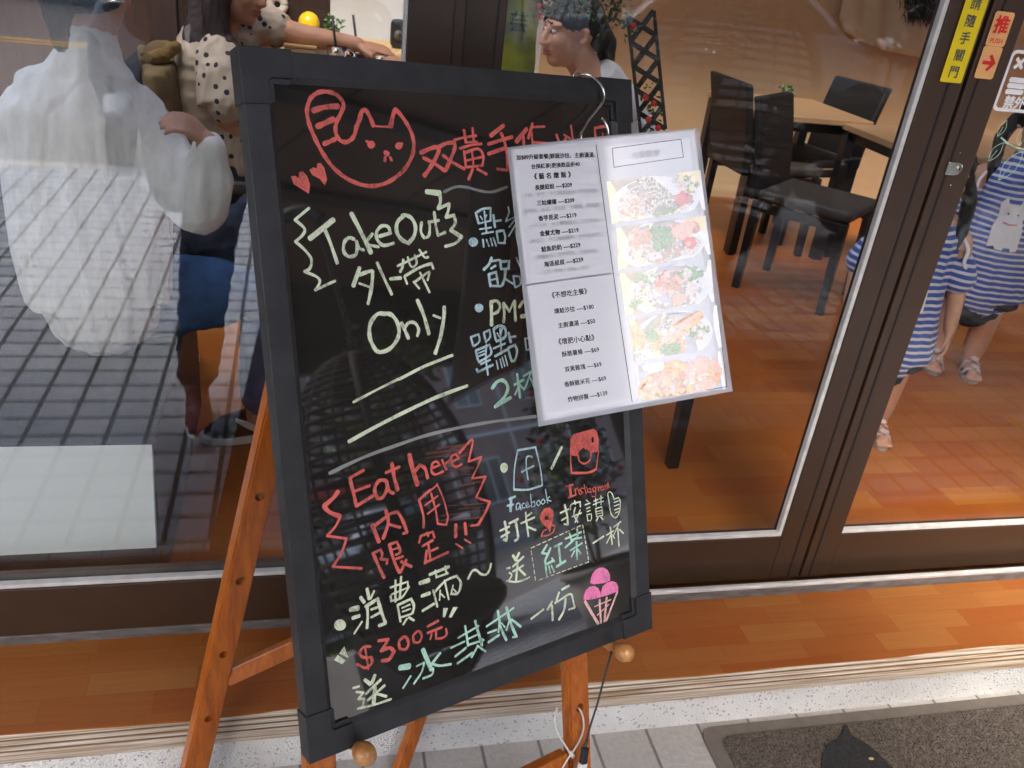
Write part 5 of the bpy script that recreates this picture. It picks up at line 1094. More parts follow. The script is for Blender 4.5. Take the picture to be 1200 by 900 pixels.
def make_table(name, label, loc, w, d, h, top, cat='table', group=None):
    t = thing(name, label, cat, loc, group); x, y, z = loc
    b = MB(); b.box(x-w/2, x+w/2, y-d/2, y+d/2, z+h-0.03, z+h); b.build('tabletop', top, t, bevel=0.004)
    b = MB(); b.box(x-w/2+0.03, x+w/2-0.03, y-d/2+0.03, y+d/2-0.03, z+h-0.075, z+h-0.031); b.build('apron', MT['black_wood'], t)
    for sx in (-1, 1):
        for sy in (-1, 1):
            b = MB(); b.box(x+sx*(w/2-0.035)-0.025, x+sx*(w/2-0.035)+0.025, y+sy*(d/2-0.035)-0.025, y+sy*(d/2-0.035)+0.025, z, z+h-0.031); b.build('leg', MT['black_wood'], t, bevel=0.002)
    return t
TG = 'wooden topped dining tables'
make_table('dining_table', 'wood topped black table with a small potted plant between two black chairs', (2.40, 4.13, FL), 0.62, 0.60, 0.695, MT['table_top'], group=TG)
make_table('dining_table', 'wood topped table beside the right door frame', (2.95, 3.55, FL), 0.80, 0.60, 0.680, MT['table_top'], group=TG)
make_table('dining_table', 'table with drinks between the woman in dots and the person in white', (0.36, 3.35, FL), 0.75, 0.62, 0.765, MT['woodlight'], group=TG)
make_table('dining_table', 'narrow table by the back wall holding a yellow ball', (0.22, 4.55, FL), 0.9, 0.42, 0.755, MT['woodlight'], group=TG)

def potted(name, label, base, r, h, ph, m_leaf, group=None, n=60, seed=1):
    t = thing(name, label, 'plant', base, group); x, y, z = base
    b = MB(); b.lathe([(r*0.75, 0), (r, h), (r*1.05, h), (r*1.05, h*0.92), (r*0.9, h*0.9)], base, (0, 0, 1), 16); b.build('pot', MT['pot_black'], t)
    rng = random.Random(seed); b = MB(); pts = []
    for _ in range(n): a = rng.uniform(0, 6.28); q = rng.random(); pts.append((x+r*1.5*q*math.cos(a), y+r*1.5*q*math.sin(a), z+h+ph*rng.random()))
    leaves(b, pts, r*0.9, rng=rng)
    for i in range(6): b.tube([(x, y, z+h*0.8), pts[i]], 0.0012, 5)
    b.build('leaves', m_leaf, t, recalc=False); return t
p = atY(918, 122, 4.06); potted('potted_plant', 'small green plant in a black pot on the table before the beige wall', (p[0]+0.0, 4.06, FL+0.695), 0.028, 0.055, 0.045, MT['green_leaf'], 'small plants on the tables', 50, 3)
p = atY(388, 38, 4.5); potted('potted_plant', 'small succulent in a black pot beside the yellow ball', (p[0], 4.5, FL+0.755), 0.030, 0.055, 0.06, MT['green_leaf'], 'small plants on the tables', 60, 4)
p = atY(362, 27, 4.5); yl = thing('yellow_ball', 'glossy yellow ball shaped lamp on the back table', 'ornament', (p[0], 4.5, FL+0.755))
b = MB(); b.ellip((p[0], 4.5, FL+0.755+0.072), (0.05, 0.05, 0.055)); b.build('globe', MT['yellow_glossy'], yl); b = MB(); b.lathe([(0.03, 0), (0.026, 0.02), (0.02, 0.024)], (p[0], 4.5, FL+0.755), (0, 0, 1), 16); b.build('foot', MT['black_wood'], yl)
p = atY(466, 50, 4.5); o = thing('speaker', 'small black rounded box standing on the back table near the window post', 'speaker', (p[0], 4.5, FL+0.755))
b = MB(); b.prism(rrect(p[0]-0.035, p[0]+0.035, FL+0.755, FL+0.755+0.13, 0.025), PY(4.5), -0.03, 0.03); b.build('case', MT['black_vinyl'], o, bevel=0.006)
b = MB(); b.lathe([(0.0, 0), (0.024, 0.0), (0.026, 0.003), (0.0, 0.002)], (p[0], 4.469, FL+0.755+0.06), (0, -1, 0), 18); b.build('grille', MT['grey_seat'], o)
# wall decor: pale ring and plate on the brown wall
for (px, py, r, rr, lab) in ((325, 5, 0.055, 0.020, 'pale ring shaped ornament on the brown wall'), (320, 25, 0.060, 0.0, 'pale round dish hung below the ring on the brown wall')):
    c = atY(px, py, YB-0.02); o = thing('wall_ornament', lab, 'ornament', (c[0], YB, c[2])); b = MB()
    if rr: b.tube([(c[0]+(r-rr)*math.cos(a), YB-0.02, c[2]+(r-rr)*math.sin(a)) for a in np.linspace(0, 2*math.pi, 25)], rr, 10)
    else: b.lathe([(0.02, 0), (r*0.6, 0.004), (r, 0.02), (r, 0.024), (r*0.6, 0.010), (0, 0.008)], (c[0], YB-0.002, c[2]), (0, -1, 0), 26)
    b.build('rim', MT['white_wall'] if rr else MT['bowl'], o)
    b = MB(); b.lathe([(0.004, 0), (0.004, 0.012)], (c[0], YB-0.001, c[2]+r*0.8), (0, -1, 0), 8); b.build('wall_hook', MT['brass'], o)
# things on the drinks table
TZ = FL+0.765
def on_table(px, py, Y): p = atY(px, py, Y); return p[0]
def tumbler(label, x, y, r, h, fill, straw=None):
    t = thing('drink_glass', label, 'glass', (x, y, TZ), 'drinks on the table')
    b = MB(); b.lathe([(r*0.75, 0), (r, h), (r*0.93, h), (r*0.68, 0.006), (0, 0.006)], (x, y, TZ), (0, 0, 1), 20); b.build('glass_wall', MT['drink'], t)
    b = MB(); b.lathe([(r*0.66, 0.008), (r*0.86, h*0.82), (0, h*0.82)], (x, y, TZ), (0, 0, 1), 18); b.build('drink', fill, t)
    if straw: b = MB(); b.tube([(x+0.01, y, TZ+0.02), (x+straw, y+0.01, TZ+h+0.095)], 0.0045, 8); b.build('straw', MT['cable'], t)
tumbler('tumbler with a black straw left of the second straw', on_table(395, 60, 3.30), 3.30, 0.036, 0.125, MT['milk'], -0.018)
tumbler('tumbler with a black straw beside the resting hand', on_table(420, 60, 3.42), 3.42, 0.036, 0.125, MT['tea'], -0.022)
tumbler('clear tumbler without a straw near the window post', on_table(447, 64, 3.25), 3.25, 0.034, 0.115, MT['milk'])
def boxthing(name, label, cat, x, y, w, d, h, m, group=None, lid=None):
    t = thing(name, label, cat, (x, y, TZ), group); b = MB(); b.box(x-w/2, x+w/2, y-d/2, y+d/2, TZ, TZ+h); b.build('case', m, t, bevel=0.004)
    b = MB(); b.box(x-w/2-0.002, x+w/2+0.002, y-d/2-0.002, y+d/2+0.002, TZ+h+0.0005, TZ+h+0.012); b.build('lid', lid or m, t, bevel=0.003)
boxthing('napkin_box', 'pale wooden napkin box on the drinks table', 'box', on_table(352, 58, 3.35), 3.35, 0.11, 0.09, 0.105, MT['woodlight'])
boxthing('cutlery_box', 'pale wooden cutlery box on the drinks table', 'box', on_table(372, 60, 3.45), 3.45, 0.07, 0.08, 0.10, MT['bowl'])
boxthing('sauce_tub', 'orange tub with a white lid beside the first straw', 'tub', on_table(381, 64, 3.18), 3.18, 0.04, 0.04, 0.088, MT['orange_box'], None, MT['bowl'])
boxthing('sauce_tub', 'orange tub with a pale lid at the window post', 'tub', on_table(464, 68, 3.18), 3.18, 0.055, 0.05, 0.075, MT['orange_box'], None, MT['bowl'])
x = on_table(410, 62, 3.32); o = thing('serving_bowl', 'wide cream bowl between the drinks on the table', 'bowl', (x+0.02, 3.1, TZ))
b = MB(); b.lathe([(0.04, 0), (0.05, 0.01), (0.10, 0.07), (0.105, 0.085), (0.098, 0.082), (0.04, 0.02), (0, 0.018)], (x+0.02, 3.1, TZ), (0, 0, 1), 26); b.build('bowl_wall', MT['bowl'], o)
b = MB(); b.ellip((x+0.02, 3.1, TZ+0.066), (0.085, 0.085, 0.016)); b.build('food', MT['ph_rice'], o)
# hanging print with a plain character beside the door
c = [atY(x, y, 1.62) for x, y in ((597, -12), (640, -12), (626, 84), (600, 84))]
o = thing('hanging_banner', 'yellow green leafy banner with a dark character left of the face in profile', 'banner', (c[3][0], 1.62, c[3][2]))
z0, z1 = c[3][2]-0.12, c[0][2]+0.25; xl = c[3][0]-0.05; xr = atY(632, 40, 1.62)[0]
b = MB(); vs = []; nn_ = 18
for i in range(nn_+1):
    z = z1+(z0-z1)*i/nn_; vs += [(xl, 1.62+0.003*math.sin(i), z), ((xl+xr)/2, 1.626, z), (xr-0.006*math.sin(i*0.7)**2, 1.62-0.003*math.sin(i*1.3), z)]
b.add(vs, [(3*i+j, 3*i+j+1, 3*i+j+4, 3*i+j+3) for i in range(nn_) for j in range(2)], 0, True); f_ = b.build('cloth', MT['banner'], o, recalc=False)
f_.modifiers.new('t', 'SOLIDIFY').thickness = 0.001
b = MB(); cc = atY(608, 26, 1.617)
put_text(b, '芸', cc[0], cc[2], 0.036, 1.6165, 0.0, bold=0.01); b.build('lettering', MT['dark_leaf'], o, recalc=False)
# fabric wall picture at the upper right
pts = [(976, -60), (980, 20), (985, 36), (998, 45), (1012, 50), (1026, 55), (1040, 60), (1060, 64), (1080, 66), (1100, 66), (1125, 60), (1150, 40), (1160, -60)]
Yp = YB-0.06; q = [atY(x, y, Yp) for x, y in pts]
o = thing('wall_drape', 'cream draped cloth hanging on the upper beige wall', 'drape', (q[6][0], YB, q[6][2]))
b = MB(); xs = [p[0] for p in q]; zs = [p[2] for p in q]; n_ = 90; vs = []; zt_ = max(zs)+0.25; mrow = 16
for i in range(n_+1):
    x = xs[1]+(xs[-2]-xs[1])*i/n_; zb_ = np.interp(x, xs[1:-1], zs[1:-1])
    for j in range(mrow+1):
        t_ = j/mrow; z = zb_+(zt_-zb_)*t_; ph = x*34-4.5*(1-t_)**2
        vs.append((x, Yp-0.02-0.020*math.sin(ph)*(0.6+0.4*t_)-0.012*math.sin(ph*0.43+1)-0.03*math.exp(-((1-t_)*0+t_)*6), z))
b.add(vs, [(i*(mrow+1)+j, (i+1)*(mrow+1)+j, (i+1)*(mrow+1)+j+1, i*(mrow+1)+j+1) for i in range(n_) for j in range(mrow)], 0, True)
f_ = b.build('cloth', MT['canvas_cream'], o, recalc=False); f_.modifiers.new('t', 'SOLIDIFY').thickness = 0.004
c0 = atY(1085, 8, Yp-0.07); tf = thing('fur_tuft', 'dark furry tuft over the cream draped cloth', 'ornament', c0); b = MB(); rng = random.Random(8)
for k in range(420):
    a, c = atY(1060+rng.gauss(22, 12), rng.uniform(-30, 20), Yp-0.06)[[0, 2]]; d = rng.uniform(0.03, 0.08); an = rng.gauss(-1.2, 0.5)
    b.tube([(a, Yp-0.05-rng.random()*0.03, c), (a+d*0.5*math.cos(an), Yp-0.08, c+d*0.5*math.sin(an)), (a+d*math.cos(an), Yp-0.075, c+d*math.sin(an))], [0.004, 0.003, 0.0006], 4)
b.build('fur', MT['fur'], tf)
# chair with jacket behind the woman in dots, stool and bag
oc = thing('dark_cabinet', 'tall dark cabinet behind the woman in dots at the left', 'cabinet', (-0.70, 4.0, FL))
b = MB(); b.box(atY(176, 30, 3.95)[0], -0.45, 3.9, 4.3, FL, 1.9); b.build('carcass', MT['wall_brown'], oc, bevel=0.004)
b = MB(); b.box(atY(176, 30, 3.95)[0]+0.02, -0.47, 3.885, 3.899, FL+0.05, 1.87); b.build('door', MT['wall_brown'], oc, bevel=0.003)

# greenery and lattice added inside the door glass, standing in for mirrored ones
gd = thing('foliage_standin', 'dark green leafy garland with red flowers standing in for plants mirrored by the profile', 'foliage', atY(690, 0, 1.62))
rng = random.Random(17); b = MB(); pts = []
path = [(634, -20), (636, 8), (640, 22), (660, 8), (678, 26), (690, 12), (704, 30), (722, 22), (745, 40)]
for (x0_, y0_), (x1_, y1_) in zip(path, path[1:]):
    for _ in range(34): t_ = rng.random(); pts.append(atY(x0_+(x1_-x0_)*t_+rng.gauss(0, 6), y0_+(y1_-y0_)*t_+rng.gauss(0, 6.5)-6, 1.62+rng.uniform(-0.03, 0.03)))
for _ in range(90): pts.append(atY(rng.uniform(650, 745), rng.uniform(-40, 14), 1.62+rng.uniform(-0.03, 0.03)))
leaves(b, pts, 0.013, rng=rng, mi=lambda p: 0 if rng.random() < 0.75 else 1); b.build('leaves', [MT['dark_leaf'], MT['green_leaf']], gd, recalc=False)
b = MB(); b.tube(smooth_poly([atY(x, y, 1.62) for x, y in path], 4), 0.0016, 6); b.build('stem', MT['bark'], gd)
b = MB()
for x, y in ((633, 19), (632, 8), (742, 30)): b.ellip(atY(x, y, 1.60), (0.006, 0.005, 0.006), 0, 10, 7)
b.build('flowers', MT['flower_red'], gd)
lo = thing('lattice_standin', 'narrow dark diamond lattice standing in for a mirrored trellis by the tied hair', 'ornament', atY(755, 160, 1.66))  # added in place of the trellis reflection
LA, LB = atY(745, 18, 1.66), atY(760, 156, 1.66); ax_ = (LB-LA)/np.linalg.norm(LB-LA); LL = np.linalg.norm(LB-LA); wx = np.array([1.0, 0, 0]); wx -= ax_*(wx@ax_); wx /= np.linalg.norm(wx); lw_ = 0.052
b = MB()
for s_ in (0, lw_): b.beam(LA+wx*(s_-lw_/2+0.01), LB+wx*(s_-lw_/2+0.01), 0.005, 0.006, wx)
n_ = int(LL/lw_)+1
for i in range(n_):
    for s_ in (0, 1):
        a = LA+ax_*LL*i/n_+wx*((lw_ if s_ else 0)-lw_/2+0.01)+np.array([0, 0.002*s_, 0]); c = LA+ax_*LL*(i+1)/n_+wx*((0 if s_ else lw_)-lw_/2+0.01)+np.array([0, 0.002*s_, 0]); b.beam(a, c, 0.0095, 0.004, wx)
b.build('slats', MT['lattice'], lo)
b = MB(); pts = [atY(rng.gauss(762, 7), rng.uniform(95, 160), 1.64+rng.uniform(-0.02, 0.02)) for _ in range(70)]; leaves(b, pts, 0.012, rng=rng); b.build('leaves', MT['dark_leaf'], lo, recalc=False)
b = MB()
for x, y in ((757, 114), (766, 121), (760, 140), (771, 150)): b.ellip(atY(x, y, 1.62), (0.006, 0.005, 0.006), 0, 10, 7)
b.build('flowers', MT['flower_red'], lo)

# ------------------------------------------------------------------ people
def basis(f, up=(0, 0, 1)):
    f = np.array(f, float); f /= np.linalg.norm(f); up = np.array(up, float); s = np.cross(f, up); s /= np.linalg.norm(s); u = np.cross(s, f); return f, s, u   # forward, right, up
def head_shapes(mb, c, f, up=(0, 0, 1), h=0.215):
    """skull, jaw, nose, lips and ears round centre c, facing f; h = chin to crown"""
    c = np.array(c, float); f, s, u = basis(f, up); k = h/0.22; R3 = np.array([f, s, u])
    E = lambda a, b_, d, r: mb.ellip(c+f*a*k+s*b_*k+u*d*k, tuple(x*k for x in r), 0, 18, 12, R3)
    E(-0.008, 0, 0.028, (0.094, 0.075, 0.084)); E(0.022, 0, -0.030, (0.066, 0.062, 0.078)); E(0.050, 0, -0.080, (0.034, 0.034, 0.026))
    mb.tube([c+(f*0.082+u*0.022)*k, c+(f*0.100-u*0.008)*k, c+(f*0.108-u*0.024)*k, c+(f*0.086-u*0.032)*k], [0.008*k, 0.011*k, 0.014*k, 0.010*k], 10)
    for sg in (-1, 1):
        E(0.098, 0.010*sg, -0.026, (0.010, 0.010, 0.008)); E(0.060, 0.036*sg, -0.016, (0.030, 0.024, 0.028)); E(0.070, 0.03*sg, 0.032, (0.020, 0.030, 0.009))
        mb.tube([c+(-f*0.002+s*0.070*sg+u*0.022)*k, c+(-f*0.020+s*0.084*sg+u*0.016)*k, c+(-f*0.020+s*0.082*sg-u*0.012)*k, c+(-f*0.004+s*0.070*sg-u*0.028)*k], [0.009*k, 0.010*k, 0.008*k, 0.007*k], 10)
    mb.tube([c+(f*0.080-s*0.018-u*0.050)*k, c+(f*0.090-u*0.047)*k, c+(f*0.080+s*0.018-u*0.050)*k], [0.006*k, 0.009*k, 0.006*k], 8)
    mb.tube([c+(f*0.078-s*0.016-u*0.061)*k, c+(f*0.086-u*0.062)*k, c+(f*0.078+s*0.016-u*0.061)*k], [0.006*k, 0.009*k, 0.006*k], 8)
def face_parts(person, c, f, up=(0, 0, 1), h=0.215, lips=True):
    c = np.array(c, float); f, s, u = basis(f, up); k = h/0.22; R3 = np.array([f, s, u])
    for sg in (-1, 1):
        b = MB(); b.ellip(c+(f*0.078+s*0.030*sg+u*0.012)*k, (0.010*k, 0.013*k, 0.0065*k), 0, 14, 8, R3); b.build('eye', MT['white_cloth'], person)
        b = MB(); b.ellip(c+(f*0.0875+s*0.030*sg+u*0.012)*k, (0.0025*k, 0.006*k, 0.006*k), 0, 12, 8, R3); b.build('iris', MT['hair'], person)
        b = MB(); b.tube([c+(f*0.083+s*0.014*sg+u*0.033)*k, c+(f*0.086+s*0.030*sg+u*0.038)*k, c+(f*0.076+s*0.047*sg+u*0.032)*k], [0.002*k, 0.003*k, 0.0015*k], 6); b.build('eyebrow', MT['hair'], person)
    if lips:
        b = MB()
        for d, r in ((-0.0495, 0.0062), (-0.0595, 0.0068)): b.tube([c+(f*0.083-s*0.019+u*d)*k, c+(f*0.0955+u*d)*k, c+(f*0.083+s*0.019+u*d)*k], [0.003*k, r*k, 0.003*k], 8)
        b.build('lips', MT['lips'], person)
def hand_shapes(mb, w, d, nrm, k=1.0, curl=0.5, side=1):
    """palm, four unequal bent fingers and a thumb from wrist w along d; nrm = back of the hand; side = which way the thumb leaves"""
    w = np.array(w, float); d = np.array(d, float); d /= np.linalg.norm(d); nrm = np.array(nrm, float); nrm -= d*(nrm@d); nrm /= np.linalg.norm(nrm); s = np.cross(d, nrm)*side
    for i in range(4): 
        o = s*(0.028-0.0185*i)*k
        mb.tube([w+o*0.5, w+d*0.045*k+o*0.9, w+d*0.085*k+o], [0.014*k, 0.0125*k, 0.0105*k], 10)
    for i, L in enumerate((0.070, 0.080, 0.075, 0.058)):
        o = s*(0.030-0.0205*i)*k; p = w+d*0.085*k+o; dd = d.copy(); pts = [p]
        for j, fr in enumerate((0.45, 0.32, 0.23)):
            a = curl*(0.45+0.45*j); dd = dd*math.cos(a)-nrm*math.sin(a); dd /= np.linalg.norm(dd)
            nn2 = np.cross(np.cross(dd, nrm), dd); p = p+dd*L*fr*k; pts.append(p)
        limb(mb, pts, [0.0095*k, 0.0088*k, 0.0080*k, 0.0068*k])
    p = w+d*0.018*k+s*0.024*k
    limb(mb, [p, p+(d*0.026+s*0.024-nrm*0.008)*k, p+(d*0.052+s*0.030-nrm*0.016)*k, p+(d*0.074+s*0.026-nrm*0.022)*k], [0.013*k, 0.011*k, 0.0095*k, 0.0078*k])
def person(label, loc, group=None): return thing('person', label, 'person', loc, group)

# --- woman in the white shirt on the bench, seen from behind
pw = person('person in a loose white shirt and blue jeans seated with back to the window', (-0.40, 1.95, 0.52))
hd = np.array([-0.405, 2.00, 1.275]); ff = np.array([0.25, 0.95, -0.25])
b = MB(); head_shapes(b, hd, ff)
limb(b, [(-0.405, 1.985, 1.20), (-0.41, 1.965, 1.12), (-0.41, 1.96, 1.02)], [0.052, 0.056, 0.08])
limb(b, [(-0.41, 1.97, 1.02), (-0.41, 1.97, 0.85), (-0.41, 1.98, 0.66), (-0.40, 1.99, 0.60)], [(0.08, 0.14), (0.085, 0.115), (0.085, 0.12), (0.085, 0.12)], (0, 1, 0))
fw_ = atY(243, 168, 1.845); limb(b, [(-0.30, 1.97, 1.02), (-0.205, 1.87, 0.915), fw_], [0.042, 0.036, 0.025])
limb(b, [(-0.52, 1.97, 1.05), (-0.55, 2.05, 0.88), (-0.46, 2.24, 0.80)], [0.036, 0.032, 0.026])
hand_shapes(b, fw_+np.array([0, 0, 0.008]), (-0.60, -0.35, 0.50), (0.25, -0.55, 0.80), 0.66, 1.25, 1)
hand_shapes(b, (-0.46, 2.24, 0.80), (0.4, 0.8, -0.2), (0, 0, 1), 0.85, 0.5, 1)
limb(b, [(-0.34, 2.02, 0.60), (-0.20, 2.05, 0.605), (-0.085, 2.09, 0.585), (-0.090, 2.105, 0.40), (-0.105, 2.12, 0.26), (-0.11, 2.12, 0.21)], [0.080, 0.072, 0.058, 0.050, 0.036, 0.034])
limb(b, [(-0.46, 2.04, 0.60), (-0.40, 2.30, 0.605), (-0.36, 2.46, 0.58), (-0.36, 2.47, 0.38), (-0.36, 2.46, 0.22)], [0.080, 0.072, 0.056, 0.050, 0.034])
soft('body', b, MT['skin'], pw, 0.0040, 4)
b = MB(); f_, s_, u_ = basis(ff); R3 = np.array([f_, s_, u_])
b.ellip(hd-f_*0.018+u_*0.030, (0.100, 0.086, 0.098), 0, 20, 12, R3); limb(b, [hd-f_*0.09+u_*0.0, hd-f_*0.115-u_*0.05, hd-f_*0.10-u_*0.13], [0.036, 0.032, 0.014])
soft('hair', b, MT['hair'], pw, 0.007, 3, folds(0.004, 90, 12))
b = MB()
for k in range(1):
    limb(b, [(-0.408, 1.962, 1.148), (-0.41, 1.96, 1.10), (-0.415, 1.955, 1.03), (-0.43, 1.945, 0.90), (-0.43, 1.93, 0.76), (-0.425, 1.92, 0.635)], [(0.058, 0.062), (0.072, 0.095), (0.105, 0.165), (0.115, 0.165), (0.125, 0.165), (0.125, 0.150)], (0, 1, 0))
limb(b, [(-0.40, 1.90, 0.68), (-0.40, 1.885, 0.615), (-0.395, 1.88, 0.585)], [(0.03, 0.12), (0.022, 0.10), (0.015, 0.07)], (0, 1, 0))
limb(b, [(-0.415, 1.965, 1.085), (-0.335, 1.965, 1.035), (-0.305, 1.945, 0.98), (-0.245, 1.895, 0.915), (-0.208, 1.87, 0.885)], [0.055, 0.062, 0.070, 0.076, 0.068])
limb(b, [(-0.208, 1.865, 0.885), (-0.185, 1.855, 0.935), fw_+np.array([0.004, 0, -0.012])], [0.068, 0.058, 0.036])
limb(b, [(-0.415, 1.965, 1.085), (-0.50, 1.965, 1.055), (-0.53, 1.965, 1.00), (-0.55, 2.04, 0.88), (-0.47, 2.22, 0.80)], [0.055, 0.064, 0.074, 0.076, 0.056])
def shirt_fold(p):
    w = noise.noise(Vector((p.x*26, p.y*10, p.z*3.2))); w2 = noise.noise(Vector((p.x*9+3, p.y*9, p.z*5+p.x*9))); w3 = noise.noise(Vector((p.x*55, p.y*30, p.z*9)))
    w4 = noise.noise(Vector((p.x*70+9, p.y*40, p.z*16)))
    c1 = noise.noise(Vector((p.x*11, p.y*8, p.z*1.3+7)))
    return 0.005*(0.5-abs(w)*1.9)+0.0055*w2+0.0018*w3-0.0045*max(0, 1-abs(c1)*12)+0.0008*w4
soft('shirt', b, MT['shirt_white'], pw, 0.0055, 6, shirt_fold)
b = MB(); limb(b, [(-0.408, 1.965, 1.135), (-0.406, 1.972, 1.165)], [(0.060, 0.064), (0.056, 0.058)], (0, 1, 0)); soft('collar', b, MT['shirt_white'], pw, 0.005, 3)
b = MB()
limb(b, [(-0.40, 2.0, 0.61), (-0.34, 2.02, 0.605), (-0.20, 2.05, 0.61), (-0.080, 2.09, 0.588), (-0.086, 2.105, 0.42), (-0.100, 2.12, 0.285)], [0.105, 0.098, 0.086, 0.072, 0.066, 0.054])
limb(b, [(-0.44, 2.0, 0.61), (-0.46, 2.06, 0.605), (-0.40, 2.30, 0.61), (-0.36, 2.46, 0.585), (-0.36, 2.47, 0.40), (-0.36, 2.46, 0.27)], [0.105, 0.098, 0.086, 0.072, 0.060, 0.050])
soft('jeans', b, MT['denim'], pw, 0.007, 4, folds(0.007, 22, 22))
def shoe(parent, heel, toe, m_up, swoosh=False, k=1.0, sole=MT['shoe_sole']):
    heel = np.array(heel, float); toe = np.array(toe, float); d = toe-heel; d /= np.linalg.norm(d); L = np.linalg.norm(toe-heel)
    b = MB(); limb(b, [heel+(0, 0, 0.045*k), heel+d*L*0.35+np.array([0, 0, 0.048*k]), heel+d*L*0.72+np.array([0, 0, 0.036*k]), toe-d*0.02+np.array([0, 0, 0.026*k])], [(0.042*k, 0.034*k), (0.046*k, 0.037*k), (0.033*k, 0.042*k), (0.020*k, 0.030*k)], (0, 0, 1))
    limb(b, [heel+d*0.04+np.array([0, 0, 0.06*k]), heel+d*0.035+np.array([0, 0, 0.105*k])], [0.036*k, 0.034*k])
    up = soft('shoe', b, m_up, parent, 0.005, 4)
    b = MB(); n_ = np.array([-d[1], d[0], 0]); out = []
    for i in range(24):
        a = 2*math.pi*i/24; x = (L/2+0.012)*math.cos(a); w = (0.040+0.008*math.cos(a))*math.sin(a)*k; out.append((x, w))
    mid = (heel+toe)/2
    b.prism(out, lambda a, c, n: mid+d*a+n_*c+np.array([0, 0, n]), 0.0, 0.026*k); b.build('sole', sole, up, bevel=0.006)
    return up, d, n_
up, d, n_ = shoe(pw, (-0.055, 2.145, FL), (-0.255, 2.115, FL), MT['shoe_black'])
sw = [(236, 0), ]
pts = [(276, 492), (286, 495), (298, 499), (308, 503), (320, 498), (318, 506), (304, 508), (290, 502), (276, 494)]
b = MB(); b.prism([tuple(atY(x, y, 2.085)[[0, 2]]) for x, y in pts], PY(2.083), -0.012, 0.0); b.build('check_mark', MT['white_cloth'], up)
shoe(pw, (-0.37, 2.44, FL), (-0.34, 2.64, FL), MT['shoe_black'])
# navy bag on the seat beside her
bg_ = thing('shoulder_bag', 'navy blue bag with a black strap beside the seated person in white', 'bag', (-0.17, 2.1, 0.64))
b = MB(); c = atY(254, 287, 2.12); limb(b, [c+np.array([-0.05, 0.01, 0.075]), c+np.array([-0.045, 0, 0.0]), c+np.array([-0.03, 0, -0.085])], [(0.045, 0.075), (0.065, 0.11), (0.055, 0.10)], (0, 1, 0)); limb(b, [c+np.array([0.09, 0.01, 0.085]), c+np.array([0.08, 0, 0.0]), c+np.array([0.06, 0, -0.085])], [(0.045, 0.07), (0.065, 0.10), (0.055, 0.09)], (0, 1, 0))
soft('bag_body', b, MT['navy'], bg_, 0.008, 8, folds(0.008, 14, 18))
b = MB(); b.tube(smooth_poly([c+np.array([-0.12, -0.05, 0.13]), c+np.array([-0.13, -0.07, 0.02]), c+np.array([-0.10, -0.05, -0.14]), c+np.array([-0.06, -0.05, -0.20])], 5), [(0.003, 0.016)]*16, 8, ref=(0, 1, 0)); b.build('strap', MT['cable'], bg_)
b = MB(); b.beam(c+np.array([-0.085, -0.085, 0.055]), c+np.array([-0.080, -0.088, 0.035]), 0.010, 0.004); b.build('zip_pull', MT['pegwood'], bg_)

# --- woman in the dotted blouse, facing right
pd = person('person with long brown hair in a beige dotted blouse reaching across the table', (-0.25, 3.25, 0.6))
hd = np.array([-0.205, 3.22, 1.195]); ff = np.array([0.86, -0.42, -0.12])
b = MB(); head_shapes(b, hd, ff, h=0.215)
limb(b, [hd+np.array([-0.03, 0.01, -0.06]), (-0.255, 3.24, 1.06), (-0.27, 3.25, 0.98)], [0.050, 0.052, 0.09])
limb(b, [(-0.27, 3.25, 0.98), (-0.27, 3.25, 0.82), (-0.25, 3.25, 0.66), (-0.25, 3.25, 0.58)], [(0.15, 0.09), (0.13, 0.09), (0.15, 0.12), (0.16, 0.13)], (0, 1, 0))
limb(b, [(-0.255, 3.13, 0.97), (-0.235, 3.10, 0.80), (-0.12, 3.11, 0.70), (0.06, 3.16, 0.75)], [0.052, 0.042, 0.036, 0.027])
sh = atY(315, 30, 3.38); e1 = atY(352, 42, 3.36); w1 = atY(418, 52, 3.34)
limb(b, [(-0.20, 3.36, 1.00), sh, e1, w1], [0.052, 0.046, 0.042, 0.027])
hand_shapes(b, w1, (1, -0.08, -0.10), (0.1, -0.3, 1), 0.90, 0.28, 1)
limb(b, [(-0.25, 3.17, 0.60), (0.10, 3.17, 0.60), (0.16, 3.17, 0.58), (0.15, 3.17, 0.38), (0.15, 3.18, 0.20)], [0.085, 0.07, 0.058, 0.052, 0.038])
limb(b, [(-0.25, 3.33, 0.60), (0.10, 3.33, 0.60), (0.16, 3.33, 0.58), (0.15, 3.33, 0.38), (0.15, 3.34, 0.20)], [0.085, 0.07, 0.058, 0.052, 0.038])
hand_shapes(b, (0.06, 3.16, 0.755), (1, 0.2, 0), (0, 0, 1), 0.88, 0.4, 1)
soft('body', b, MT['skin_tan'], pd, 0.0055, 5); face_parts(pd, hd, ff)
b = MB(); f_, s_, u_ = basis(ff); R3 = np.array([f_, s_, u_])
b.ellip(hd-f_*0.026+u_*0.036, (0.098, 0.088, 0.094), 0, 20, 12, R3)
limb(b, [hd-f_*0.07+u_*0.02, hd-f_*0.085-u_*0.08, (-0.315, 3.20, 1.02), (-0.325, 3.19, 0.94)], [0.075, 0.07, 0.06, 0.03])
limb(b, [hd+s_*0.060-f_*0.02+u_*0.03, hd+s_*0.078-f_*0.02-u_*0.06, hd+s_*0.085+f_*0.0-u_*0.15, (-0.165, 3.11, 0.96)], [0.045, 0.042, 0.045, 0.022])
soft('hair', b, MT['hair_brown'], pd, 0.007, 3, folds(0.006, 70, 6))
b = MB()
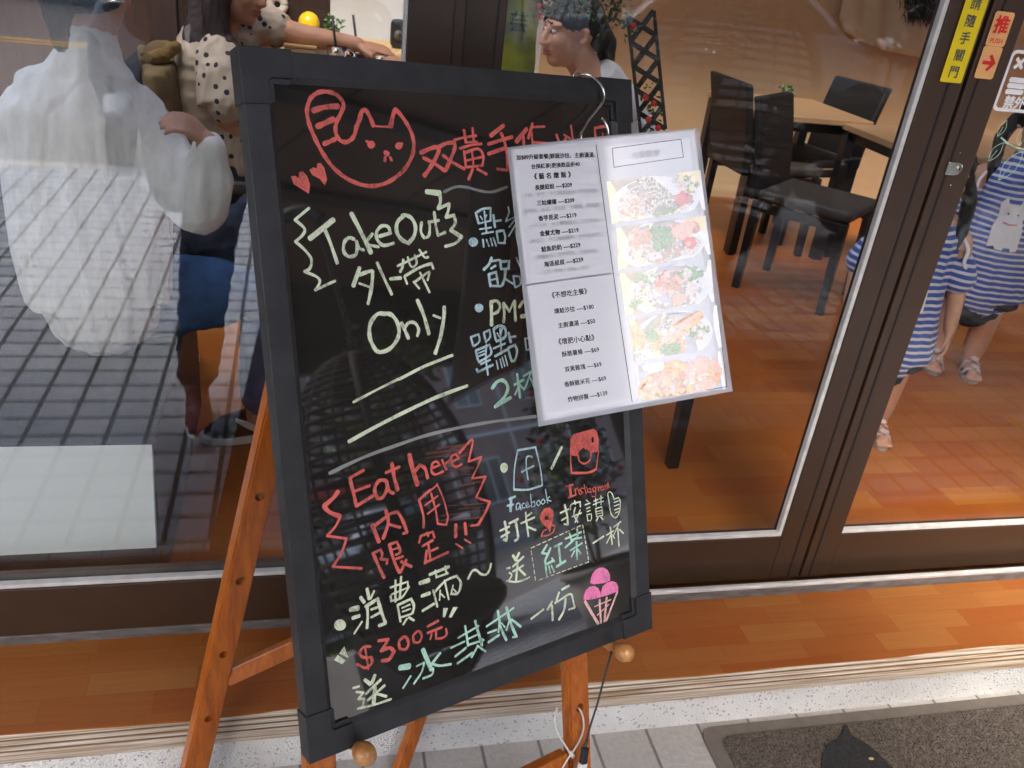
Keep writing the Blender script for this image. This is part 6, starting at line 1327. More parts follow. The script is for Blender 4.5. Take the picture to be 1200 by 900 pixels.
limb(b, [(-0.275, 3.25, 1.045), (-0.30, 3.25, 0.98), (-0.315, 3.25, 0.84), (-0.29, 3.25, 0.70), (-0.27, 3.25, 0.63)], [(0.085, 0.075), (0.165, 0.110), (0.155, 0.122), (0.155, 0.13), (0.165, 0.14)], (0, 1, 0))
soft('top', b, MT['beige'], pd, 0.007, 5, folds(0.008, 10, 24))
b = MB(); limb(b, [(-0.262, 3.14, 1.01), (-0.245, 3.095, 0.94), (-0.225, 3.075, 0.865)], [(0.058, 0.07), (0.075, 0.085), (0.078, 0.10)], (0, 1, 0)); soft('sleeve', b, MT['dots'], pd, 0.006, 4, folds(0.007, 24, 8))
b = MB(); limb(b, [(-0.21, 3.36, 1.02), sh+np.array([-0.055, 0, 0.0]), sh+np.array([0.015, 0, -0.005])], [0.068, 0.072, 0.066]); soft('sleeve', b, MT['dots'], pd, 0.006, 4, folds(0.007, 24, 24))
b = MB(); limb(b, [(-0.215, 3.14, 0.80), (-0.195, 3.12, 0.72), (-0.185, 3.115, 0.645)], [(0.05, 0.09), (0.055, 0.10), (0.05, 0.095)], (0, 1, 0)); soft('blouse_hem', b, MT['dots'], pd, 0.006, 4, folds(0.010, 26, 10))
b = MB(); limb(b, [(-0.25, 3.25, 0.62), (-0.25, 3.17, 0.60), (0.10, 3.17, 0.605), (0.17, 3.17, 0.58), (0.155, 3.17, 0.38), (0.15, 3.18, 0.24)], [0.12, 0.105, 0.085, 0.07, 0.064, 0.05]); limb(b, [(-0.25, 3.25, 0.62), (-0.25, 3.33, 0.60), (0.10, 3.33, 0.605), (0.17, 3.33, 0.58), (0.155, 3.33, 0.38), (0.15, 3.34, 0.24)], [0.12, 0.105, 0.085, 0.07, 0.064, 0.05]); soft('trousers', b, MT['denim_dark'], pd, 0.008, 4)
for y in (3.17, 3.33): shoe(pd, (0.13, y, FL), (0.36, y, FL), MT['shoe_black'])
cs = dup(ch2, (0, 0, 0), 0.0, 'black chair under the woman in the dotted blouse'); cs.location = (-0.22, 3.25, FL)
jk = thing('jacket', 'olive jacket with a mustard collar hung over the chair behind the dotted blouse', 'jacket', (-0.5, 3.2, 0.7))
b = MB(); a0 = atY(180, 75, 3.18); a1 = atY(190, 170, 3.18); limb(b, [a0+np.array([0.02, 0.02, 0.02]), a0+np.array([0.03, 0.04, -0.12]), a1+np.array([0.02, 0.04, -0.05])], [(0.20, 0.05), (0.22, 0.06), (0.20, 0.065)], (0, 1, 0)); soft('body', b, MT['olive'], jk, 0.008, 5, folds(0.012, 16, 10))
b = MB(); c = atY(184, 66, 3.12); limb(b, [c+np.array([-0.03, 0, -0.01]), c+np.array([0.02, -0.01, 0.005]), c+np.array([0.06, 0.0, 0.035])], [0.016, 0.022, 0.016]); limb(b, [c+np.array([-0.045, 0, 0.02]), c+np.array([-0.035, 0, -0.03])], [0.012, 0.016]); soft('collar', b, MT['mustard'], jk, 0.006, 3, folds(0.005, 50, 50))

# --- person in white facing left, head in profile behind the door glass
pm = person('person in a white shirt in left profile with dark tied hair at the table', (1.02, 3.05, 0.6))
Yh = 3.02; ear = atY(676, 46, Yh); hd = np.array([ear[0]-0.005, Yh+0.06, ear[2]+0.012]); ff = np.array([-0.985, -0.17, -0.10])
b = MB(); head_shapes(b, hd, ff, h=0.225)
nb_ = np.array([hd[0]+0.15, Yh+0.06, hd[2]-0.190])
limb(b, [hd+np.array([0.03, 0, -0.06]), hd+np.array([0.085, 0, -0.13]), nb_], [0.058, 0.056, 0.09])
cx = nb_[0]+0.10
limb(b, [nb_, (cx, Yh+0.06, 0.84), (cx, Yh+0.06, 0.64), (cx, Yh+0.06, 0.60)], [(0.15, 0.09), (0.14, 0.10), (0.15, 0.12), (0.15, 0.12)], (0, 1, 0))
e2 = atY(545, 110, Yh-0.06); w2 = np.array([0.405, 3.10, 1.005])
limb(b, [nb_+np.array([0.01, -0.13, -0.01]), (cx-0.20, Yh-0.08, 0.93), (0.66, 3.03, 0.955), w2], [0.05, 0.044, 0.040, 0.028])
hand_shapes(b, w2, (-1, 0.15, 0.25), (-0.1, -0.3, 1), 0.92, 0.32, -1)
limb(b, [nb_+np.array([0.01, 0.17, -0.01]), (cx-0.10, Yh+0.26, 0.80), (cx-0.28, Yh+0.24, 0.93)], [0.05, 0.042, 0.03])
hand_shapes(b, (cx-0.28, Yh+0.24, 0.935), (-1, -0.1, 0), (0, 0, 1), 0.9, 0.4, 1)
for dy in (-0.03, 0.15): limb(b, [(cx, Yh+dy, 0.60), (cx-0.34, Yh+dy, 0.60), (cx-0.42, Yh+dy, 0.58), (cx-0.40, Yh+dy, 0.38), (cx-0.38, Yh+dy, 0.20)], [0.085, 0.07, 0.058, 0.052, 0.038])
soft('body', b, MT['skin_tan'], pm, 0.0055, 5); face_parts(pm, hd, ff, h=0.225)
b = MB(); f_, s_, u_ = basis(ff); R3 = np.array([f_, s_, u_])
b.ellip(hd-f_*0.018+u_*0.048, (0.101, 0.086, 0.080), 0, 20, 12, R3); b.ellip(hd-f_*0.085+u_*0.0, (0.050, 0.070, 0.062), 0, 16, 10, R3)
limb(b, [hd-f_*0.10+u_*0.02, hd-f_*0.14-u_*0.04, hd-f_*0.145-u_*0.14, hd-f_*0.13-u_*0.20], [0.035, 0.036, 0.026, 0.010])
soft('hair', b, MT['hair'], pm, 0.007, 3, folds(0.005, 70, 10))
b = MB(); limb(b, [nb_+np.array([0, 0, 0.045]), nb_+np.array([0.01, 0, -0.02]), (cx+0.01, Yh+0.06, 0.84), (cx, Yh+0.06, 0.62)], [(0.075, 0.07), (0.165, 0.105), (0.16, 0.115), (0.165, 0.135)], (0, 1, 0))
limb(b, [nb_+np.array([0.01, -0.12, -0.01]), (cx-0.10, Yh-0.09, 0.955), (cx-0.18, Yh-0.08, 0.93)], [0.070, 0.072, 0.066]); limb(b, [nb_+np.array([0.01, 0.16, -0.01]), (cx-0.04, Yh+0.24, 0.86)], [0.068, 0.066])
soft('shirt', b, MT['tee_grey'], pm, 0.007, 5, folds(0.008, 14, 14))
b = MB()
for dy in (-0.03, 0.15): limb(b, [(cx, Yh+0.06, 0.62), (cx, Yh+dy, 0.60), (cx-0.34, Yh+dy, 0.605), (cx-0.42, Yh+dy, 0.58), (cx-0.405, Yh+dy, 0.38), (cx-0.385, Yh+dy, 0.24)], [0.12, 0.105, 0.085, 0.07, 0.064, 0.05])
soft('trousers', b, MT['denim_dark'], pm, 0.008, 4)
for dy in (-0.03, 0.15): shoe(pm, (cx-0.36, Yh+dy, FL), (cx-0.60, Yh+dy, FL), MT['shoe_black'])
make_table('stool', 'black stool under the person in the white shirt', (cx-0.02, Yh+0.06, FL), 0.36, 0.36, 0.40, MT['black_vinyl'], 'stool')

# --- two small girls in striped dresses
def girl(label, x, y, rz, head_on=True, k=1.0, seed=0, arm=None):
    t = thing('person', label, 'person', (x, y, FL), 'small girls in striped dresses')
    c, s = math.cos(rz), math.sin(rz); f = np.array([c, s, 0.0]); l = np.array([-s, c, 0.0])   # facing f, l = her left
    P = lambda a, b_, z: np.array([x, y, FL])+f*a*k+l*b_*k+np.array([0, 0, z*k])
    b = MB(); hd = P(0.015, 0, 0.865); head_shapes(b, hd, f+np.array([0, 0, -0.1]), h=0.185*k)
    limb(b, [P(0, 0, 0.79), P(0, 0, 0.72)], [0.036*k, 0.05*k])
    limb(b, [P(0, 0, 0.71), P(0, 0, 0.56), P(0, 0, 0.42), P(0, 0, 0.37)], [(0.062*k, 0.098*k), (0.062*k, 0.085*k), (0.075*k, 0.10*k), (0.07*k, 0.10*k)], f)
    for sg in (-1, 1):
        limb(b, [P(0, 0.052*sg, 0.40), P(0.012, 0.055*sg, 0.225), P(-0.008, 0.058*sg, 0.10), P(-0.004, 0.058*sg, 0.035)], [0.060*k, 0.043*k, 0.040*k, 0.026*k])
        limb(b, [P(-0.015, 0.058*sg, 0.030), P(0.05, 0.062*sg, 0.026), P(0.095, 0.066*sg, 0.022)], [0.025*k, 0.024*k, 0.018*k])
        for i in range(5): limb(b, [P(0.095, (0.066+(i-2)*0.010)*sg, 0.020), P(0.122-0.004*abs(i-1), (0.066+(i-2)*0.011)*sg, 0.018)], [0.007*k, 0.006*k])
        a = arm[(sg+1)//2] if arm else [(0, 0.112*sg, 0.685), (0.0, 0.150*sg, 0.56), (0.03, 0.155*sg, 0.45)]
        a = [P(*q) for q in a]; limb(b, a, [0.034*k, 0.029*k, 0.020*k]); hand_shapes(b, a[-1], a[-1]-a[-2], l*sg+f*0.3, 0.62*k, 0.55, sg)
    soft('body', b, MT['skin'], t, 0.0045, 4); face_parts(t, hd, f, h=0.185*k)
    b = MB(); u_ = np.array([0, 0, 1.0]); R3 = np.array([f, l, u_])
    b.ellip(hd+(-f*0.020+u_*0.034)*k, (0.086*k, 0.080*k, 0.074*k), 0, 18, 10, R3)
    for sg in (-1, 1): limb(b, [hd+(-f*0.03+l*0.075*sg+u_*0.0)*k, hd+(-f*0.02+l*0.098*sg-u_*0.06)*k, hd+(f*0.01+l*0.098*sg-u_*0.15)*k, hd+(f*0.015+l*0.09*sg-u_*0.23)*k], [0.020*k, 0.021*k, 0.016*k, 0.006*k])
    soft('hair', b, MT['hair'], t, 0.006, 3, folds(0.004, 80, 10, seed))
    b = MB(); limb(b, [P(0, 0, 0.735), P(0, 0, 0.69), P(0.0, 0, 0.56), P(0.002, 0, 0.40), P(0.002, 0, 0.295)], [(0.058*k, 0.075*k), (0.074*k, 0.112*k), (0.082*k, 0.112*k), (0.098*k, 0.135*k), (0.106*k, 0.150*k)], f)
    dr = soft('dress', b, MT['stripes'], t, 0.0055, 4, folds(0.007, 20, 4, seed))
    for sg in (-1, 1):
        a = arm[(sg+1)//2] if arm else [(0, 0.112*sg, 0.685), (0.0, 0.150*sg, 0.56)]
        a0, a1 = P(*a[0]), P(*a[1]); b = MB(); limb(b, [a0*0.45+a1*0.55, a0*0.15+a1*0.85], [0.046*k, 0.052*k]); soft('sleeve', b, MT['stripes'], t, 0.005, 3)
        b = MB(); nn2 = [a0+np.array([0, 0, 0.035*k])+l*sg*(-0.02)*k+f*0.0, a0+l*sg*0.012*k+f*0.044*k-np.array([0, 0, 0.01*k]), a0*0.6+a1*0.4+f*0.045*k, a0*0.35+a1*0.65+l*sg*0.02*k+f*0.030*k]
        b.tube(smooth_poly(nn2, 5), 0.0055*k, 8); b.build('shoulder_trim', MT['white_cloth'], t)
    # white cat patch on the chest
    cat_ = [(-.045, -.085), (-.048, -.02), (-.040, .015), (-.046, .058), (-.030, .080), (-.024, .060), (.010, .060), (.018, .082), (.034, .056), (.030, .018), (.042, -.02), (.045, -.085), (.028, -.090), (.022, -.078), (.006, -.078), (0.0, -.090), (-.02, -.088), (-.026, -.078)]
    fr = lambda z: 0.082+0.024*min(1, max(0, (0.56-z)/0.26))
    def PP(a, c_, n): z = 0.56+c_; return P(math.sqrt(max(0.2, 1-(a/0.13)**2))*(fr(z)+0.004)+n, a, z)
    b = MB(); bmv = []; 
    b.prism([(a, c_) for a, c_ in cat_], PP, -0.004, 0.006); pt = b.build('cat_patch', MT['white_cloth'], t)
    b = MB()
    for a in (-0.017, 0.012): b.ellip(PP(a, 0.030, 0.008), (0.0028*k,)*3, 0, 8, 6)
    b.build('cat_eyes', MT['hair'], pt)
    b = MB(); b.tube([PP(-0.022, 0.0, 0.007), PP(-0.002, -0.004, 0.009), PP(0.02, 0.0, 0.007)], 0.0022*k, 6); b.build('cat_bow', MT['pinkdot'], pt)
    b = MB(); limb(b, [P(0, 0, 0.33), P(0, 0, 0.285), P(0, 0, 0.265)], [(0.08*k, 0.11*k), (0.094*k, 0.13*k), (0.096*k, 0.134*k)], f); soft('shorts', b, MT['black_cloth'], t, 0.006, 2, folds(0.008, 40, 4))
    for sg in (-1, 1):
        b = MB(); out = [((0.088*math.cos(a)+0.035), (0.031+0.005*math.cos(a))*math.sin(a)+0.062*sg) for a in np.linspace(0, 2*math.pi, 25)[:-1]]
        b.prism(out, lambda a, c_, n: P(a, c_, n), -0.0015, 0.013); sl = b.build('sandal', MT['sandal_sole'], t, bevel=0.004)
        b = MB()
        for a0, h0, r0 in ((0.075, 0.045, 0.010), (0.025, 0.056, 0.011)): b.tube([P(a0, 0.030*sg, 0.012), P(a0, 0.040*sg, h0*0.8), P(a0, 0.062*sg, h0), P(a0, 0.084*sg, h0*0.8), P(a0, 0.094*sg, 0.012)], [(0.003*k, r0*k)]*5, 8, ref=(0, 0, 1))
        b.ellip(P(0.080, 0.062*sg, 0.052), (0.016*k, 0.016*k, 0.008*k), 0, 10, 6); b.ellip(P(0.030, 0.062*sg, 0.062), (0.016*k, 0.016*k, 0.009*k), 0, 10, 6)
        b.tube([P(-0.03, 0.03*sg, 0.02), P(-0.045, 0.058*sg, 0.055), P(-0.03, 0.088*sg, 0.02)], 0.006*k, 8); b.build('sandal_strap', MT['sandal'], sl)
    return t
# facing the door, turned a little to the left of the picture
girl('small girl in a striped cat dress half hidden by the brown door frame', 1.765, 2.12, math.radians(-112), k=0.97, seed=1.0, arm=[[(0.0, -0.112, 0.685), (0.0, -0.15, 0.56), (0.03, -0.155, 0.45)], [(0.0, 0.112, 0.685), (0.0, 0.150, 0.55), (0.035, 0.160, 0.415)]])
girl('taller small girl in a striped cat dress standing further inside', 2.47, 2.58, math.radians(-122), k=1.08, seed=5.0)

# ------------------------------------------------------------------ out on the pavement and the street (seen mirrored in the glass)
eg = thing('hanging_chair', 'grey brown rattan egg chair on a curved stand, mirrored in the door glass', 'hanging chair', (1.55, -0.42, 0))
EC = np.array([1.56, -0.36, 0.80]); ES = np.array([0.55, 0.27, 0.60]); fdir = np.array([0.34, 0.94, 0.0]); rdir = np.array([0.94, -0.34, 0])
def egg(th, ph):    # th from the top, ph round the axis (0 = opening)
    w = (1+0.12*math.cos(th)); return EC+(fdir*math.cos(ph)*ES[1]+rdir*math.sin(ph)*ES[0])*math.sin(th)*w*0.98+np.array([0, 0, ES[2]*math.cos(th)])
b = MB()
OP = 0.95
for i in range(1, 42):
    th = math.pi*i/42; o_ = OP if 0.35 < th < 2.3 else 0.25
    b.tube([egg(th, p) for p in np.linspace(o_, 2*math.pi-o_, 40)], 0.0085, 5)
for p in np.linspace(OP, 2*math.pi-OP, 13): b.tube([egg(th, p) for th in np.linspace(0.06, math.pi-0.06, 26)], 0.006, 5)
for p in (0.0, 0.45, -0.45): b.tube([egg(th, p) for th in np.linspace(2.3, math.pi-0.05, 8)], 0.007, 5)
b.build('basket', MT['rattan'], eg)
b = MB(); b.tube([egg(0.36+i*(2.28-0.36)/24, OP) for i in range(25)]+[egg(2.3, p) for p in np.linspace(OP, -OP, 12)]+[egg(2.28-i*(2.28-0.36)/24, -OP) for i in range(25)]+[egg(0.36, p) for p in np.linspace(-OP, OP, 10)], 0.020, 8); b.build('rim', MT['rattan'], eg)
b = MB(); b.ellip(EC+np.array([0, 0, -0.36]), (0.36, 0.20, 0.11)); b.build('cushion', MT['cushion'], eg)
bx = EC-fdir*0.70; b = MB(); b.tube(smooth_poly([(bx[0], bx[1], 0.03), (bx[0], bx[1], 0.9), (bx[0]+fdir[0]*0.05, bx[1]+fdir[1]*0.05, 1.55), (bx[0]+fdir[0]*0.32, bx[1]+fdir[1]*0.32, 1.93), (EC[0]+fdir[0]*-0.08, EC[1]-0.08*fdir[1], 2.0), (EC[0]+0.02*fdir[0], EC[1]+0.02*fdir[1], 1.93)], 8), 0.026, 10); b.build('stand_pole', MT['steel_dark'], eg)
b = MB(); b.tube([(EC[0]+0.45*math.cos(a)-fdir[0]*0.3, EC[1]+0.45*math.sin(a)-fdir[1]*0.3, 0.025) for a in np.linspace(0, 2*math.pi, 33)], 0.02, 8); b.build('stand_ring', MT['steel_dark'], eg)
b = MB()
for k in range(13):
    z = 1.43+0.039*k; pts = [(EC[0]+(0.012*math.cos(a) if k % 2 else 0), EC[1]+(0 if k % 2 else 0.012*math.cos(a)), z+0.024*math.sin(a)) for a in np.linspace(0, 2*math.pi, 13)]; b.tube(pts, 0.0035, 5)
b.build('chain', MT['steel_dark'], eg)

def leafy(name, label, base, pot_r, pot_h, blobs, size, m, n, seed, group=None, trunk=None, flowers=0, cat='plant'):
    t = thing(name, label, cat, base, group); x, y, z = base; rng = random.Random(seed)
    if pot_r: b = MB(); b.lathe([(pot_r*0.7, 0), (pot_r, pot_h), (pot_r*1.06, pot_h), (pot_r*1.06, pot_h*0.9), (pot_r*0.9, pot_h*0.88), (0, pot_h*0.86)], base, (0, 0, 1), 20); b.build('pot', MT['pot_clay'], t)
    b = MB(); pts = []
    for (c, r, q) in blobs:
        for _ in range(int(n*q)):
            v = Vector((rng.gauss(0, 1), rng.gauss(0, 1), rng.gauss(0, 1))).normalized()*(rng.random()**0.45); pts.append((c[0]+v.x*r[0], c[1]+v.y*r[1], c[2]+v.z*r[2]))
    leaves(b, pts, size, rng=rng, mi=lambda p: 0 if rng.random() < 0.7 else 1); b.build('crown', [m, MT['yellow_leaf'] if m is MT['green_leaf'] else MT['green_leaf']], t, recalc=False)
    b = MB()
    for (c, r, q) in blobs: b.tube(smooth_poly([(x, y, z+pot_h*0.8), (x*0.6+c[0]*0.4+rng.uniform(-.05, .05), y*0.6+c[1]*0.4, z*0.4+c[2]*0.6-r[2]*0.3), c], 4), [(trunk or 0.012)*(1-0.07*i) for i in range(9)], 7)
    b.build('trunk' if trunk else 'stem', MT['bark'], t)
    if flowers:
        b = MB()
        for p in rng.sample(pts, flowers): b.ellip(p, (size*0.28,)*3, 0, 7, 5)
        b.build('flowers', MT['flower_red'], t)
    return t
PG = 'potted greenery on the pavement'
lt = thing('trellis', 'dark diamond lattice trellis panel beside the egg chair, mirrored in the glass', 'trellis', (1.15, -0.85, 0))
A, B_ = np.array([1.12, -0.62, 0]), np.array([1.28, -0.80, 0]); dl = (B_-A)/np.linalg.norm(B_-A); Lw = np.linalg.norm(B_-A)
b = MB()
for s in (0, Lw): b.beam(A+dl*s, A+dl*s+np.array([0, 0, 1.42]), 0.028, 0.02, dl)
for z in (0.12, 1.40): b.beam(A+np.array([0, 0, z]), A+dl*Lw+np.array([0, 0, z]), 0.028, 0.018, (0, 0, 1))
b.build('frame', MT['lattice'], lt)
b = MB(); stp = 0.12
for k in range(-2, 13):
    z = 0.12+stp*k
    for s_ in (1, -1):
        z0, z1 = (z, z+Lw) if s_ == 1 else (z+Lw, z); t0, t1 = 0.0, 1.0
        pts = [(t_, z0+(z1-z0)*t_) for t_ in np.linspace(0, 1, 9) if 0.12 <= z0+(z1-z0)*t_ <= 1.40]
        if len(pts) > 1: b.beam(A+dl*Lw*pts[0][0]+np.array([0, 0, pts[0][1]])+np.cross(dl, [0, 0, 1])*0.005*s_, A+dl*Lw*pts[-1][0]+np.array([0, 0, pts[-1][1]])+np.cross(dl, [0, 0, 1])*0.005*s_, 0.022, 0.008, (0, 0, 1))
b.build('slats', MT['lattice'], lt)
leafy('potted_shrub', 'leafy climber with red flowers by the dark trellis on the pavement', (0.88, -0.85, 0), 0.16, 0.28, [((0.86, -0.80, 1.33), (0.14, 0.12, 0.10), 1.0), ((1.10, -0.78, 1.38), (0.14, 0.1, 0.08), 0.8), ((0.98, -0.80, 0.95), (0.08, 0.08, 0.3), 0.4), ((1.22, -0.86, 0.75), (0.10, 0.08, 0.28), 0.6)], 0.032, MT['dark_leaf'], 420, 2, PG, 0.010, 26)
leafy('potted_shrub', 'tall potted tree with bright green leaves near the road edge', (3.7, -2.15, 0), 0.22, 0.36, [((3.6, -2.1, 1.75), (0.42, 0.4, 0.42), 1.0), ((3.25, -2.05, 1.45), (0.32, 0.3, 0.26), 0.6), ((3.95, -2.2, 2.05), (0.38, 0.34, 0.25), 0.7), ((3.45, -2.0, 1.15), (0.34, 0.3, 0.2), 0.4)], 0.075, MT['green_leaf'], 620, 3, PG, 0.024)
leafy('potted_shrub', 'bushy dark green plant in a pot right of the egg chair', (3.0, -0.55, 0), 0.19, 0.32, [((3.0, -0.55, 0.75), (0.3, 0.28, 0.32), 1.0), ((3.1, -0.5, 1.15), (0.2, 0.2, 0.25), 0.5)], 0.06, MT['dark_leaf'], 520, 4, PG, 0.014, 10)
leafy('potted_shrub', 'low green plant in a pot far right on the pavement', (4.2, -0.2, 0), 0.18, 0.3, [((4.2, -0.2, 0.72), (0.32, 0.3, 0.32), 1.0), ((4.35, -0.15, 1.2), (0.24, 0.22, 0.3), 0.7)], 0.06, MT['green_leaf'], 520, 5, PG, 0.014)
pl_ = thing('planter', 'grey concrete planter box with a little grass on the pavement', 'planter', (1.95, -1.15, 0))
b = MB(); b.box(1.75, 2.15, -1.32, -1.02, 0.0, 0.34); b.box(1.78, 2.12, -1.29, -1.05, 0.341, 0.345); b.build('box', MT['concrete'], pl_, bevel=0.01)
rng = random.Random(6); b = MB()
for _ in range(240): x, y = rng.uniform(1.79, 2.11), rng.uniform(-1.28, -1.06); b.add([(x-0.004, y, 0.34), (x+0.004, y, 0.34), (x+rng.gauss(0, .03), y+rng.gauss(0, .03), 0.34+rng.uniform(.04, .13))], [(0, 1, 2)])
b.build('grass', MT['green_leaf'], pl_, recalc=False)

# scooter, facing +X in its own frame
def make_scooter(label, body, loc, rz):
    t = thing('scooter', label, 'scooter', (0, 0, 0), 'scooters parked along the road')
    for x in (-0.62, 0.62):
        b = MB(); b.tube([(x+0.185*math.cos(a), 0, 0.235+0.185*math.sin(a)) for a in np.linspace(0, 2*math.pi, 29)], 0.048, 10); w = b.build('wheel', MT['tyre'], t)
        b = MB(); b.lathe([(0.02, -0.04), (0.15, -0.02), (0.15, 0.02), (0.02, 0.04)], (x, 0, 0.235), (0, 1, 0), 22); b.build('rim', MT['brass'], w)
    b = MB(); limb(b, [(-0.85, 0, 0.66), (-0.55, 0, 0.64), (-0.25, 0, 0.55), (-0.12, 0, 0.36)], [(0.08, 0.10), (0.15, 0.15), (0.15, 0.14), (0.08, 0.13)], (0, 0, 1)); limb(b, [(-0.15, 0, 0.30), (0.30, 0, 0.29)], [(0.05, 0.15), (0.05, 0.16)], (0, 0, 1)); limb(b, [(0.30, 0, 0.28), (0.40, 0, 0.55), (0.40, 0, 0.82), (0.36, 0, 0.96)], [(0.05, 0.16), (0.06, 0.21), (0.07, 0.19), (0.08, 0.12)], (1, 0, 0)); limb(b, [(0.46, 0, 0.44), (0.66, 0, 0.47), (0.80, 0, 0.40)], [(0.03, 0.07), (0.03, 0.075), (0.02, 0.06)], (0, 0, 1))
    soft('body', b, body, t, 0.016, 4)
    b = MB(); limb(b, [(-0.82, 0, 0.80), (-0.45, 0, 0.79), (-0.15, 0, 0.73)], [(0.04, 0.11), (0.055, 0.14), (0.04, 0.11)], (0, 0, 1)); soft('seat', b, MT['black_vinyl'], t, 0.014, 4)
    b = MB(); b.tube([(0.62, 0.07, 0.235), (0.45, 0.07, 0.55)], 0.022, 8); b.tube([(0.62, -0.07, 0.235), (0.45, -0.07, 0.55)], 0.022, 8); b.build('fork', MT['steel_dark'], t)
    b = MB(); b.tube(smooth_poly([(0.26, 0.34, 1.0), (0.34, 0.16, 1.02), (0.37, 0, 1.0), (0.34, -0.16, 1.02), (0.26, -0.34, 1.0)], 4), 0.015, 8); b.build('handlebar', MT['steel_dark'], t)
    for s in (-1, 1):
        b = MB(); b.tube([(0.34, 0.18*s, 1.02), (0.34, 0.25*s, 1.2)], 0.006, 6); b.ellip((0.34, 0.27*s, 1.24), (0.014, 0.06, 0.04)); b.build('mirror', MT['scooter_black'], t)
    b = MB(); b.ellip((0.44, 0, 0.94), (0.03, 0.08, 0.04)); b.build('headlight', MT['win_glass'], t)
    b = MB(); b.ellip((-0.90, 0, 0.68), (0.03, 0.08, 0.035)); b.build('tail_light', MT['awning_red'], t)
    t.location = loc; t.rotation_euler = (0, 0, rz); return t
sc0 = make_scooter('silver grey scooter facing the shop, mirrored over the white shirt', MT['scooter_grey'], (-1.02, -3.45, -0.12), math.radians(92))
def scooter_copy(label, loc, rz):
    r = dup(sc0, (0, 0, 0), rz, label); r.location = loc
    for c in r.children:
        if c.name.startswith('body'):
            c.data = c.data.copy(); c.data.materials[0] = MT['scooter_black']
scooter_copy('black scooter parked near the planter, mirrored low in the board', (2.75, -2.0, 0), math.radians(200))
scooter_copy('black scooter parked behind the first dark one', (3.3, -3.3, -0.12), math.radians(215))
# grey bollard-like canister
o = thing('canister', 'dark rounded canister with a narrow neck, mirrored at the left edge', 'canister', (-1.72, -2.35, 0))
b = MB(); b.lathe([(0.095, 0), (0.10, 0.02), (0.10, 0.30), (0.085, 0.35), (0.04, 0.39), (0.035, 0.40)], (-1.72, -2.35, 0), (0, 0, 1), 22); b.build('drum', MT['scooter_black'], o)
b = MB(); b.lathe([(0.042, 0.40), (0.042, 0.45), (0.03, 0.46), (0, 0.46)], (-1.72, -2.35, 0), (0, 0, 1), 16); b.build('cap', MT['tyre'], o)
# far side of the road: green bag, bins, cars
o = thing('rubbish_bag', 'green plastic rubbish bag on the far pavement', 'bag', (-2.6, -12.0, -0.02))
b = MB(); b.ellip((-2.6, -12.0, 0.25), (0.32, 0.3, 0.28)); b.ellip((-2.6, -12.0, 0.55), (0.09, 0.09, 0.12)); soft('sack', b, MT['green_bag'], o, 0.03, 3, folds(0.03, 5, 5)); b = MB(); b.tube([(-2.6+0.05*math.cos(a), -12+0.05*math.sin(a), 0.5) for a in np.linspace(0, 6.28, 12)], 0.012, 6); b.build('tie', MT['string'], o)
def make_car(label, loc, rz):
    t = thing('parked_car', label, 'car', (0, 0, 0), 'white cars parked across the road')
    prof = [(-2.1, 0.35), (-2.12, 0.75), (-2.0, 0.95), (-1.25, 1.02), (-0.75, 1.42), (0.45, 1.46), (1.05, 1.02), (1.85, 0.90), (2.12, 0.70), (2.15, 0.35)]
    b = MB(); b.prism(prof, lambda a, c, n: np.array([a, n*(0.86 if c > 1.1 else 1), c]), -0.85, 0.85); b.build('body', MT['car_white'], t, bevel=0.06, bseg=4)
    for s in (-1, 1):
        b = MB(); b.prism([(-1.10, 1.06), (-0.68, 1.36), (-0.12, 1.39), (-0.12, 1.04)], lambda a, c, n: np.array([a, s*(0.852-0.115*(c-1.02)/0.4+n), c]), -0.02, 0.006); b.prism([(-0.05, 1.04), (-0.05, 1.39), (0.40, 1.40), (0.90, 1.04)], lambda a, c, n: np.array([a, s*(0.852-0.115*(c-1.02)/0.4+n), c]), -0.02, 0.006); b.build('side_window', MT['win_glass'], t)
        for x in (-1.3, 1.35):
            b = MB(); b.tube([(x+0.24*math.cos(a), s*0.80, 0.32+0.24*math.sin(a)) for a in np.linspace(0, 6.2832, 25)], 0.085, 10); w = b.build('wheel', MT['tyre'], t); b = MB(); b.lathe([(0.03, 0.07), (0.17, 0.05), (0.19, 0.02), (0.19, -0.05)], (x, s*0.80, 0.32), (0, s, 0), 20); b.build('rim', MT['brass'], w)
        b = MB(); b.ellip((2.05, s*0.62, 0.74), (0.10, 0.18, 0.08)); b.build('headlight', MT['win_white'], t)
    b = MB(); b.prism([(0.52, 1.40), (1.0, 1.06), (1.02, 1.075), (0.54, 1.43)], lambda a, c, n: np.array([a, n, c]), -0.62, 0.62); b.prism([(-0.80, 1.38), (-1.22, 1.06), (-1.24, 1.075), (-0.82, 1.41)], lambda a, c, n: np.array([a, n, c]), -0.62, 0.62); b.build('windscreen', MT['win_glass'], t)
    t.location = loc; t.rotation_euler = (0, 0, rz); return t
car0 = make_car('white saloon car parked across the road, mirrored above the egg chair', (4.4, -6.4, -0.12), 0.05)
def car_copy(label, loc, rz): r = dup(car0, (0, 0, 0), rz, label); r.location = loc
car_copy('white car parked further along the far kerb to the right', (9.6, -8.8, -0.12), math.pi-0.04)
car_copy('white car parked on the far side behind the first one', (2.2, -10.4, -0.12), 0.0)
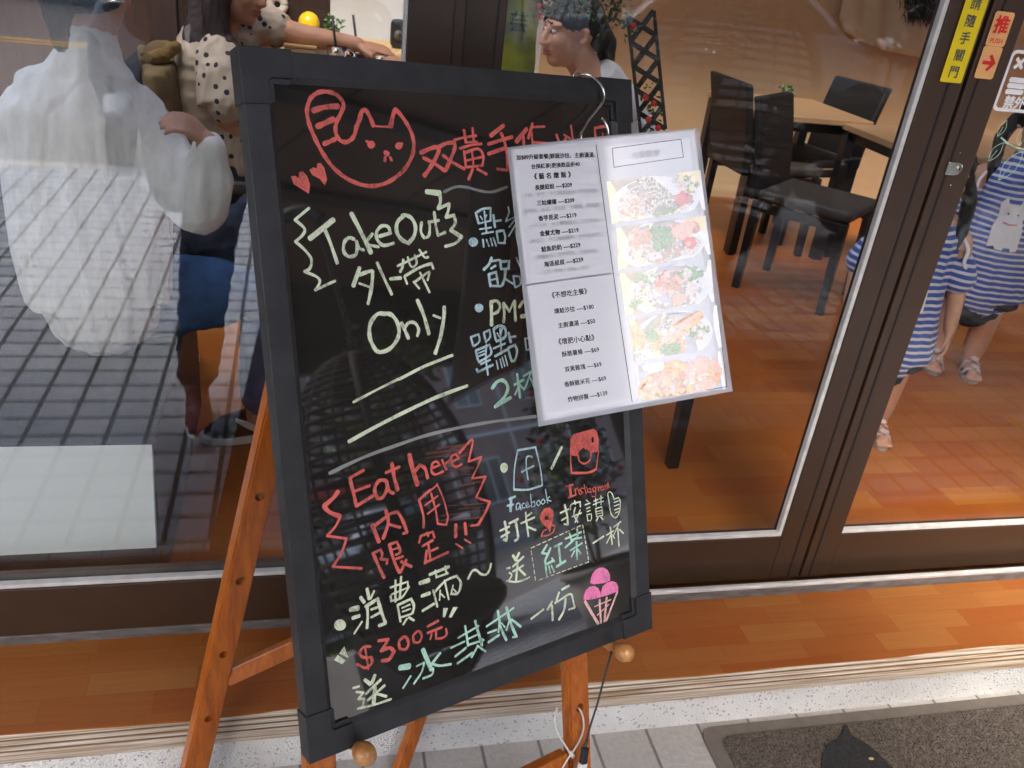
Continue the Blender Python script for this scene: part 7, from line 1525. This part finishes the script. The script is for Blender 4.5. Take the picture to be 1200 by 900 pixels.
# buildings across the road
def building(label, x0, x1, y, h, m, floors, nwin, awn=None):
    t = thing('apartment_building', label, 'building', ((x0+x1)/2, y, 0), 'buildings across the road')
    b = MB(); b.box(x0, x1, y-8, y, -0.1, h); b.build('wall', m, t)
    fh = h/floors; b = MB()
    for k in range(1, floors): b.box(x0, x1, y-0.01, y+0.06, fh*k-0.06, fh*k+0.06)
    for k in range(0, nwin+1): b.box(x0+(x1-x0)*k/nwin-0.05, x0+(x1-x0)*k/nwin+0.05, y-0.01, y+0.05, 0, h)
    b.build('bands', MT['win_white'], t)
    for f in range(floors):
        for k in range(nwin):
            cx = x0+(x1-x0)*(k+.5)/nwin; z = fh*f+fh*0.32; w = 0.62; hh = fh*0.42
            if f == 0 and awn: continue
            b = MB(); b.box(cx-w, cx+w, y-0.005, y+0.03, z, z+hh); wi = b.build('window', MT['win_glass'], t)
            b = MB()
            for a0, a1, z0_, z1_ in ((cx-w-.06, cx+w+.06, z-.06, z), (cx-w-.06, cx+w+.06, z+hh, z+hh+.06), (cx-w-.06, cx-w, z, z+hh), (cx+w, cx+w+.06, z, z+hh), (cx-.03, cx+.03, z, z+hh)): b.box(a0, a1, y, y+0.07, z0_, z1_)
            b.build('window_frame', MT['win_white'], wi)
    if awn:
        b = MB(); b.prism([(y, 2.75), (y+1.1, 2.35), (y+1.1, 2.25), (y, 2.62)], lambda a, c, n: np.array([n, a, c]), x0+0.3, x1-0.3); b.build('awning', awn, t)
        b = MB()
        for k in range(nwin): cx = x0+(x1-x0)*(k+.5)/nwin; b.box(cx-1.0, cx+1.0, y-0.003, y+0.02, 0.1, 2.2)
        b.build('shopfront', MT['win_glass'], t)
    return t
building('pink brown apartment building with white bands and a red awning', 6.0, 18.5, -15.0, 10.5, MT['tile_pink'], 3, 4, MT['awning_red'])
building('pale low building with white framed windows left of the pink one', -7.5, 5.2, -15.6, 6.4, MT['white_wall'], 2, 4)
building('grey brown building at the far left across the road', -22, -8.3, -15.2, 9.0, MT['concrete'], 3, 4)
building('pink brown building further right across the road', 19.5, 34, -14.6, 9.5, MT['tile_pink'], 3, 4)
for lab, x, y, h, sd_ in (('street tree with a loose green crown before the pink building', 7.5, -12.2, 5.2, 21), ('street tree beside the pale low building', 1.0, -12.6, 4.4, 22), ('street tree at the far left across the road', -6.5, -12.4, 5.0, 23)):
    leafy('street_tree', lab, (x, y, -0.02), 0, 0, [((x, y, h), (1.3, 1.2, 1.0), 1.0), ((x-1.0, y+.2, h-0.7), (0.9, 0.8, 0.7), .6), ((x+1.1, y, h-0.5), (0.9, 0.9, 0.7), .6), ((x+.2, y+.3, h+0.9), (0.8, 0.8, 0.6), .5), ((x-.3, y+.6, h-1.2), (0.8, 0.6, 0.5), .4)], 0.19, MT['green_leaf'], 900, sd_, 'street trees across the road', 0.11, cat='tree')
for lab, x in (('square dark tiled arcade pillar at the far left of the pavement', -4.2), ('square dark tiled arcade pillar at the right of the pavement', 5.6)):
    o = thing('arcade_pillar', lab, 'pillar', (x, -1.27, 0), 'arcade pillars'); b = MB(); b.box(x-0.22, x+0.22, -1.48, -1.05, 0, 2.66); b.build('shaft', MT['tile_dark'], o, bevel=0.006); b = MB(); b.box(x-0.24, x+0.24, -1.5, -1.03, 0.001, 0.16); b.build('plinth', MT['concrete'], o, bevel=0.006)

# the photographer, dark clothes and maroon shoes, seen only as a dark mirror image in the glass
pf = person('photographer in dark clothes and maroon shoes, mirrored darkly in the shop window', (-0.1, -0.1, 0))
b = MB(); hd = np.array([-0.06, -0.25, 1.515]); head_shapes(b, hd, (0.2, 0.95, -0.35))
limb(b, [hd+np.array([-0.02, -0.03, -0.06]), (-0.11, -0.30, 1.37), (-0.13, -0.32, 1.28)], [0.055, 0.056, 0.08])
limb(b, [(-0.13, -0.32, 1.28), (-0.14, -0.32, 1.08), (-0.15, -0.28, 0.90)], [(0.095, 0.17), (0.09, 0.14), (0.10, 0.155)], (0, 1, 0))
for s, e, w in ((-1, (-0.44, -0.22, 1.10), (-0.10, -0.085, 1.375)), (1, (0.22, -0.26, 1.08), (0.085, -0.085, 1.375))):
    limb(b, [(-0.13+0.17*s, -0.31, 1.29), e, w], [0.055, 0.044, 0.03]); hand_shapes(b, w, (-0.15*s, 0.35, 0.9), (0.1*s, -0.9, 0.35), 0.85, 0.9, s)
limb(b, [(-0.22, -0.25, 0.88), (-0.28, 0.02, 0.50), (-0.32, 0.27, 0.10)], [0.09, 0.062, 0.042]); limb(b, [(-0.07, -0.28, 0.88), (0.04, -0.30, 0.48), (0.10, -0.42, 0.10)], [0.09, 0.062, 0.042])
soft('body', b, MT['skin'], pf, 0.008, 4)
b = MB(); b.ellip(hd+np.array([-0.01, -0.03, 0.035]), (0.088, 0.102, 0.098)); limb(b, [hd+np.array([-0.01, -0.08, 0.0]), hd+np.array([-0.01, -0.09, -0.15])], [0.08, 0.06]); soft('hair', b, MT['hair'], pf, 0.009, 3, folds(0.005, 70, 10))
b = MB(); limb(b, [(-0.12, -0.315, 1.35), (-0.13, -0.32, 1.28), (-0.14, -0.32, 1.08), (-0.15, -0.28, 0.84)], [(0.07, 0.08), (0.11, 0.20), (0.11, 0.20), (0.12, 0.21)], (0, 1, 0))
limb(b, [(-0.30, -0.31, 1.29), (-0.44, -0.22, 1.10), (-0.22, -0.14, 1.26)], [0.080, 0.078, 0.055]); limb(b, [(0.04, -0.31, 1.29), (0.22, -0.26, 1.08), (0.14, -0.15, 1.25)], [0.072, 0.064, 0.05]); soft('jacket', b, MT['black_cloth'], pf, 0.010, 4, folds(0.01, 14, 14))
b = MB(); limb(b, [(-0.15, -0.27, 0.90), (-0.22, -0.24, 0.85), (-0.28, 0.02, 0.50), (-0.315, 0.25, 0.13)], [0.13, 0.11, 0.085, 0.062]); limb(b, [(-0.14, -0.28, 0.90), (-0.07, -0.28, 0.85), (0.04, -0.30, 0.48), (0.10, -0.41, 0.13)], [0.13, 0.11, 0.085, 0.062]); soft('trousers', b, MT['denim_dark'], pf, 0.010, 4, folds(0.008, 14, 20))
shoe(pf, (-0.32, 0.24, 0.0), (-0.29, 0.48, 0.0), MT['maroon']); shoe(pf, (0.09, -0.45, 0.0), (0.13, -0.21, 0.0), MT['maroon'])

hb = thing('hip_bag', 'dark shoulder bag at the side of the photographer mirrored in the window', 'bag', (-0.40, -0.22, 0.75))
b = MB(); limb(b, [(-0.40, -0.20, 1.04), (-0.405, -0.19, 0.92), (-0.41, -0.18, 0.76), (-0.40, -0.18, 0.58)], [(0.06, 0.12), (0.075, 0.14), (0.08, 0.16), (0.07, 0.15)], (1, 0, 0)); soft('bag_body', b, MT['navy'], hb, 0.01, 6, folds(0.01, 14, 14))
b = MB(); b.tube(smooth_poly([(-0.42, -0.20, 0.95), (-0.36, -0.26, 1.2), (-0.20, -0.36, 1.385), (-0.10, -0.44, 1.2), (-0.30, -0.42, 0.95)], 6), [(0.003, 0.016)]*25, 8); b.build('strap', MT['cable'], hb)
